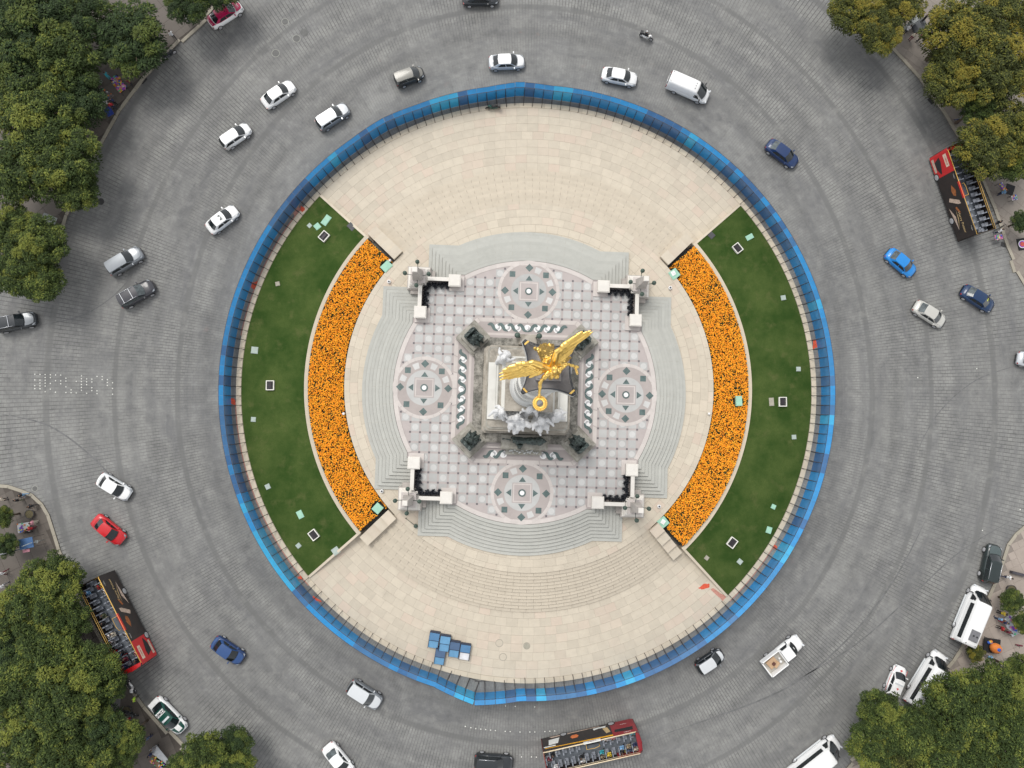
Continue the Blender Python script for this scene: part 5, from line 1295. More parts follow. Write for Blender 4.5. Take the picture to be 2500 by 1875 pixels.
mb = MB(); mb.box((-1.7, -.1, 1.2), (.4, .32, .18), .2); mb.build('dark_crate', pm('crate_brown', (.10, .04, .03), .8), t)
mb = MB(); mb.ball((-.85, -.45, 1.05), .2, 8); mb.ball((-.75, -.1, 1.0), .16, 8); mb.build('white_sack', m_white, t)
wheels(t, (1.75, -1.7), .97, .36)
# ---------------------------------------------------------------- open-top tour buses
m_seat = pm('bus_seat_grey', (.20, .215, .245), .6, sc=4, var=.2); m_deck = pm('bus_deck_grey', (.11, .125, .145), .7, sc=1.5, var=.15)
m_busred = car_paint('bus_red', (.52, .012, .015)); m_busdk = car_paint('bus_dark_red', (.24, .012, .018)); m_busbr = pm('bus_brown_wrap', (.024, .014, .012), .3, sc=1.2, var=.6, c2=(.010, .008, .008), coat=.4)
m_yel = pm('yellow_rail', (.68, .42, .10), .5); m_crm = pm('cream_rail', (.68, .56, .38), .5); m_goldp = pm('gold_print', (.50, .36, .18), .6); m_orp = pm('orange_print', (.30, .10, .03), .6, sc=5, var=.4); m_pap = pm('pale_print', (.50, .38, .30), .6, sc=5, var=.3); m_wp = pm('white_print', (.68, .68, .64), .6, sc=4, var=.1); m_crp = pm('cream_panel', (.66, .52, .40), .6)
sm2 = MB()
for k in (-1, 1):
    sm2.box((.06, k*.22, .42), (.42, .40, .12)); sm2.box((-.17, k*.22, .72), (.10, .38, .55)); sm2.box((-.17, k*.22, 1.02), (.12, .28, .10)); sm2.box((0, k*.22, .18), (.06, .06, .36))
seat_me = sm2.mesh('seat', m_seat)
def bus(px, py, ang_, label, style):
    p = P(px, py, 3.9); L, W = 11.3, 2.55; hw = W/2; fx, rx = L/2, -L/2; ZD = 2.6; ZR = 3.75
    t = thing('tour_bus', label, 'bus', (p.x, p.y, 0), R_(ang_), 'open-top tour buses')
    main = m_busbr if style == 0 else m_busbr; fr = m_busred if style == 0 else m_busdk
    rail = m_yel if style == 0 else m_crm
    mb = MB(); mb.box((0, 0, 1.4), (L-.1, W-.16, 2.1)); mb.build('lower_body', m_black, t)
    mb = MB(); mb.box((0, 0, ZD-.03), (L-.2, W-.2, .06)); mb.build('upper_deck', m_deck, t)
    for s_ in (1, -1):
        mb = MB(); mb.prism([(rx, s_*(hw-.07)), (fx-3.0, s_*(hw-.07)), (fx-3.0, s_*hw), (rx, s_*hw)], .35, ZR); mb.build('side_panel', main, t)
        mb = MB(); mb.prism([(fx-2.99, s_*(hw-.07)), (fx-.1, s_*(hw-.07)), (fx-.35, s_*hw*1.002), (fx-2.99, s_*hw*1.002)], .35, ZR); mb.build('front_side_panel', fr, t)
    mb = MB(); mb.box((rx+.04, 0, 2.05), (.08, W, 3.4)); mb.build('rear_panel', main if style == 0 else fr, t)
    mb = MB(); mb.prism([(fx-.35, -hw), (fx-.05, -hw*.8), (fx+.08, 0), (fx-.05, hw*.8), (fx-.35, hw), (fx-.45, hw), (fx-.45, -hw)], .35, ZR-.15); mb.build('front_panel', fr, t)
    mb = MB(); pts = [(fx-.3, -hw*.98), (fx+.0, -hw*.8), (fx+.13, 0), (fx+.0, hw*.8), (fx-.3, hw*.98)]
    mb.add([(x+.02, y, 1.2) for x, y in pts]+[(x+.02, y, 2.5) for x, y in pts]+[(x+.02, y, 2.75) for x, y in pts]+[(x-.08, y, 3.9) for x, y in pts], [(i, i+1, 6+i, 5+i) for i in range(4)]+[(10+i, 11+i, 16+i, 15+i) for i in range(4)]); mb.build('windscreen', m_glass2 if style else m_glass, t)
    # rails
    mb = MB(); zr = ZR+.12
    mb.tube([(fx-.45, hw-.04, zr), (rx+.04, hw-.04, zr), (rx+.04, -hw+.04, zr), (fx-.45, -hw+.04, zr)], .03 if style == 0 else .06, 6)
    for x in [rx+.1+i*1.2 for i in range(10)]:
        for s_ in (1, -1): mb.box((x, s_*(hw-.04), ZR+.05), (.04, .04, .14))
    mb.build('hand_rail', rail, t)
    mb = MB(); mb.tube([(fx-.45, hw-.16, ZR+.0), (rx+.16, hw-.16, ZR+.0), (rx+.16, -hw+.16, ZR+.0), (fx-.45, -hw+.16, ZR)], .022, 5); mb.build('inner_rail', rail, t)
    # stair opening by the left side
    mb = MB(); sx_ = .15; mb.box((sx_, hw-.55, ZD+.005), (1.5, .75, .02)); mb.build('stairwell', m_black, t)
    mb = MB(); mb.tube([(sx_-.8, hw-.15, ZD+.9), (sx_-.8, hw-.95, ZD+.9), (sx_+.2, hw-1.0, ZD+.85), (sx_+.75, hw-.85, ZD+.9)], .03, 6); mb.tube([(sx_-.8, hw-.95, ZD), (sx_-.8, hw-.95, ZD+.9)], .03, 5); mb.tube([(sx_+.75, hw-.85, ZD), (sx_+.75, hw-.85, ZD+.9)], .03, 5); mb.build('stair_rail', rail if style == 0 else m_yel, t)
    mb = MB(); mb.box((sx_, hw-.06, ZR+.03), (2.1, .16, .22)); mb.build('stair_screen', fr, t)
    for i in range(13):
        x = fx-.95-i*.79
        if x > rx+.5: put('seat', seat_me, t, loc=(x, -hw+.58, ZD))
        if x > rx+.5 and not (-1.0 < x < 1.2): put('seat', seat_me, t, loc=(x, hw-.58, ZD))
    put('seat', seat_me, t, loc=(rx+.35, 0, ZD))
    wheels(t, (fx-2.75, rx+2.75), hw+.02, .5)
    # left side prints (proud of the panel)
    y0 = hw+.006
    def pr_(pts, mat, nm, e=.0): mb = MB(); mb.add([(x, y0+e, z) for x, z in pts], [tuple(range(len(pts)))]); mb.build(nm, mat, t)
    if style == 0:
        pr_([(fx-1.0, 1.0), (fx-1.9, 1.05), (fx-2.7, 1.5), (fx-2.6, 1.7), (fx-1.2, 2.1), (fx-.6, 2.0)], m_black, 'side_window', .004)
        pr_([(fx-.6, 2.75), (fx-2.2, 2.75), (fx-2.2, 3.35), (fx-.6, 3.35)], m_crp, 'name_panel', .004)
        me = text_mesh('TURIBUS', .30, m_busred, ext=.003); o = put('lettering', me, t, loc=(fx-1.4, y0+.012, 3.05)); o.rotation_euler = (pi/2, 0, pi)
        pr_([(fx-.5, .55), (fx-2.2, .55), (fx-2.2, .95), (fx-.5, 1.0)], m_pap, 'side_graphic', .004)
        for k, (pts, m) in enumerate((([(1.2, 2.5), (.4, 3.0), (-.3, 2.7), (-.1, 2.3), (.5, 2.2)], m_orp), ([(-.2, 1.5), (-.9, 3.0), (-1.35, 3.1), (-1.3, 2.6), (-.6, 1.2)], m_pap), ([(-1.5, 2.2), (-2.4, 2.6), (-2.2, 2.2), (-1.6, 1.9)], m_orp), ([(-1.3, .8), (-2.6, 1.5), (-4.4, 1.35), (-3.0, 1.1)], m_pap), ([(-1.8, 1.9), (-3.0, 1.75), (-4.2, 1.45), (-3.0, 1.9)], m_goldp))): pr_(pts, m, 'side_graphic', .003*(k+1))
        me = text_mesh('Harry Potter', .52, m_goldp, ext=.003, bold=.006); o = put('lettering', me, t, loc=(-3.55, y0+.02, 2.25)); o.rotation_euler = (pi/2, 0, pi)
        for x in (fx-3.6, rx+1.0):
            me = text_mesh('TURIBUS', .16, m_wp, ext=.003); o = put('lettering', me, t, loc=(x, y0+.012, 3.45)); o.rotation_euler = (pi/2, 0, pi)
    else:
        pr_([(fx-.5, 2.35), (fx-2.6, 2.3), (fx-2.75, 2.9), (fx-.6, 3.2)], m_black, 'side_window', .004)
        me = text_mesh('TURIBUS', .22, m_wp, ext=.003); o = put('lettering', me, t, loc=(fx-1.3, y0+.012, 3.42)); o.rotation_euler = (pi/2, 0, pi)
        me = text_mesh('TURIBUS', .20, m_wp, ext=.003); o = put('lettering', me, t, loc=(fx-1.4, y0+.012, 1.3)); o.rotation_euler = (pi/2, 0, pi)
        pr_([(fx-3.0, 3.35), (rx+.3, 3.05), (rx+.3, 3.2), (fx-3.0, 3.68)], pm('amber_stripe', (.75, .36, .02), .5), 'side_stripe', .004)
        pr_([(rx+.9, 1.2), (rx+2.2, 1.1), (rx+1.9, 2.4), (rx+.8, 2.5)], m_wp, 'side_graphic', .004)
        pr_([(-2.2, 1.7), (-2.0, 1.3), (-1.4, 1.25), (-1.2, 1.7), (-1.4, 2.1), (-2.0, 2.1)], pm('orange_disc', (.62, .17, .05), .6), 'side_graphic', .005)
        pr_([(.6, .8), (2.2, .75), (2.1, 1.2), (1.3, 1.1), (.7, 1.3)], m_wp, 'side_graphic', .004); pr_([(1.7, 1.3), (2.3, 1.2), (2.5, 2.5), (2.0, 2.7)], m_goldp, 'side_graphic', .006); pr_([(-4.6, .5), (1.5, .5), (1.5, .62), (-4.4, .8)], m_pap, 'side_graphic', .004)
        pr_([(rx+.2, 2.7), (rx+1.6, 2.7), (rx+1.6, 2.95), (rx+.2, 2.95)], m_wp, 'side_graphic', .006)
        mb = MB(); mb.box((.1, hw+.02, ZR+.2), (2.0, .10, .42)); mb.build('name_board', m_wp, t)
        me = text_mesh('TURIBUS', .26, m_busdk, ext=.003); o = put('lettering', me, t, loc=(.1, hw+.08, ZR+.2)); o.rotation_euler = (pi/2, 0, pi)
    return t, (fx, rx, hw, ZD)
B1 = bus(2372, 458, 107.2, 'empty open-top tour bus, red front and brown side, at the upper right kerb', 0)
B2 = bus(269, 1529, -62, 'open-top tour bus with passengers, half under the trees at the lower left', 0)
B3 = bus(1449, 1838, 11.6, 'dark red open-top tour bus with a cream rail at the bottom edge', 1)
# ---------------------------------------------------------------- two-wheelers
def bike(px, py, ang_, label, colr, group='motorcycles', nm='motorcycle'):
    p = P(px, py, .5); t = thing(nm, label, 'motorcycle', (p.x, p.y, 0), R_(ang_), group)
    mb = MB(); mb.tube([(-.6, 0, .75), (-.3, 0, .82), (0, 0, .78), (.3, 0, .7)], [.12, .15, .14, .1], 8); mb.build('seat', m_black, t)
    mb = MB(); mb.tube([(.15, 0, .4), (.35, 0, .75), (.5, 0, .95), (.62, 0, .8)], [.2, .2, .16, .1], 8); mb.tube([(-.6, 0, .5), (-.1, 0, .4), (.2, 0, .35)], [.14, .17, .15], 8); mb.build('fairing', colr, t)
    mb = MB(); mb.tube([(.45, -.36, 1.02), (.5, 0, 1.0), (.45, .36, 1.02)], .025, 6); mb.build('handlebar', m_black, t)
    mb = MB(); mb.box((-.72, 0, .98), (.36, .36, .28)); mb.build('top_box', m_black, t)
    for x in (.68, -.62): o = put('wheel', tyre_me, t, loc=(x, 0, .3)); o.scale = (.92, .5, .92); put('rim', rim_me[0], o)
    return t
bike(1578, 89, -22, 'white motor scooter ridden by a person in a white helmet on the upper road', WHT)
bike(1204, 262, 183, 'dark green scooter parked on the paving inside the fence at the top', GRN)
bike(320, 1677, -58, 'white and black motorcycle parked behind the lower left tour bus', WHT)
bike(413, 133, 38, 'black motorcycle parked at the kerb under the round tree at the top left', BLK)
bike(318, 1741, -25, 'black motorcycle among the people at the lower left trees', BLK)
# ================================================================ TRAFFIC ISLANDS
m_side2 = stone_mat('shaded_brown_sidewalk_slab', (.112, .095, .080), .10, stain=(.12, .10, .085)); m_side3 = stone_mat('pinkish_sidewalk_slab', (.33, .28, .24), .08, stain=(.22, .18, .15))  # brown slabs set darker, partly tree shade put into the colour
m_sk = stone_mat('sidewalk_kerb_stone', (.33, .30, .24), .08, stain=(.17, .15, .12)); m_sub = pm('sidewalk_joint', (.075, .063, .053), .9); m_sub3 = pm('sidewalk_joint_pale', (.22, .19, .165), .9, sc=2); m_side4 = stone_mat('grey_brown_sidewalk_slab', (.24, .21, .18), .08, stain=(.13, .11, .09))
def pip(x, y, poly):
    c = False; n = len(poly); j = n-1
    for i in range(n):
        xi, yi = poly[i]; xj, yj = poly[j]
        if (yi > y) != (yj > y) and x < (xj-xi)*(y-yi)/(yj-yi)+xi: c = not c
        j = i
    return c
def edist(x, y, line):
    b = 1e9
    for i in range(len(line)-1):
        (x0, y0), (x1, y1) = line[i], line[i+1]; dx, dy = x1-x0, y1-y0; t = max(0, min(1, ((x-x0)*dx+(y-y0)*dy)/(dx*dx+dy*dy))); b = min(b, hypot(x-x0-t*dx, y-y0-t*dy))
    return b
ISL = []
def island(kerb_px, rest_px, mat, size=1.75, ang_=0., mat2=None):
    "kerb_px: the visible kerb line; rest_px: corners beyond, closing the shape"
    kl = [tuple(P(x, y, .13).xy) for x, y in kerb_px]; rs = [tuple(P(x, y, .13).xy) for x, y in rest_px]; poly = kl+rs; ISL.append(poly)
    mb = MB(); mb.prism(poly, -.05, .11); o = mb.build('sidewalk', mat2, kind='structure')
    # kerb stones
    pts = []; step = 1.3
    for i in range(len(kl)-1):
        a, b = Vector(kl[i]), Vector(kl[i+1]); n = max(1, int((b-a).length/step))
        for k in range(n): pts.append(a.lerp(b, k/n))
    pts.append(Vector(kl[-1]))
    cx = sum(p[0] for p in poly)/len(poly); cy = sum(p[1] for p in poly)/len(poly)
    for i in range(len(pts)-1):
        a, b = pts[i], pts[i+1]; d = (b-a).normalized(); nn = Vector((-d.y, d.x))
        if nn.dot(Vector((cx, cy))-a) < 0: nn = -nn
        g = d*.012; mb = MB(); mb.prism([tuple(a+g), tuple(b-g), tuple(b-g+nn*.38), tuple(a+g+nn*.38)], -.04, .145); mb.build('kerb_stone', m_sk, o)
    sl = MB(); sl.box((0, 0, 0), (size-.03, size-.03, .05)); sl = sl.mesh('paving_slab', mat)
    hl = MB(); hl.box((0, 0, 0), (size/2-.015, size/2-.015, .05)); hl = hl.mesh('paving_slab', mat)
    R = R_(ang_); c, s = cos(R), sin(R); cnt = 0; rest = MB()
    for i in range(-60, 60):
        for j in range(-60, 60):
            x, y = i*size*c-j*size*s, i*size*s+j*size*c
            if not (-66 < x < 66 and -52 < y < 52): continue
            def fits(cx_, cy_, h): return all(pip(cx_+a*h*c-b*h*s, cy_+a*h*s+b*h*c, poly) for a in (-1, 1) for b in (-1, 1))
            if not fits(x, y, size/2):
                for a in (-1, 1):
                    for b in (-1, 1):
                        x2, y2 = x+a*size/4*c-b*size/4*s, y+a*size/4*s+b*size/4*c
                        if fits(x2, y2, size/4) and cnt < 298: put('paving_slab', hl, o, loc=(x2, y2, .105+random.uniform(-.003, .003)), rz=R); cnt += 1
                continue
            if cnt < 298: put('paving_slab', sl, o, loc=(x, y, .105+random.uniform(-.004, .004)), rz=R); cnt += 1
    return o
island([(560, -30), (517, 27), (500, 45), (441, 99), (353, 192), (294, 271), (244, 362), (235, 380), (165, 526), (140, 601), (128, 660), (110, 690), (70, 702), (-60, 706)], [(-400, 706), (-400, -200), (560, -200)], m_side2, 1.8, 40, m_sub)
island([(2040, -60), (2105, 30), (2169, 111), (2203, 147), (2244, 192), (2276, 240), (2300, 271), (2325, 312), (2380, 400), (2427, 511), (2459, 605), (2472, 635), (2481, 664), (2500, 696), (2540, 740)], [(2900, 800), (2900, -200), (2040, -200)], m_side4, 1.8, -38, m_sub3)
island([(2560, 1240), (2500, 1284), (2479, 1302), (2459, 1329), (2447, 1367), (2423, 1431), (2385, 1515), (2343, 1585), (2325, 1612), (2250, 1700), (2150, 1800), (2080, 1860), (2020, 1930)], [(2020, 2100), (2900, 2100), (2900, 1240)], m_side3, 1.75, 24, m_sub3)
island([(-60, 1178), (20, 1184), (56, 1196), (79, 1206), (104, 1229), (120, 1256), (136, 1306), (147, 1342), (185, 1440), (250, 1560), (305, 1655), (353, 1723), (411, 1788), (444, 1823), (490, 1875), (530, 1940)], [(530, 2100), (-400, 2100), (-400, 1178)], m_side2, 1.75, 25, m_sub)
mb = MB()
for (x, y, r, s_) in ((370, 290, 4.5, 1), (60, 200, 9, 2), (60, 1500, 9, 3), (2450, 150, 8, 4), (2400, 1790, 9, 5)):
    p = P(x, y, .14); rr = random.Random(s_); n = 18; mb.prism([(p.x+r*cos(2*pi*i/n)*rr.uniform(.8, 1.1), p.y+r*sin(2*pi*i/n)*rr.uniform(.8, 1.1)) for i in range(n)], .10, .142)
if False: mb.build('bed', m_soil)
# ================================================================ TREES
def leafmat(nm, c, v=.35):
    k = NT(nm); p = k.geo(); w_ = k.mix(k.ramp(k.noise(p, 1.6, 3), .3, .7), tuple(x*(1-v) for x in c), tuple(x*(1+v) for x in c))
    k.col(w_, .75); k.b.inputs['Specular IOR Level'].default_value = .25
    k.b.inputs['Subsurface Weight'].default_value = 0.0
    return k.m
LEAF = {
 'green': [leafmat('leaf_deep_green', (.034, .054, .013)), leafmat('leaf_mid_green', (.080, .108, .022)), leafmat('leaf_bright_green', (.150, .168, .030))],
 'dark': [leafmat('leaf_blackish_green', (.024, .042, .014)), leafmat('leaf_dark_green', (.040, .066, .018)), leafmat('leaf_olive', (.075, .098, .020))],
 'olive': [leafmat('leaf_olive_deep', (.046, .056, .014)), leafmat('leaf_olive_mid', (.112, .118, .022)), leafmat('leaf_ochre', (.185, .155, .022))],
}
m_bark = pm('bark', (.09, .065, .045), .95, sc=5, var=.3, bump=.5)
def crown_mesh(seed, nl=44, nleaf=16000):
    r = random.Random(seed); lobes = []
    for i in range(nl):
        # lobes on a flattened dome
        while True:
            a = r.uniform(0, 2*pi); q = sqrt(r.random())*.84
            z = .55*sqrt(max(0, 1-q*q))*r.uniform(.45, 1.25)
            c = Vector((q*cos(a), q*sin(a), z))
            if all((c-l[0]).length > .17 for l in lobes) or r.random() < .05: break
        lobes.append((c, r.uniform(.13, .235), r.choice((0, 0, 0, 1, 1, 2))))
    lobes.append((Vector((0, 0, .06)), .50, -1)); lobes.append((Vector((0, 0, .0)), .74, -1))
    V = []; Fc = []; MI = []; tot = sum(l[1]**2 for l in lobes)
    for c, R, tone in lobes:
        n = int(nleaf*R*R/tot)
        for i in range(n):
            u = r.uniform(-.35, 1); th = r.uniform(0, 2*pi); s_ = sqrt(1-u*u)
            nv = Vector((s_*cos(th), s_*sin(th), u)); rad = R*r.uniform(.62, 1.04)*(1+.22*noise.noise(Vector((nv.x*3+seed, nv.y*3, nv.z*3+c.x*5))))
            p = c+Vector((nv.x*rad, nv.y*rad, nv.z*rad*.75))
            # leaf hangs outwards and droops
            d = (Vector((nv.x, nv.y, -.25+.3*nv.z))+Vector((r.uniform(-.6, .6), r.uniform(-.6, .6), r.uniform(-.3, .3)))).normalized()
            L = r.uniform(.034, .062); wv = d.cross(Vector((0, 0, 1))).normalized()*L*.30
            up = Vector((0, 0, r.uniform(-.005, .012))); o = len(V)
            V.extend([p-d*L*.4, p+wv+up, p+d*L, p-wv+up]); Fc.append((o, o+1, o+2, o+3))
            t_ = tone+(1 if rad > R*.88 and u > .35 and r.random() < .6 else 0)-(1 if r.random() < .25 else 0); MI.append(max(0, min(2, t_)))  # core leaves darkest, upper lobe tips lightest: crown shading put into the colour
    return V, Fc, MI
CR = [crown_mesh(s) for s in (1, 2, 3, 4, 5)]
CM = {}
for k in LEAF:
    for i, (V, Fc, MI) in enumerate(CR):
        if k != 'green' and i > 2: continue
        me = bpy.data.meshes.new('crown'); me.from_pydata([tuple(v) for v in V], [], Fc)
        for m in LEAF[k]: me.materials.append(m)
        me.polygons.foreach_set('material_index', MI); me.update(); CM[(k, i)] = me
def trunk_mesh(seed, dx, dy, h, R):
    r = random.Random(seed); mb = MB(); mb.tube([(0, 0, -.1), (dx*.08, dy*.08, h*.45), (dx*.4, dy*.4, h+.05*R)], [.05*R+.06, .04*R+.05, .035*R+.03], 8)
    for i in range(6):
        a = i*2*pi/6+r.uniform(-.3, .3); q = r.uniform(.45, .75); mb.tube([(dx*.4, dy*.4, h), (dx*.8+q*.4*R*cos(a), dy*.8+q*.4*R*sin(a), h+.15*R), (dx+q*R*cos(a), dy+q*R*sin(a), h+R*r.uniform(.2, .4))], [.03*R, .02*R, .008*R], 6)
    return mb.mesh('trunk', m_bark)
tn = 0
def tree(px, py, rpx, kind, label, h=6.0, grp='trees at the corners'):
    "px,py: middle of the crown in the photograph; h: height of the crown's lower edge"
    global tn
    r = rpx/21.3; h = h*.62+.4; p = P(px, py, h+r*.25)
    out = (p-Vector((-C0[0], C0[1], p.z))).normalized(); q = p.copy()
    for _ in range(12):
        if any(pip(q.x, q.y, pl) and edist(q.x, q.y, pl) > .7 for pl in ISL): break
        q = q+out*.45
    t = thing('broadleaf_tree', label, 'tree', (q.x, q.y, 0), 0, grp)
    V = CM[(kind, tn % (5 if kind == 'green' else 3))]
    c = put('crown', V, t, loc=(p.x-q.x, p.y-q.y, h), rz=random.uniform(0, 6.28)); c.scale = (r, r, r*random.uniform(.85, 1.05))
    k = put('trunk', trunk_mesh(tn, p.x-q.x, p.y-q.y, h, r), t); tn += 1; return t
NW, NE, SE, SW = 'at the upper left', 'at the upper right', 'at the lower right', 'at the lower left'
for a in (
 (316, 90, 104, 'dark', 'round dense green tree standing free of the wood beside the kerb '+NW, 5),
 (60, 55, 112, 'dark', 'dark tree in the very corner of the picture '+NW, 7.5), (185, 30, 85, 'dark', 'dark tree at the top edge, left of the round tree '+NW, 6.5),
 (160, 150, 92, 'green', 'bright topped tree left of the round tree '+NW, 7), (40, 190, 95, 'dark', 'dark tree at the left edge below the corner '+NW, 6),
 (185, 245, 82, 'dark', 'dark tree behind the street stall '+NW, 5.5), (80, 285, 100, 'green', 'green tree with one yellowish tip at the left edge '+NW, 7),
 (160, 385, 92, 'green', 'light green tree overhanging the kerb '+NW, 7), (55, 405, 100, 'green', 'large light green tree at the left edge above the gap '+NW, 7.5),
 (185, 462, 62, 'green', 'small crown over the road, below the light green tree '+NW, 6),
 (25, 560, 68, 'green', 'tree at the left edge just below the paved gap '+NW, 6.5), (95, 590, 72, 'green', 'tree beside the light grey box '+NW, 6.5),
 (35, 655, 78, 'green', 'tree at the left edge above the black off-roader '+NW, 6), (92, 680, 66, 'green', 'lowest tree of the wood, with a yellow tip over the road '+NW, 5.5),
 (455, 5, 62, 'dark', 'dark tree hanging over the pink and white taxi '+NW, 5.5), (530, -28, 60, 'dark', 'dark tree above the taxi, mostly outside the picture '+NW, 5.5),
 (2085, 25, 72, 'olive', 'olive tree at the top edge, leftmost '+NE, 6), (2150, 75, 66, 'olive', 'olive tree overhanging the road at its lower tip '+NE, 6), (2200, 5, 70, 'olive', 'olive tree at the top edge, second from the left '+NE, 6),
 (2335, 85, 98, 'olive', 'yellowish tree right of the paved gap '+NE, 7), (2450, 50, 95, 'olive', 'yellowish tree in the top corner '+NE, 7.5), (2440, 175, 100, 'olive', 'large yellowish tree at the right edge '+NE, 7.5),
 (2325, 195, 80, 'olive', 'olive tree whose crown covers the kerb above the tour bus '+NE, 6.5), (2395, 260, 60, 'green', 'smaller green tree above the narrow paved gap '+NE, 6),
 (2410, 360, 88, 'olive', 'tree hanging over the front of the tour bus '+NE, 6.5), (2490, 320, 82, 'olive', 'tree at the right edge behind the tour bus '+NE, 7), (2472, 400, 52, 'green', 'small green tree right of the tour bus '+NE, 5.5),
 (2495, 540, 32, 'dark', 'small bushy tree at the right edge beside the stalls '+NE, 3.5),
 (2475, 1470, 36, 'green', 'thin young tree with see-through crown beside the stall '+SE, 3), (2500, 1520, 30, 'green', 'thin young tree at the edge of the picture '+SE, 3),
 (2382, 1595, 26, 'olive', 'small yellow leaved bush below the orange balloon stall '+SE, 1.5),
 (2150, 1740, 62, 'green', 'tree whose crown tip reaches the ambulance car '+SE, 6), (2140, 1820, 74, 'green', 'leftmost low tree, covering a hidden white van '+SE, 6), (2235, 1790, 78, 'green', 'tree below the second long white van '+SE, 6.5),
 (2335, 1720, 90, 'green', 'large tree covering the back of the second long white van '+SE, 6.5), (2430, 1690, 82, 'green', 'tree below the paved area of stalls '+SE, 6), (2490, 1640, 46, 'green', 'tree crown at the right edge below the stalls '+SE, 5.5),
 (2310, 1850, 92, 'green', 'tree at the bottom edge with an ochre patch '+SE, 7), (2425, 1820, 95, 'green', 'large tree in the bottom corner '+SE, 7.5), (2210, 1865, 68, 'olive', 'yellowish tree at the bottom edge '+SE, 6), (2490, 1760, 70, 'green', 'tree at the right edge above the bottom corner '+SE, 7),
 (130, 1422, 78, 'green', 'topmost tree of the wood, beside the blue stall roof '+SW, 6.5), (70, 1500, 92, 'green', 'tree left of the tour bus, second from the top '+SW, 6.5), (162, 1520, 62, 'green', 'tree overlapping the side of the tour bus '+SW, 6.5),
 (25, 1590, 85, 'dark', 'dark tree at the left edge level with the tour bus front '+SW, 5.5), (110, 1600, 88, 'green', 'tree in the middle of the wood with a yellow spot '+SW, 7), (220, 1640, 78, 'green', 'tree below the tour bus front, over the kerb '+SW, 6.5), (262, 1665, 50, 'dark', 'darker crown between the bus and the parked motorcycle '+SW, 5.5),
 (50, 1700, 92, 'green', 'large tree at the left edge, second from the bottom '+SW, 7), (160, 1720, 90, 'green', 'large tree left of the grey umbrella '+SW, 7), (235, 1775, 70, 'dark', 'tree just below the grey umbrella '+SW, 6), (312, 1800, 46, 'green', 'bright crown between the umbrella and the silver cart '+SW, 6),
 (75, 1830, 95, 'green', 'large tree in the bottom corner '+SW, 7.5), (200, 1855, 85, 'green', 'tree at the bottom edge '+SW, 7), (285, 1860, 48, 'green', 'small crown at the bottom edge left of the cart '+SW, 6),
 (500, 1842, 62, 'green', 'tree right of the police car at the bottom edge '+SW, 6), (572, 1815, 46, 'dark', 'dark green crown reaching farthest right at the bottom edge '+SW, 5), (575, 1880, 52, 'green', 'low crown at the bottom edge under the dark one '+SW, 5.5), (450, 1880, 46, 'green', 'low crown at the bottom edge right of the silver cart '+SW, 5.5),
 (4, 1262, 30, 'green', 'small tree at the left edge beside the standing people '+SW, 4), (12, 1330, 34, 'dark', 'small dark tree at the left edge behind the white table '+SW, 4),
): tree(a[0], a[1], a[2], a[3], a[4], a[5])
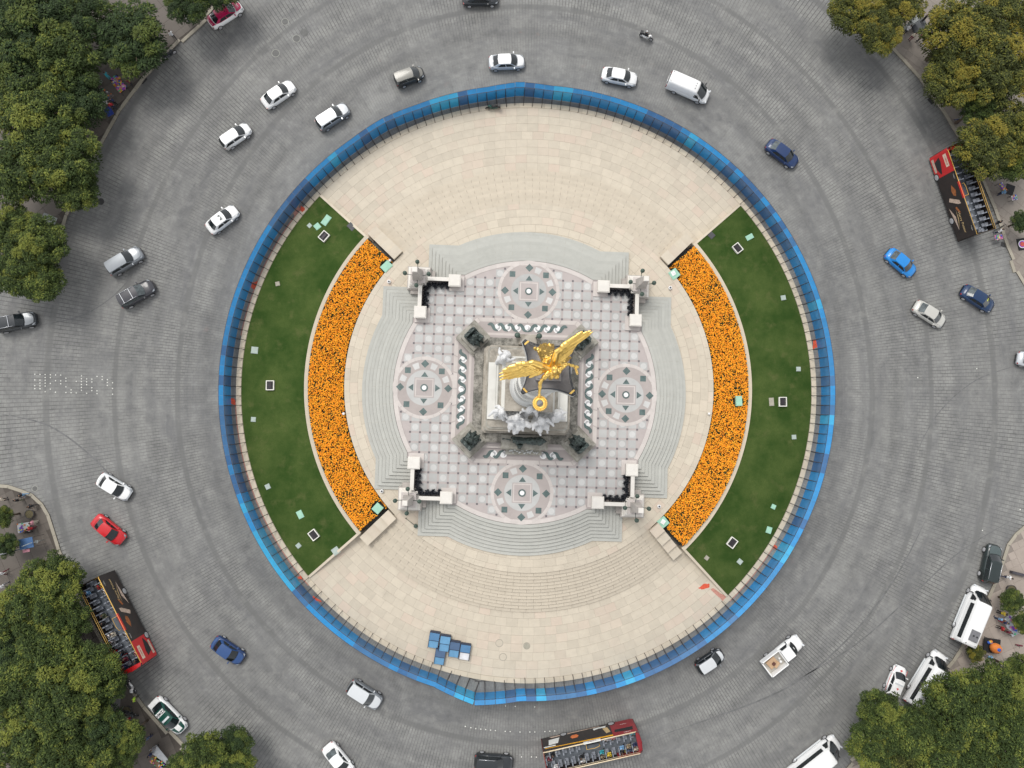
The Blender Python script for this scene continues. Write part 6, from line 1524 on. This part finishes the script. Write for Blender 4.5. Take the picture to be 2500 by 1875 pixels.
# ================================================================ PEOPLE
SKN = [pm('skin_tan', (.42, .24, .15), .6), pm('skin_brown', (.26, .14, .085), .6)]
HAIR = [pm('hair_black', (.012, .010, .009), .6), pm('hair_brown', (.05, .03, .018), .6)]
def person_mesh(pose, seed):
    mb = MB(); r = random.Random(seed); st = .0
    if pose in ('stand', 'walk'):
        st = .28 if pose == 'walk' else .06
        hz = .93
        for s_, f in ((1, st), (-1, -st)): mb.tube([(0, s_*.09, hz), (f*.5, s_*.10, .5), (f, s_*.10, .09)], [.105, .075, .05], 8); mb.tube([(f-.05, s_*.10, .05), (f+.18, s_*.11, .04)], [.05, .04], 6)
        b = 0
    else:
        hz = .48 if pose == 'sit' else .82; b = 0
        for s_ in (1, -1): mb.tube([(0, s_*.09, hz), (.42, s_*.12, hz+.03), (.45, s_*.12, hz-.4)], [.11, .085, .05], 8); mb.tube([(.42, s_*.12, hz-.43), (.62, s_*.12, hz-.44)], [.05, .04], 6)
    lean = .08 if pose in ('stand', 'walk') else .02
    mb.tube([(0, 0, hz-.05), (lean*.3, 0, hz+.12), (lean*.8, 0, hz+.38), (lean, 0, hz+.52)], [.155, .14, .19, .13], 10, sy=.72) if False else mb.tube([(0, 0, hz-.05), (lean*.3, 0, hz+.12), (lean*.8, 0, hz+.38), (lean, 0, hz+.50)], [.14, .13, .165, .12], 10)
    for s_ in (1, -1):
        sw = s_*(st*.7); sh = Vector((lean, s_*.17, hz+.46)); el = sh+Vector((-sw*.5, s_*.07, -.27)) if pose in ('stand', 'walk') else sh+Vector((.12, s_*.05, -.24)); ha = el+Vector((.12-sw*.4, -s_*.02, -.20)) if pose in ('stand', 'walk') else el+Vector((.25, -s_*.06, .02))
        mb.tube([sh, el, ha], [.055, .045, .032], 6); mb.tube([ha, ha+(ha-el).normalized()*.09], [.038, .02], 5)
        for i in range(3): mb.tube([ha+(ha-el).normalized()*.05, ha+(ha-el).normalized()*.13+Vector((0, (i-1)*.02, 0))], [.014, .01], 4)
    mb.tube([(lean, 0, hz+.48), (lean+.01, 0, hz+.62)], [.06, .05], 8); mb.ball((lean+.03, 0, hz+.70), .105, 12, sc=(1, .85, 1.2)); mb.ball((lean+.135, 0, hz+.69), .018, 5)
    me = fuse(mb, .022, 2, 0, 1, [], 'person'); 
    for i in range(4): me.materials.append(SKN[0])
    for p in me.polygons:
        c = p.center; z = c.z-hz
        if z > .52: i = 2
        elif z > -.02 and c.x < .4: i = 2 if (z < .06 and abs(c.y) > .17 and pose in ('stand', 'walk')) else 0
        elif c.z < .075 and pose in ('stand', 'walk'): i = 3
        else: i = 1
        if pose in ('sit', 'ride') and z < -.38: i = 3
        p.material_index = i
    hb = MB(); hb.ball((lean-.0, 0, hz+.745), .115, 10, sc=(1.0, .92, 1.0)); hm = hb.mesh('hair', HAIR[0])
    return me, hm
PM = {k: person_mesh(k, 1) for k in ('stand', 'walk', 'sit', 'ride')}
CLO = {n: pm('cloth_'+n, c, .85, sc=6, var=.15) for n, c in dict(black=(.015, .015, .018), white=(.62, .62, .62), navy=(.02, .03, .08), denim=(.06, .09, .16), red=(.38, .02, .025), pink=(.55, .25, .30), teal=(.03, .30, .36), yellow=(.60, .45, .04), grey=(.16, .16, .17), olive=(.07, .08, .04), khaki=(.25, .20, .13), maroon=(.13, .015, .03), skyblue=(.18, .35, .55), hivis=(.40, .62, .05), cream=(.5, .45, .36)).items()}
def person(px, py, rz, pose, shirt, leg, label, z=.13, hair=0, group=None, world=None, hat=None):
    if world is None: p = P(px, py, z+.9); x, y = p.x, p.y
    else: x, y, z = world
    me, hm = PM[pose]; o = put('person', me, loc=(x, y, z), rz=rz); tag(o, label, 'person', group)
    for i, m in enumerate((CLO[shirt], CLO[leg], SKN[hair % 2], CLO['black'])): o.material_slots[i].link = 'OBJECT'; o.material_slots[i].material = m
    h = put('hair' if not hat else 'hat', hm, o); h.material_slots[0].link = 'OBJECT'; h.material_slots[0].material = CLO[hat] if hat else HAIR[hair % 2]
    return o
GP = 'people on foot around the circle'
for a in (
 (459, 45, 2.5, 'walk', 'white', 'denim', 'person in a white top and jeans striding along the sidewalk at the top left'), (420, 85, 2.2, 'walk', 'white', 'black', 'person in white and black walking behind the striding one, at the top left kerb'),
 (260, 184, 0, 'stand', 'teal', 'teal', 'person in turquoise standing beside the colourful stall at the upper left'), (314, 182, 1, 'stand', 'grey', 'navy', 'person in grey standing right of the colourful stall'), (315, 200, 4, 'stand', 'maroon', 'black', 'dark clothed person at the lower right of the colourful stall'),
 (212, 128, 1, 'stand', 'grey', 'navy', 'grey clothed person in the shade under the trees at the upper left'), (262, 252, 2, 'stand', 'white', 'denim', 'person in white beside the blue cart at the upper left'), (272, 256, 5, 'stand', 'red', 'navy', 'person in red beside the blue cart at the upper left'), (275, 246, 5, 'stand', 'navy', 'black', 'person in navy behind the one in red at the blue cart'),
 (52, 1209, 0, 'walk', 'black', 'skyblue', 'person in black with pale blue sleeves at the tip of the lower left island'), (75, 1236, 0, 'walk', 'black', 'black', 'person in black with white shoes below the one with pale blue sleeves'), (44, 1222, 2, 'stand', 'black', 'olive', 'person in black by the plants on the lower left island'), (6, 1220, 1, 'stand', 'cream', 'black', 'person at the left edge with cream sleeves'),
 (80, 1276, 0, 'stand', 'pink', 'cream', 'person in pale pink right of the white table on the lower left island'), (77, 1290, 3, 'stand', 'red', 'maroon', 'person in red at the lower corner of the white table'), (66, 1299, 1, 'stand', 'black', 'black', 'person in black below the white table'),
 (6, 1400, 1, 'walk', 'white', 'maroon', 'person in white at the left edge above the woods'), (8, 1430, 4, 'walk', 'white', 'grey', 'person in pale grey walking at the left edge'),
 (328, 1706, 0, 'stand', 'hivis', 'olive', 'officer in a yellow-green safety vest left of the police car'), (310, 1759, 0, 'stand', 'pink', 'red', 'person in pink and red under the trees at the lower left'), (314, 1863, 1, 'stand', 'cream', 'black', 'person in cream at the bottom edge left of the cart'),
 (362, 1802, 2, 'stand', 'denim', 'navy', 'person in blue at the upper end of the silver cart'), (376, 1828, 2, 'stand', 'grey', 'black', 'person in a grey patterned top behind the silver cart'), (368, 1840, 5, 'stand', 'navy', 'grey', 'person in navy at the left side of the silver cart'),
 (2216, 72, 1, 'stand', 'white', 'black', 'person in white and black at the paved gap, upper right'), (2230, 88, 4, 'stand', 'cream', 'maroon', 'person in cream below the one in white at the upper right gap'), (2248, 92, 3, 'stand', 'maroon', 'black', 'dark clothed person half under the tree at the upper right gap'), (2258, 45, 2, 'stand', 'black', 'black', 'person in black under the tree beside the pale sign'), (2361, 277, 2, 'walk', 'navy', 'black', 'person in navy beside the bench at the right of the tour bus front'), (2345, 290, 2, 'walk', 'grey', 'navy', 'person in grey beside the one in navy near the tour bus'),
 (2440, 565, 2, 'stand', 'white', 'navy', 'person in white behind the rear of the upper right tour bus'), (2447, 470, 0, 'stand', 'skyblue', 'navy', 'person in pale blue at the left side of the black stall table'), (2435, 545, 1, 'stand', 'black', 'grey', 'person in black at the rear corner of the upper right tour bus'),
 (2460, 1409, -.4, 'walk', 'white', 'navy', 'person in white walking on the pinkish sidewalk at the right'), (2446, 1497, 0, 'stand', 'yellow', 'black', 'person with a yellow top at the stall on the right'), (2440, 1512, 1, 'stand', 'skyblue', 'denim', 'person in pale blue at the stall on the right'), (2452, 1520, 2, 'stand', 'navy', 'red', 'person in navy at the stall on the right'), (2446, 1534, 3, 'stand', 'red', 'black', 'person in red at the stall on the right'), (2460, 1543, 2, 'stand', 'maroon', 'black', 'dark clothed person at the foot of the stall on the right'),
 (2378, 1586, 0, 'walk', 'black', 'maroon', 'person in black left of the orange balloon stall'), (2415, 1604, 0, 'stand', 'skyblue', 'grey', 'person in pale blue below the orange balloon stall'),
): person(a[0], a[1], a[2], a[3], a[4], a[5], a[6], group=GP, hair=len(a[6]) % 2)
# scooter rider
b = P(1578, 89, .5); o = person(0, 0, R_(-22), 'ride', 'black', 'cream', 'person in black with a white helmet riding the scooter on the upper road', world=(b.x-.15, b.y+.06, 0), hat='white')
# bus passengers
def passengers(B, spots, where):
    t, (fx, rx, hw, ZD) = B; a = t.rotation_euler[2]; c, s = cos(a), sin(a)
    for i, (row, side_, shirt, leg, lab) in enumerate(spots):
        x = fx-.95-row*.79+.08 if row >= 0 else rx+.45; y = side_
        person(0, 0, a, 'sit', shirt, leg, '%s, %s' % (lab, where), world=(t.location.x+x*c-y*s, t.location.y+x*s+y*c, ZD), hair=i, group='passengers on the open bus decks')
W2 = 'on the lower left tour bus'; A_ = -.9; B_ = -.48; C_ = .48; D_ = .9
passengers(B2, ((0, C_, 'black', 'black', 'person in black at the front, driver side'), (0, A_, 'navy', 'grey', 'person in navy at the front beside the trees'), (1, D_, 'pink', 'black', 'person in pale pink in the second row'), (1, B_, 'maroon', 'navy', 'person in maroon in the second row'), (2, A_, 'skyblue', 'denim', 'person in light blue in the third row'), (2, B_, 'black', 'red', 'person in black and red in the third row'), (4, D_, 'white', 'pink', 'person in white in the fifth row by the road'), (4, A_, 'grey', 'grey', 'person in grey in the fifth row'), (5, A_, 'white', 'black', 'person in white in the sixth row'), (5, B_, 'cream', 'grey', 'person in cream in the sixth row'), (7, A_, 'black', 'grey', 'person in black in the eighth row'), (8, B_, 'olive', 'cream', 'person in olive in the ninth row'), (11, D_, 'white', 'black', 'person in white in the twelfth row'), (12, C_, 'red', 'navy', 'person in red near the rear'), (12, D_, 'yellow', 'navy', 'person in yellow near the rear'), (12, A_, 'skyblue', 'grey', 'person in pale blue in the rear corner')), W2)
W3 = 'on the dark red tour bus'
passengers(B3, ((0, D_, 'teal', 'teal', 'person in turquoise at the very front'), (0, B_, 'navy', 'grey', 'person in navy at the front right'), (0, A_, 'cream', 'black', 'person in cream at the front right corner'), (1, A_, 'denim', 'black', 'person in blue in the second row by the rail'), (1, B_, 'khaki', 'olive', 'person in khaki in the second row'), (2, A_, 'black', 'yellow', 'person in black in the third row'), (2, B_, 'skyblue', 'navy', 'person in bright blue in the third row'), (3, D_, 'pink', 'cream', 'person in pink in the fourth row'), (4, D_, 'white', 'pink', 'person in white in the fifth row'), (4, A_, 'yellow', 'black', 'person in yellow in the fifth row'), (5, B_, 'teal', 'olive', 'person in dark teal in the sixth row'), (5, A_, 'khaki', 'grey', 'person in tan in the sixth row'), (8, A_, 'white', 'cream', 'person in white in the ninth row'), (8, B_, 'black', 'black', 'person in black in the ninth row'), (12, C_, 'black', 'white', 'person in black and white near the rear'), (12, A_, 'white', 'maroon', 'person in white in the rear corner'), (-1, .1, 'maroon', 'white', 'person in maroon on the back bench')), W3)
# ================================================================ STALLS AND STREET THINGS
def fixture(nm, label, cat, px, py, z, rz, parts, group=None):
    p = P(px, py, z); t = thing(nm, label, cat, (p.x, p.y, .13), R_(rz), group)
    for pn, m, fn in parts: mb = MB(); fn(mb); mb.build(pn, m, t)
    return t
rr = random.Random(21)
goods = [pm('goods_'+n, c, .7) for n, c in dict(white=(.6, .6, .6), green=(.1, .4, .2), blue=(.03, .10, .45), yellow=(.65, .5, .05), purple=(.22, .05, .4), pink=(.6, .2, .35), orange=(.6, .18, .03)).items()]
def spread(w, d, z, n, sz=.12):
    def f(mb):
        for i in range(n): mb.box((rr.uniform(-w, w), rr.uniform(-d, d), z+rr.uniform(0, .06)), (rr.uniform(.5, 1)*sz*1.6, rr.uniform(.5, 1)*sz*1.6, .08), rr.uniform(0, 3), mi=rr.randrange(7))
    return f
def stall(px, py, rz, w, d, label, tm, n=40, canopy=None, sz=.12):
    p = P(px, py, .9); t = thing('street_stall', label, 'stall', (p.x, p.y, .13), R_(rz), 'street stalls on the traffic islands')
    mb = MB(); mb.box((0, 0, .78), (w, d, .06)); mb.build('table_top', tm, t)
    mb = MB()
    for sx in (-1, 1):
        for sy in (-1, 1): mb.box((sx*(w/2-.05), sy*(d/2-.05), .38), (.04, .04, .75))
    mb.build('leg', m_frame, t)
    if n: mb = MB(); spread(w/2*.9, d/2*.9, .84, n, sz)(mb); mb.build('goods', goods, t)
    if canopy: mb = MB(); mb.add([(-w*.6, -d*.6, 2.1), (w*.6, -d*.6, 2.1), (w*.6, d*.6, 2.1), (-w*.6, d*.6, 2.1), (0, 0, 2.5)], [(0, 1, 4), (1, 2, 4), (2, 3, 4), (3, 0, 4)]); mb.build('canopy', canopy, t); mb = MB(); mb.tube([(0, 0, .1), (0, 0, 2.45)], .03, 6); mb.build('pole', m_frame, t)
    return t
m_tblk = pm('black_tablecloth', (.015, .015, .017), .9); m_twht = pm('white_tablecloth', (.6, .6, .6), .9)
t = stall(290, 205, -52, 2.2, 1.1, 'stall covered with brightly coloured goods on a black cloth at the upper left kerb', m_tblk, 110, sz=.16)
stall(255, 232, -35, 1.9, 1.3, 'stall under a crumpled grey plastic sheet beside the colourful one at the upper left', pm('grey_plastic', (.16, .14, .14), .5, sc=5, var=.5), 10)
stall(266, 272, 30, .8, 1.1, 'small dark blue cart beside a bicycle at the upper left kerb', pm('blue_tarp', (.02, .05, .28), .6), 0)
stall(2465, 463, -20, 1.1, 1.3, 'stall with a black top and colourful toys right of the upper right tour bus', m_tblk, 0)
stall(2448, 458, -60, 1.4, .5, 'narrow stall of purple and orange goods beside the black topped one', pm('purple_goods', (.2, .12, .3), .7), 26)
stall(2476, 483, 10, .7, .6, 'small round-looking tray of pink and white goods below the black topped stall', m_twht, 14)
stall(2438, 579, 10, 1.0, .6, 'stall with pink striped boxes at the rear of the upper right tour bus', pm('pink_boxes', (.5, .2, .3), .7), 16)
stall(58, 1288, 8, 1.4, 1.1, 'white folding table with small goods on the lower left island', m_twht, 22)
stall(2470, 1527, -60, 2.4, 1.3, 'stall with a crumpled silver sheet and tools at the right', pm('silver_sheet', (.42, .45, .48), .4, sc=5, var=.3), 18, sz=.18)
stall(390, 1846, -50, 2.6, 1.0, 'silver food cart with a tray of pastries at the lower left', pm('steel_cart', (.45, .46, .47), .3, metal=.6), 0)
stall(385, 1862, -35, 1.9, .9, 'brown trays of goods beside the silver food cart at the bottom edge', pm('brown_tray', (.2, .12, .07), .8), 26)
fixture('market_umbrella', 'dark grey umbrella half hidden by the trees at the lower left', 'umbrella', 268, 1715, 2.2, 20, [('canopy', pm('umbrella_grey', (.11, .105, .105), .8), lambda mb: mb.lathe([(1.25, 2.0), (.7, 2.25), (.05, 2.45)], n=8, sm=False)), ('pole', m_frame, lambda mb: mb.tube([(0, 0, 0), (0, 0, 2.45)], .03, 6))])
fixture('balloon_stall', 'black square stall with a big orange and blue ball on it at the lower right', 'stall', 2425, 1578, .9, -20, [('table', m_tblk, lambda mb: mb.box((0, 0, .5), (2.0, 1.7, .12), .2)), ('leg', m_frame, lambda mb: [mb.box((sx*.85, sy*.7, .25), (.05, .05, .5)) for sx in (-1, 1) for sy in (-1, 1)]), ('orange_ball', goods[6], lambda mb: mb.ball((.15, -.1, 1.05), .68, 18, sc=(1.05, .9, .8))), ('blue_cap', goods[2], lambda mb: mb.ball((.2, -.12, 1.42), .34, 14, sc=(1, .8, .65))), ('small_balls', [goods[2], goods[3], goods[6]], lambda mb: [mb.ball((-.65+.12*i, .25+.1*(i % 3), .75), .2, 8, mi=i % 3) for i in range(4)])])
for px, py, r, lab, grp in ((2468, 1440, .62, 'round planter on the pinkish sidewalk at the right', 1), (73, 1255, .55, 'round planter on the lower left island', 1), (310, 1735, .6, 'dark round planter by the trees left of the police car', 1)):
    fixture('round_planter', lab, 'planter', px, py, .4, 0, [('pot', m_frame, lambda mb: mb.lathe([(r*.8, 0), (r, .45), (r*.9, .45), (r*.88, .36)], n=20)), ('soil', pm('planter_moss', (.10, .085, .045), .95, sc=8, var=.4), lambda mb: mb.lathe([(r*.89, .30), (r*.89, .38)], n=20, sm=False))], 'round planters on the sidewalks')
def pole(px, py, label, h):
    a = P(px, py, .13); t = thing('lamp_post', label, 'lamp post', (a.x, a.y, .13), 0, 'pale lamp posts')
    m = pm('lamp_pole_grey', (.34, .35, .36), .5, metal=.3)
    mb = MB(); mb.tube([(0, 0, 0), (0, 0, h)], [.08, .06], 8); mb.build('pole', m, t)
    mb = MB(); mb.tube([(.22, 0, 0), (.22, 0, h-.3), (0, 0, h-.1)], [.035, .03, .03], 6); mb.build('side_pipe', m, t)
    mb = MB(); mb.box((0, 0, .1), (.34, .34, .2)); mb.build('base_plate', m, t)
    mb = MB(); mb.ball((0, 0, h+.1), .14, 8); mb.build('lamp_head', m_white, t)
pole(246, 200, 'pale lamp post standing between the trees and the colourful stall at the upper left', 4.4); pole(60, 1338, 'pale lamp post standing beside the blue canopy at the lower left', 4.6)
m_sign = pm('grey_sign_box', (.34, .36, .35), .6)
def slabbox(nm, px, py, z, w, d, h, rz, mat, label, cat): p = P(px, py, z); o = MB(); o.box((0, 0, h/2), (w, d, h)); o.box((0, 0, h+.02), (w*.94, d*.94, .04)); tag(o.build(nm, mat, loc=(p.x, p.y, .13), rz=R_(rz)), label, cat)
slabbox('utility_cabinet', 111, 535, 1.5, .75, 1.35, 1.5, -20, m_sign, 'pale grey utility cabinet between two trees on the left', 'cabinet')
slabbox('street_sign_box', 2235, 48, 1.6, 1.5, .6, 1.7, 38, m_sign, 'pale grey sign box under the trees at the upper right', 'sign box')
slabbox('stone_platform', 2245, 62, .3, 1.9, 1.5, .16, 20, pm('dark_base', (.08, .085, .09), .8), 'low dark slab beside the pale grey sign box at the upper right', 'slab')
slabbox('bench', 2372, 258, .5, 3.0, .42, .45, 36, pm('dark_bench', (.05, .045, .055), .7), 'long dark bench on the narrow paved gap at the upper right', 'bench')
slabbox('bench', 2487, 1401, .5, 1.8, .32, .5, -14, pm('dark_bench', (.05, .045, .055), .7), 'dark bench on the pinkish sidewalk at the right edge', 'bench')
slabbox('blanket', 2496, 596, .2, 1.2, 1.5, .06, 10, m_tblk, 'black square blanket with a round red and white emblem at the right edge', 'blanket')
p = P(2496, 596, .25); mb = MB(); mb.lathe([(.5, 0), (.5, .02)], n=24, mi=0, sm=False); mb.lathe([(.42, .0), (.42, .025)], n=24, mi=1, sm=False); mb.lathe([(.3, .0), (.3, .03)], n=24, mi=2, sm=False); tag(mb.build('round_emblem_cloth', [m_white, goods[4], pm('emblem_red', (.5, .08, .06), .7)], loc=(p.x, p.y, .235)), 'round red, white and purple cloth on the black blanket at the right edge', 'cloth')
fixture('kiosk_roof', 'blue canopy stall under a street lamp on the lower left island', 'stall', 66, 1326, 2.2, 12, [('canopy', pm('blue_canopy', (.045, .11, .24), .7), lambda mb: mb.prism([(-.8, -.6), (.8, -.6), (.8, .6), (-.8, .6)], 2.2, 2.26)), ('pole', m_frame, lambda mb: [mb.tube([(sx*.75, sy*.55, 0), (sx*.75, sy*.55, 2.2)], .025, 5) for sx in (-1, 1) for sy in (-1, 1)]), ('striped_cloth', CLO['pink'], lambda mb: mb.box((-.35, -.85, 1.9), (.8, .35, .04)))])
fixture('no_entry_pole', 'thin bent metal arm beside the blue canopy on the lower left island', 'pole', 90, 1322, 1.5, 0, [('pole', m_sign, lambda mb: mb.tube([(0, 0, 0), (0, 0, 2.6), (-.8, -.35, 2.8)], .04, 6)), ('plate', m_sign, lambda mb: mb.box((.1, 0, 1.6), (.35, .35, .05)))])
for px, py, rz, lab in ((285, 268, 60, 'bicycle leaning by the kerb next to the blue cart'), (2440, 556, 30, 'bicycle behind the rear of the upper right tour bus')):
    p = P(px, py, .4); t = thing('bicycle', lab, 'bicycle', (p.x, p.y, .13), R_(rz), 'bicycles')
    for x in (-.5, .5): mb = MB(); mb.tube([(x+.32*cos(k*pi/8), 0, .34+.32*sin(k*pi/8)) for k in range(17)], .022, 5, caps=False); mb.build('wheel', m_tyre, t)
    mb = MB(); mb.tube([(-.5, 0, .34), (-.1, 0, .75), (.35, 0, .75), (.5, 0, .34)], .025, 5); mb.tube([(-.1, 0, .75), (0, 0, .3), (.35, 0, .75)], .025, 5); mb.build('frame', m_frame, t)
    mb = MB(); mb.tube([(.32, -.28, .95), (.38, 0, .95), (.32, .28, .95)], .02, 5); mb.box((-.15, 0, .85), (.25, .14, .06)); mb.build('handlebar', m_black, t)
for x, y, a, lab in ((2487, 1575, -10, 'red electric scooter lying on the pinkish sidewalk'),):
    fixture('kick_scooter', lab, 'scooter', x, y, .2, a, [('deck', CLO['maroon'], lambda mb: mb.box((0, 0, .14), (.9, .16, .06))), ('stem', m_black, lambda mb: mb.tube([(-.45, 0, .15), (-.6, 0, .6), (-.62, 0, 1.0)], .03, 5)), ('handlebar', m_black, lambda mb: mb.tube([(-.62, -.22, 1.0), (-.62, .22, 1.0)], .02, 5))])
# drains at the kerb
for px, py, rz, lab in ((350, 196, 50, 'dark drain grate at the upper left kerb'), (2273, 246, -50, 'dark drain grate at the upper right kerb'), (2452, 598, -15, 'dark drain cover at the right kerb')):
    p = P(px, py, 0); o = MB(); o.box((0, 0, .0), (.9, .6, .02)); 
    for k in range(5): o.box((-.36+k*.18, 0, .012), (.06, .5, .016), mi=1)
    tag(o.build('drain_grate', [m_iron, m_black], loc=(p.x, p.y, .005), rz=R_(rz)), lab, 'drain')
for o in SC.objects:
    if o.type == 'MESH' and o.parent is None and 'label' not in o and 'kind' not in o: print('UNLABELLED', o.name)
SC.render.engine = 'CYCLES'
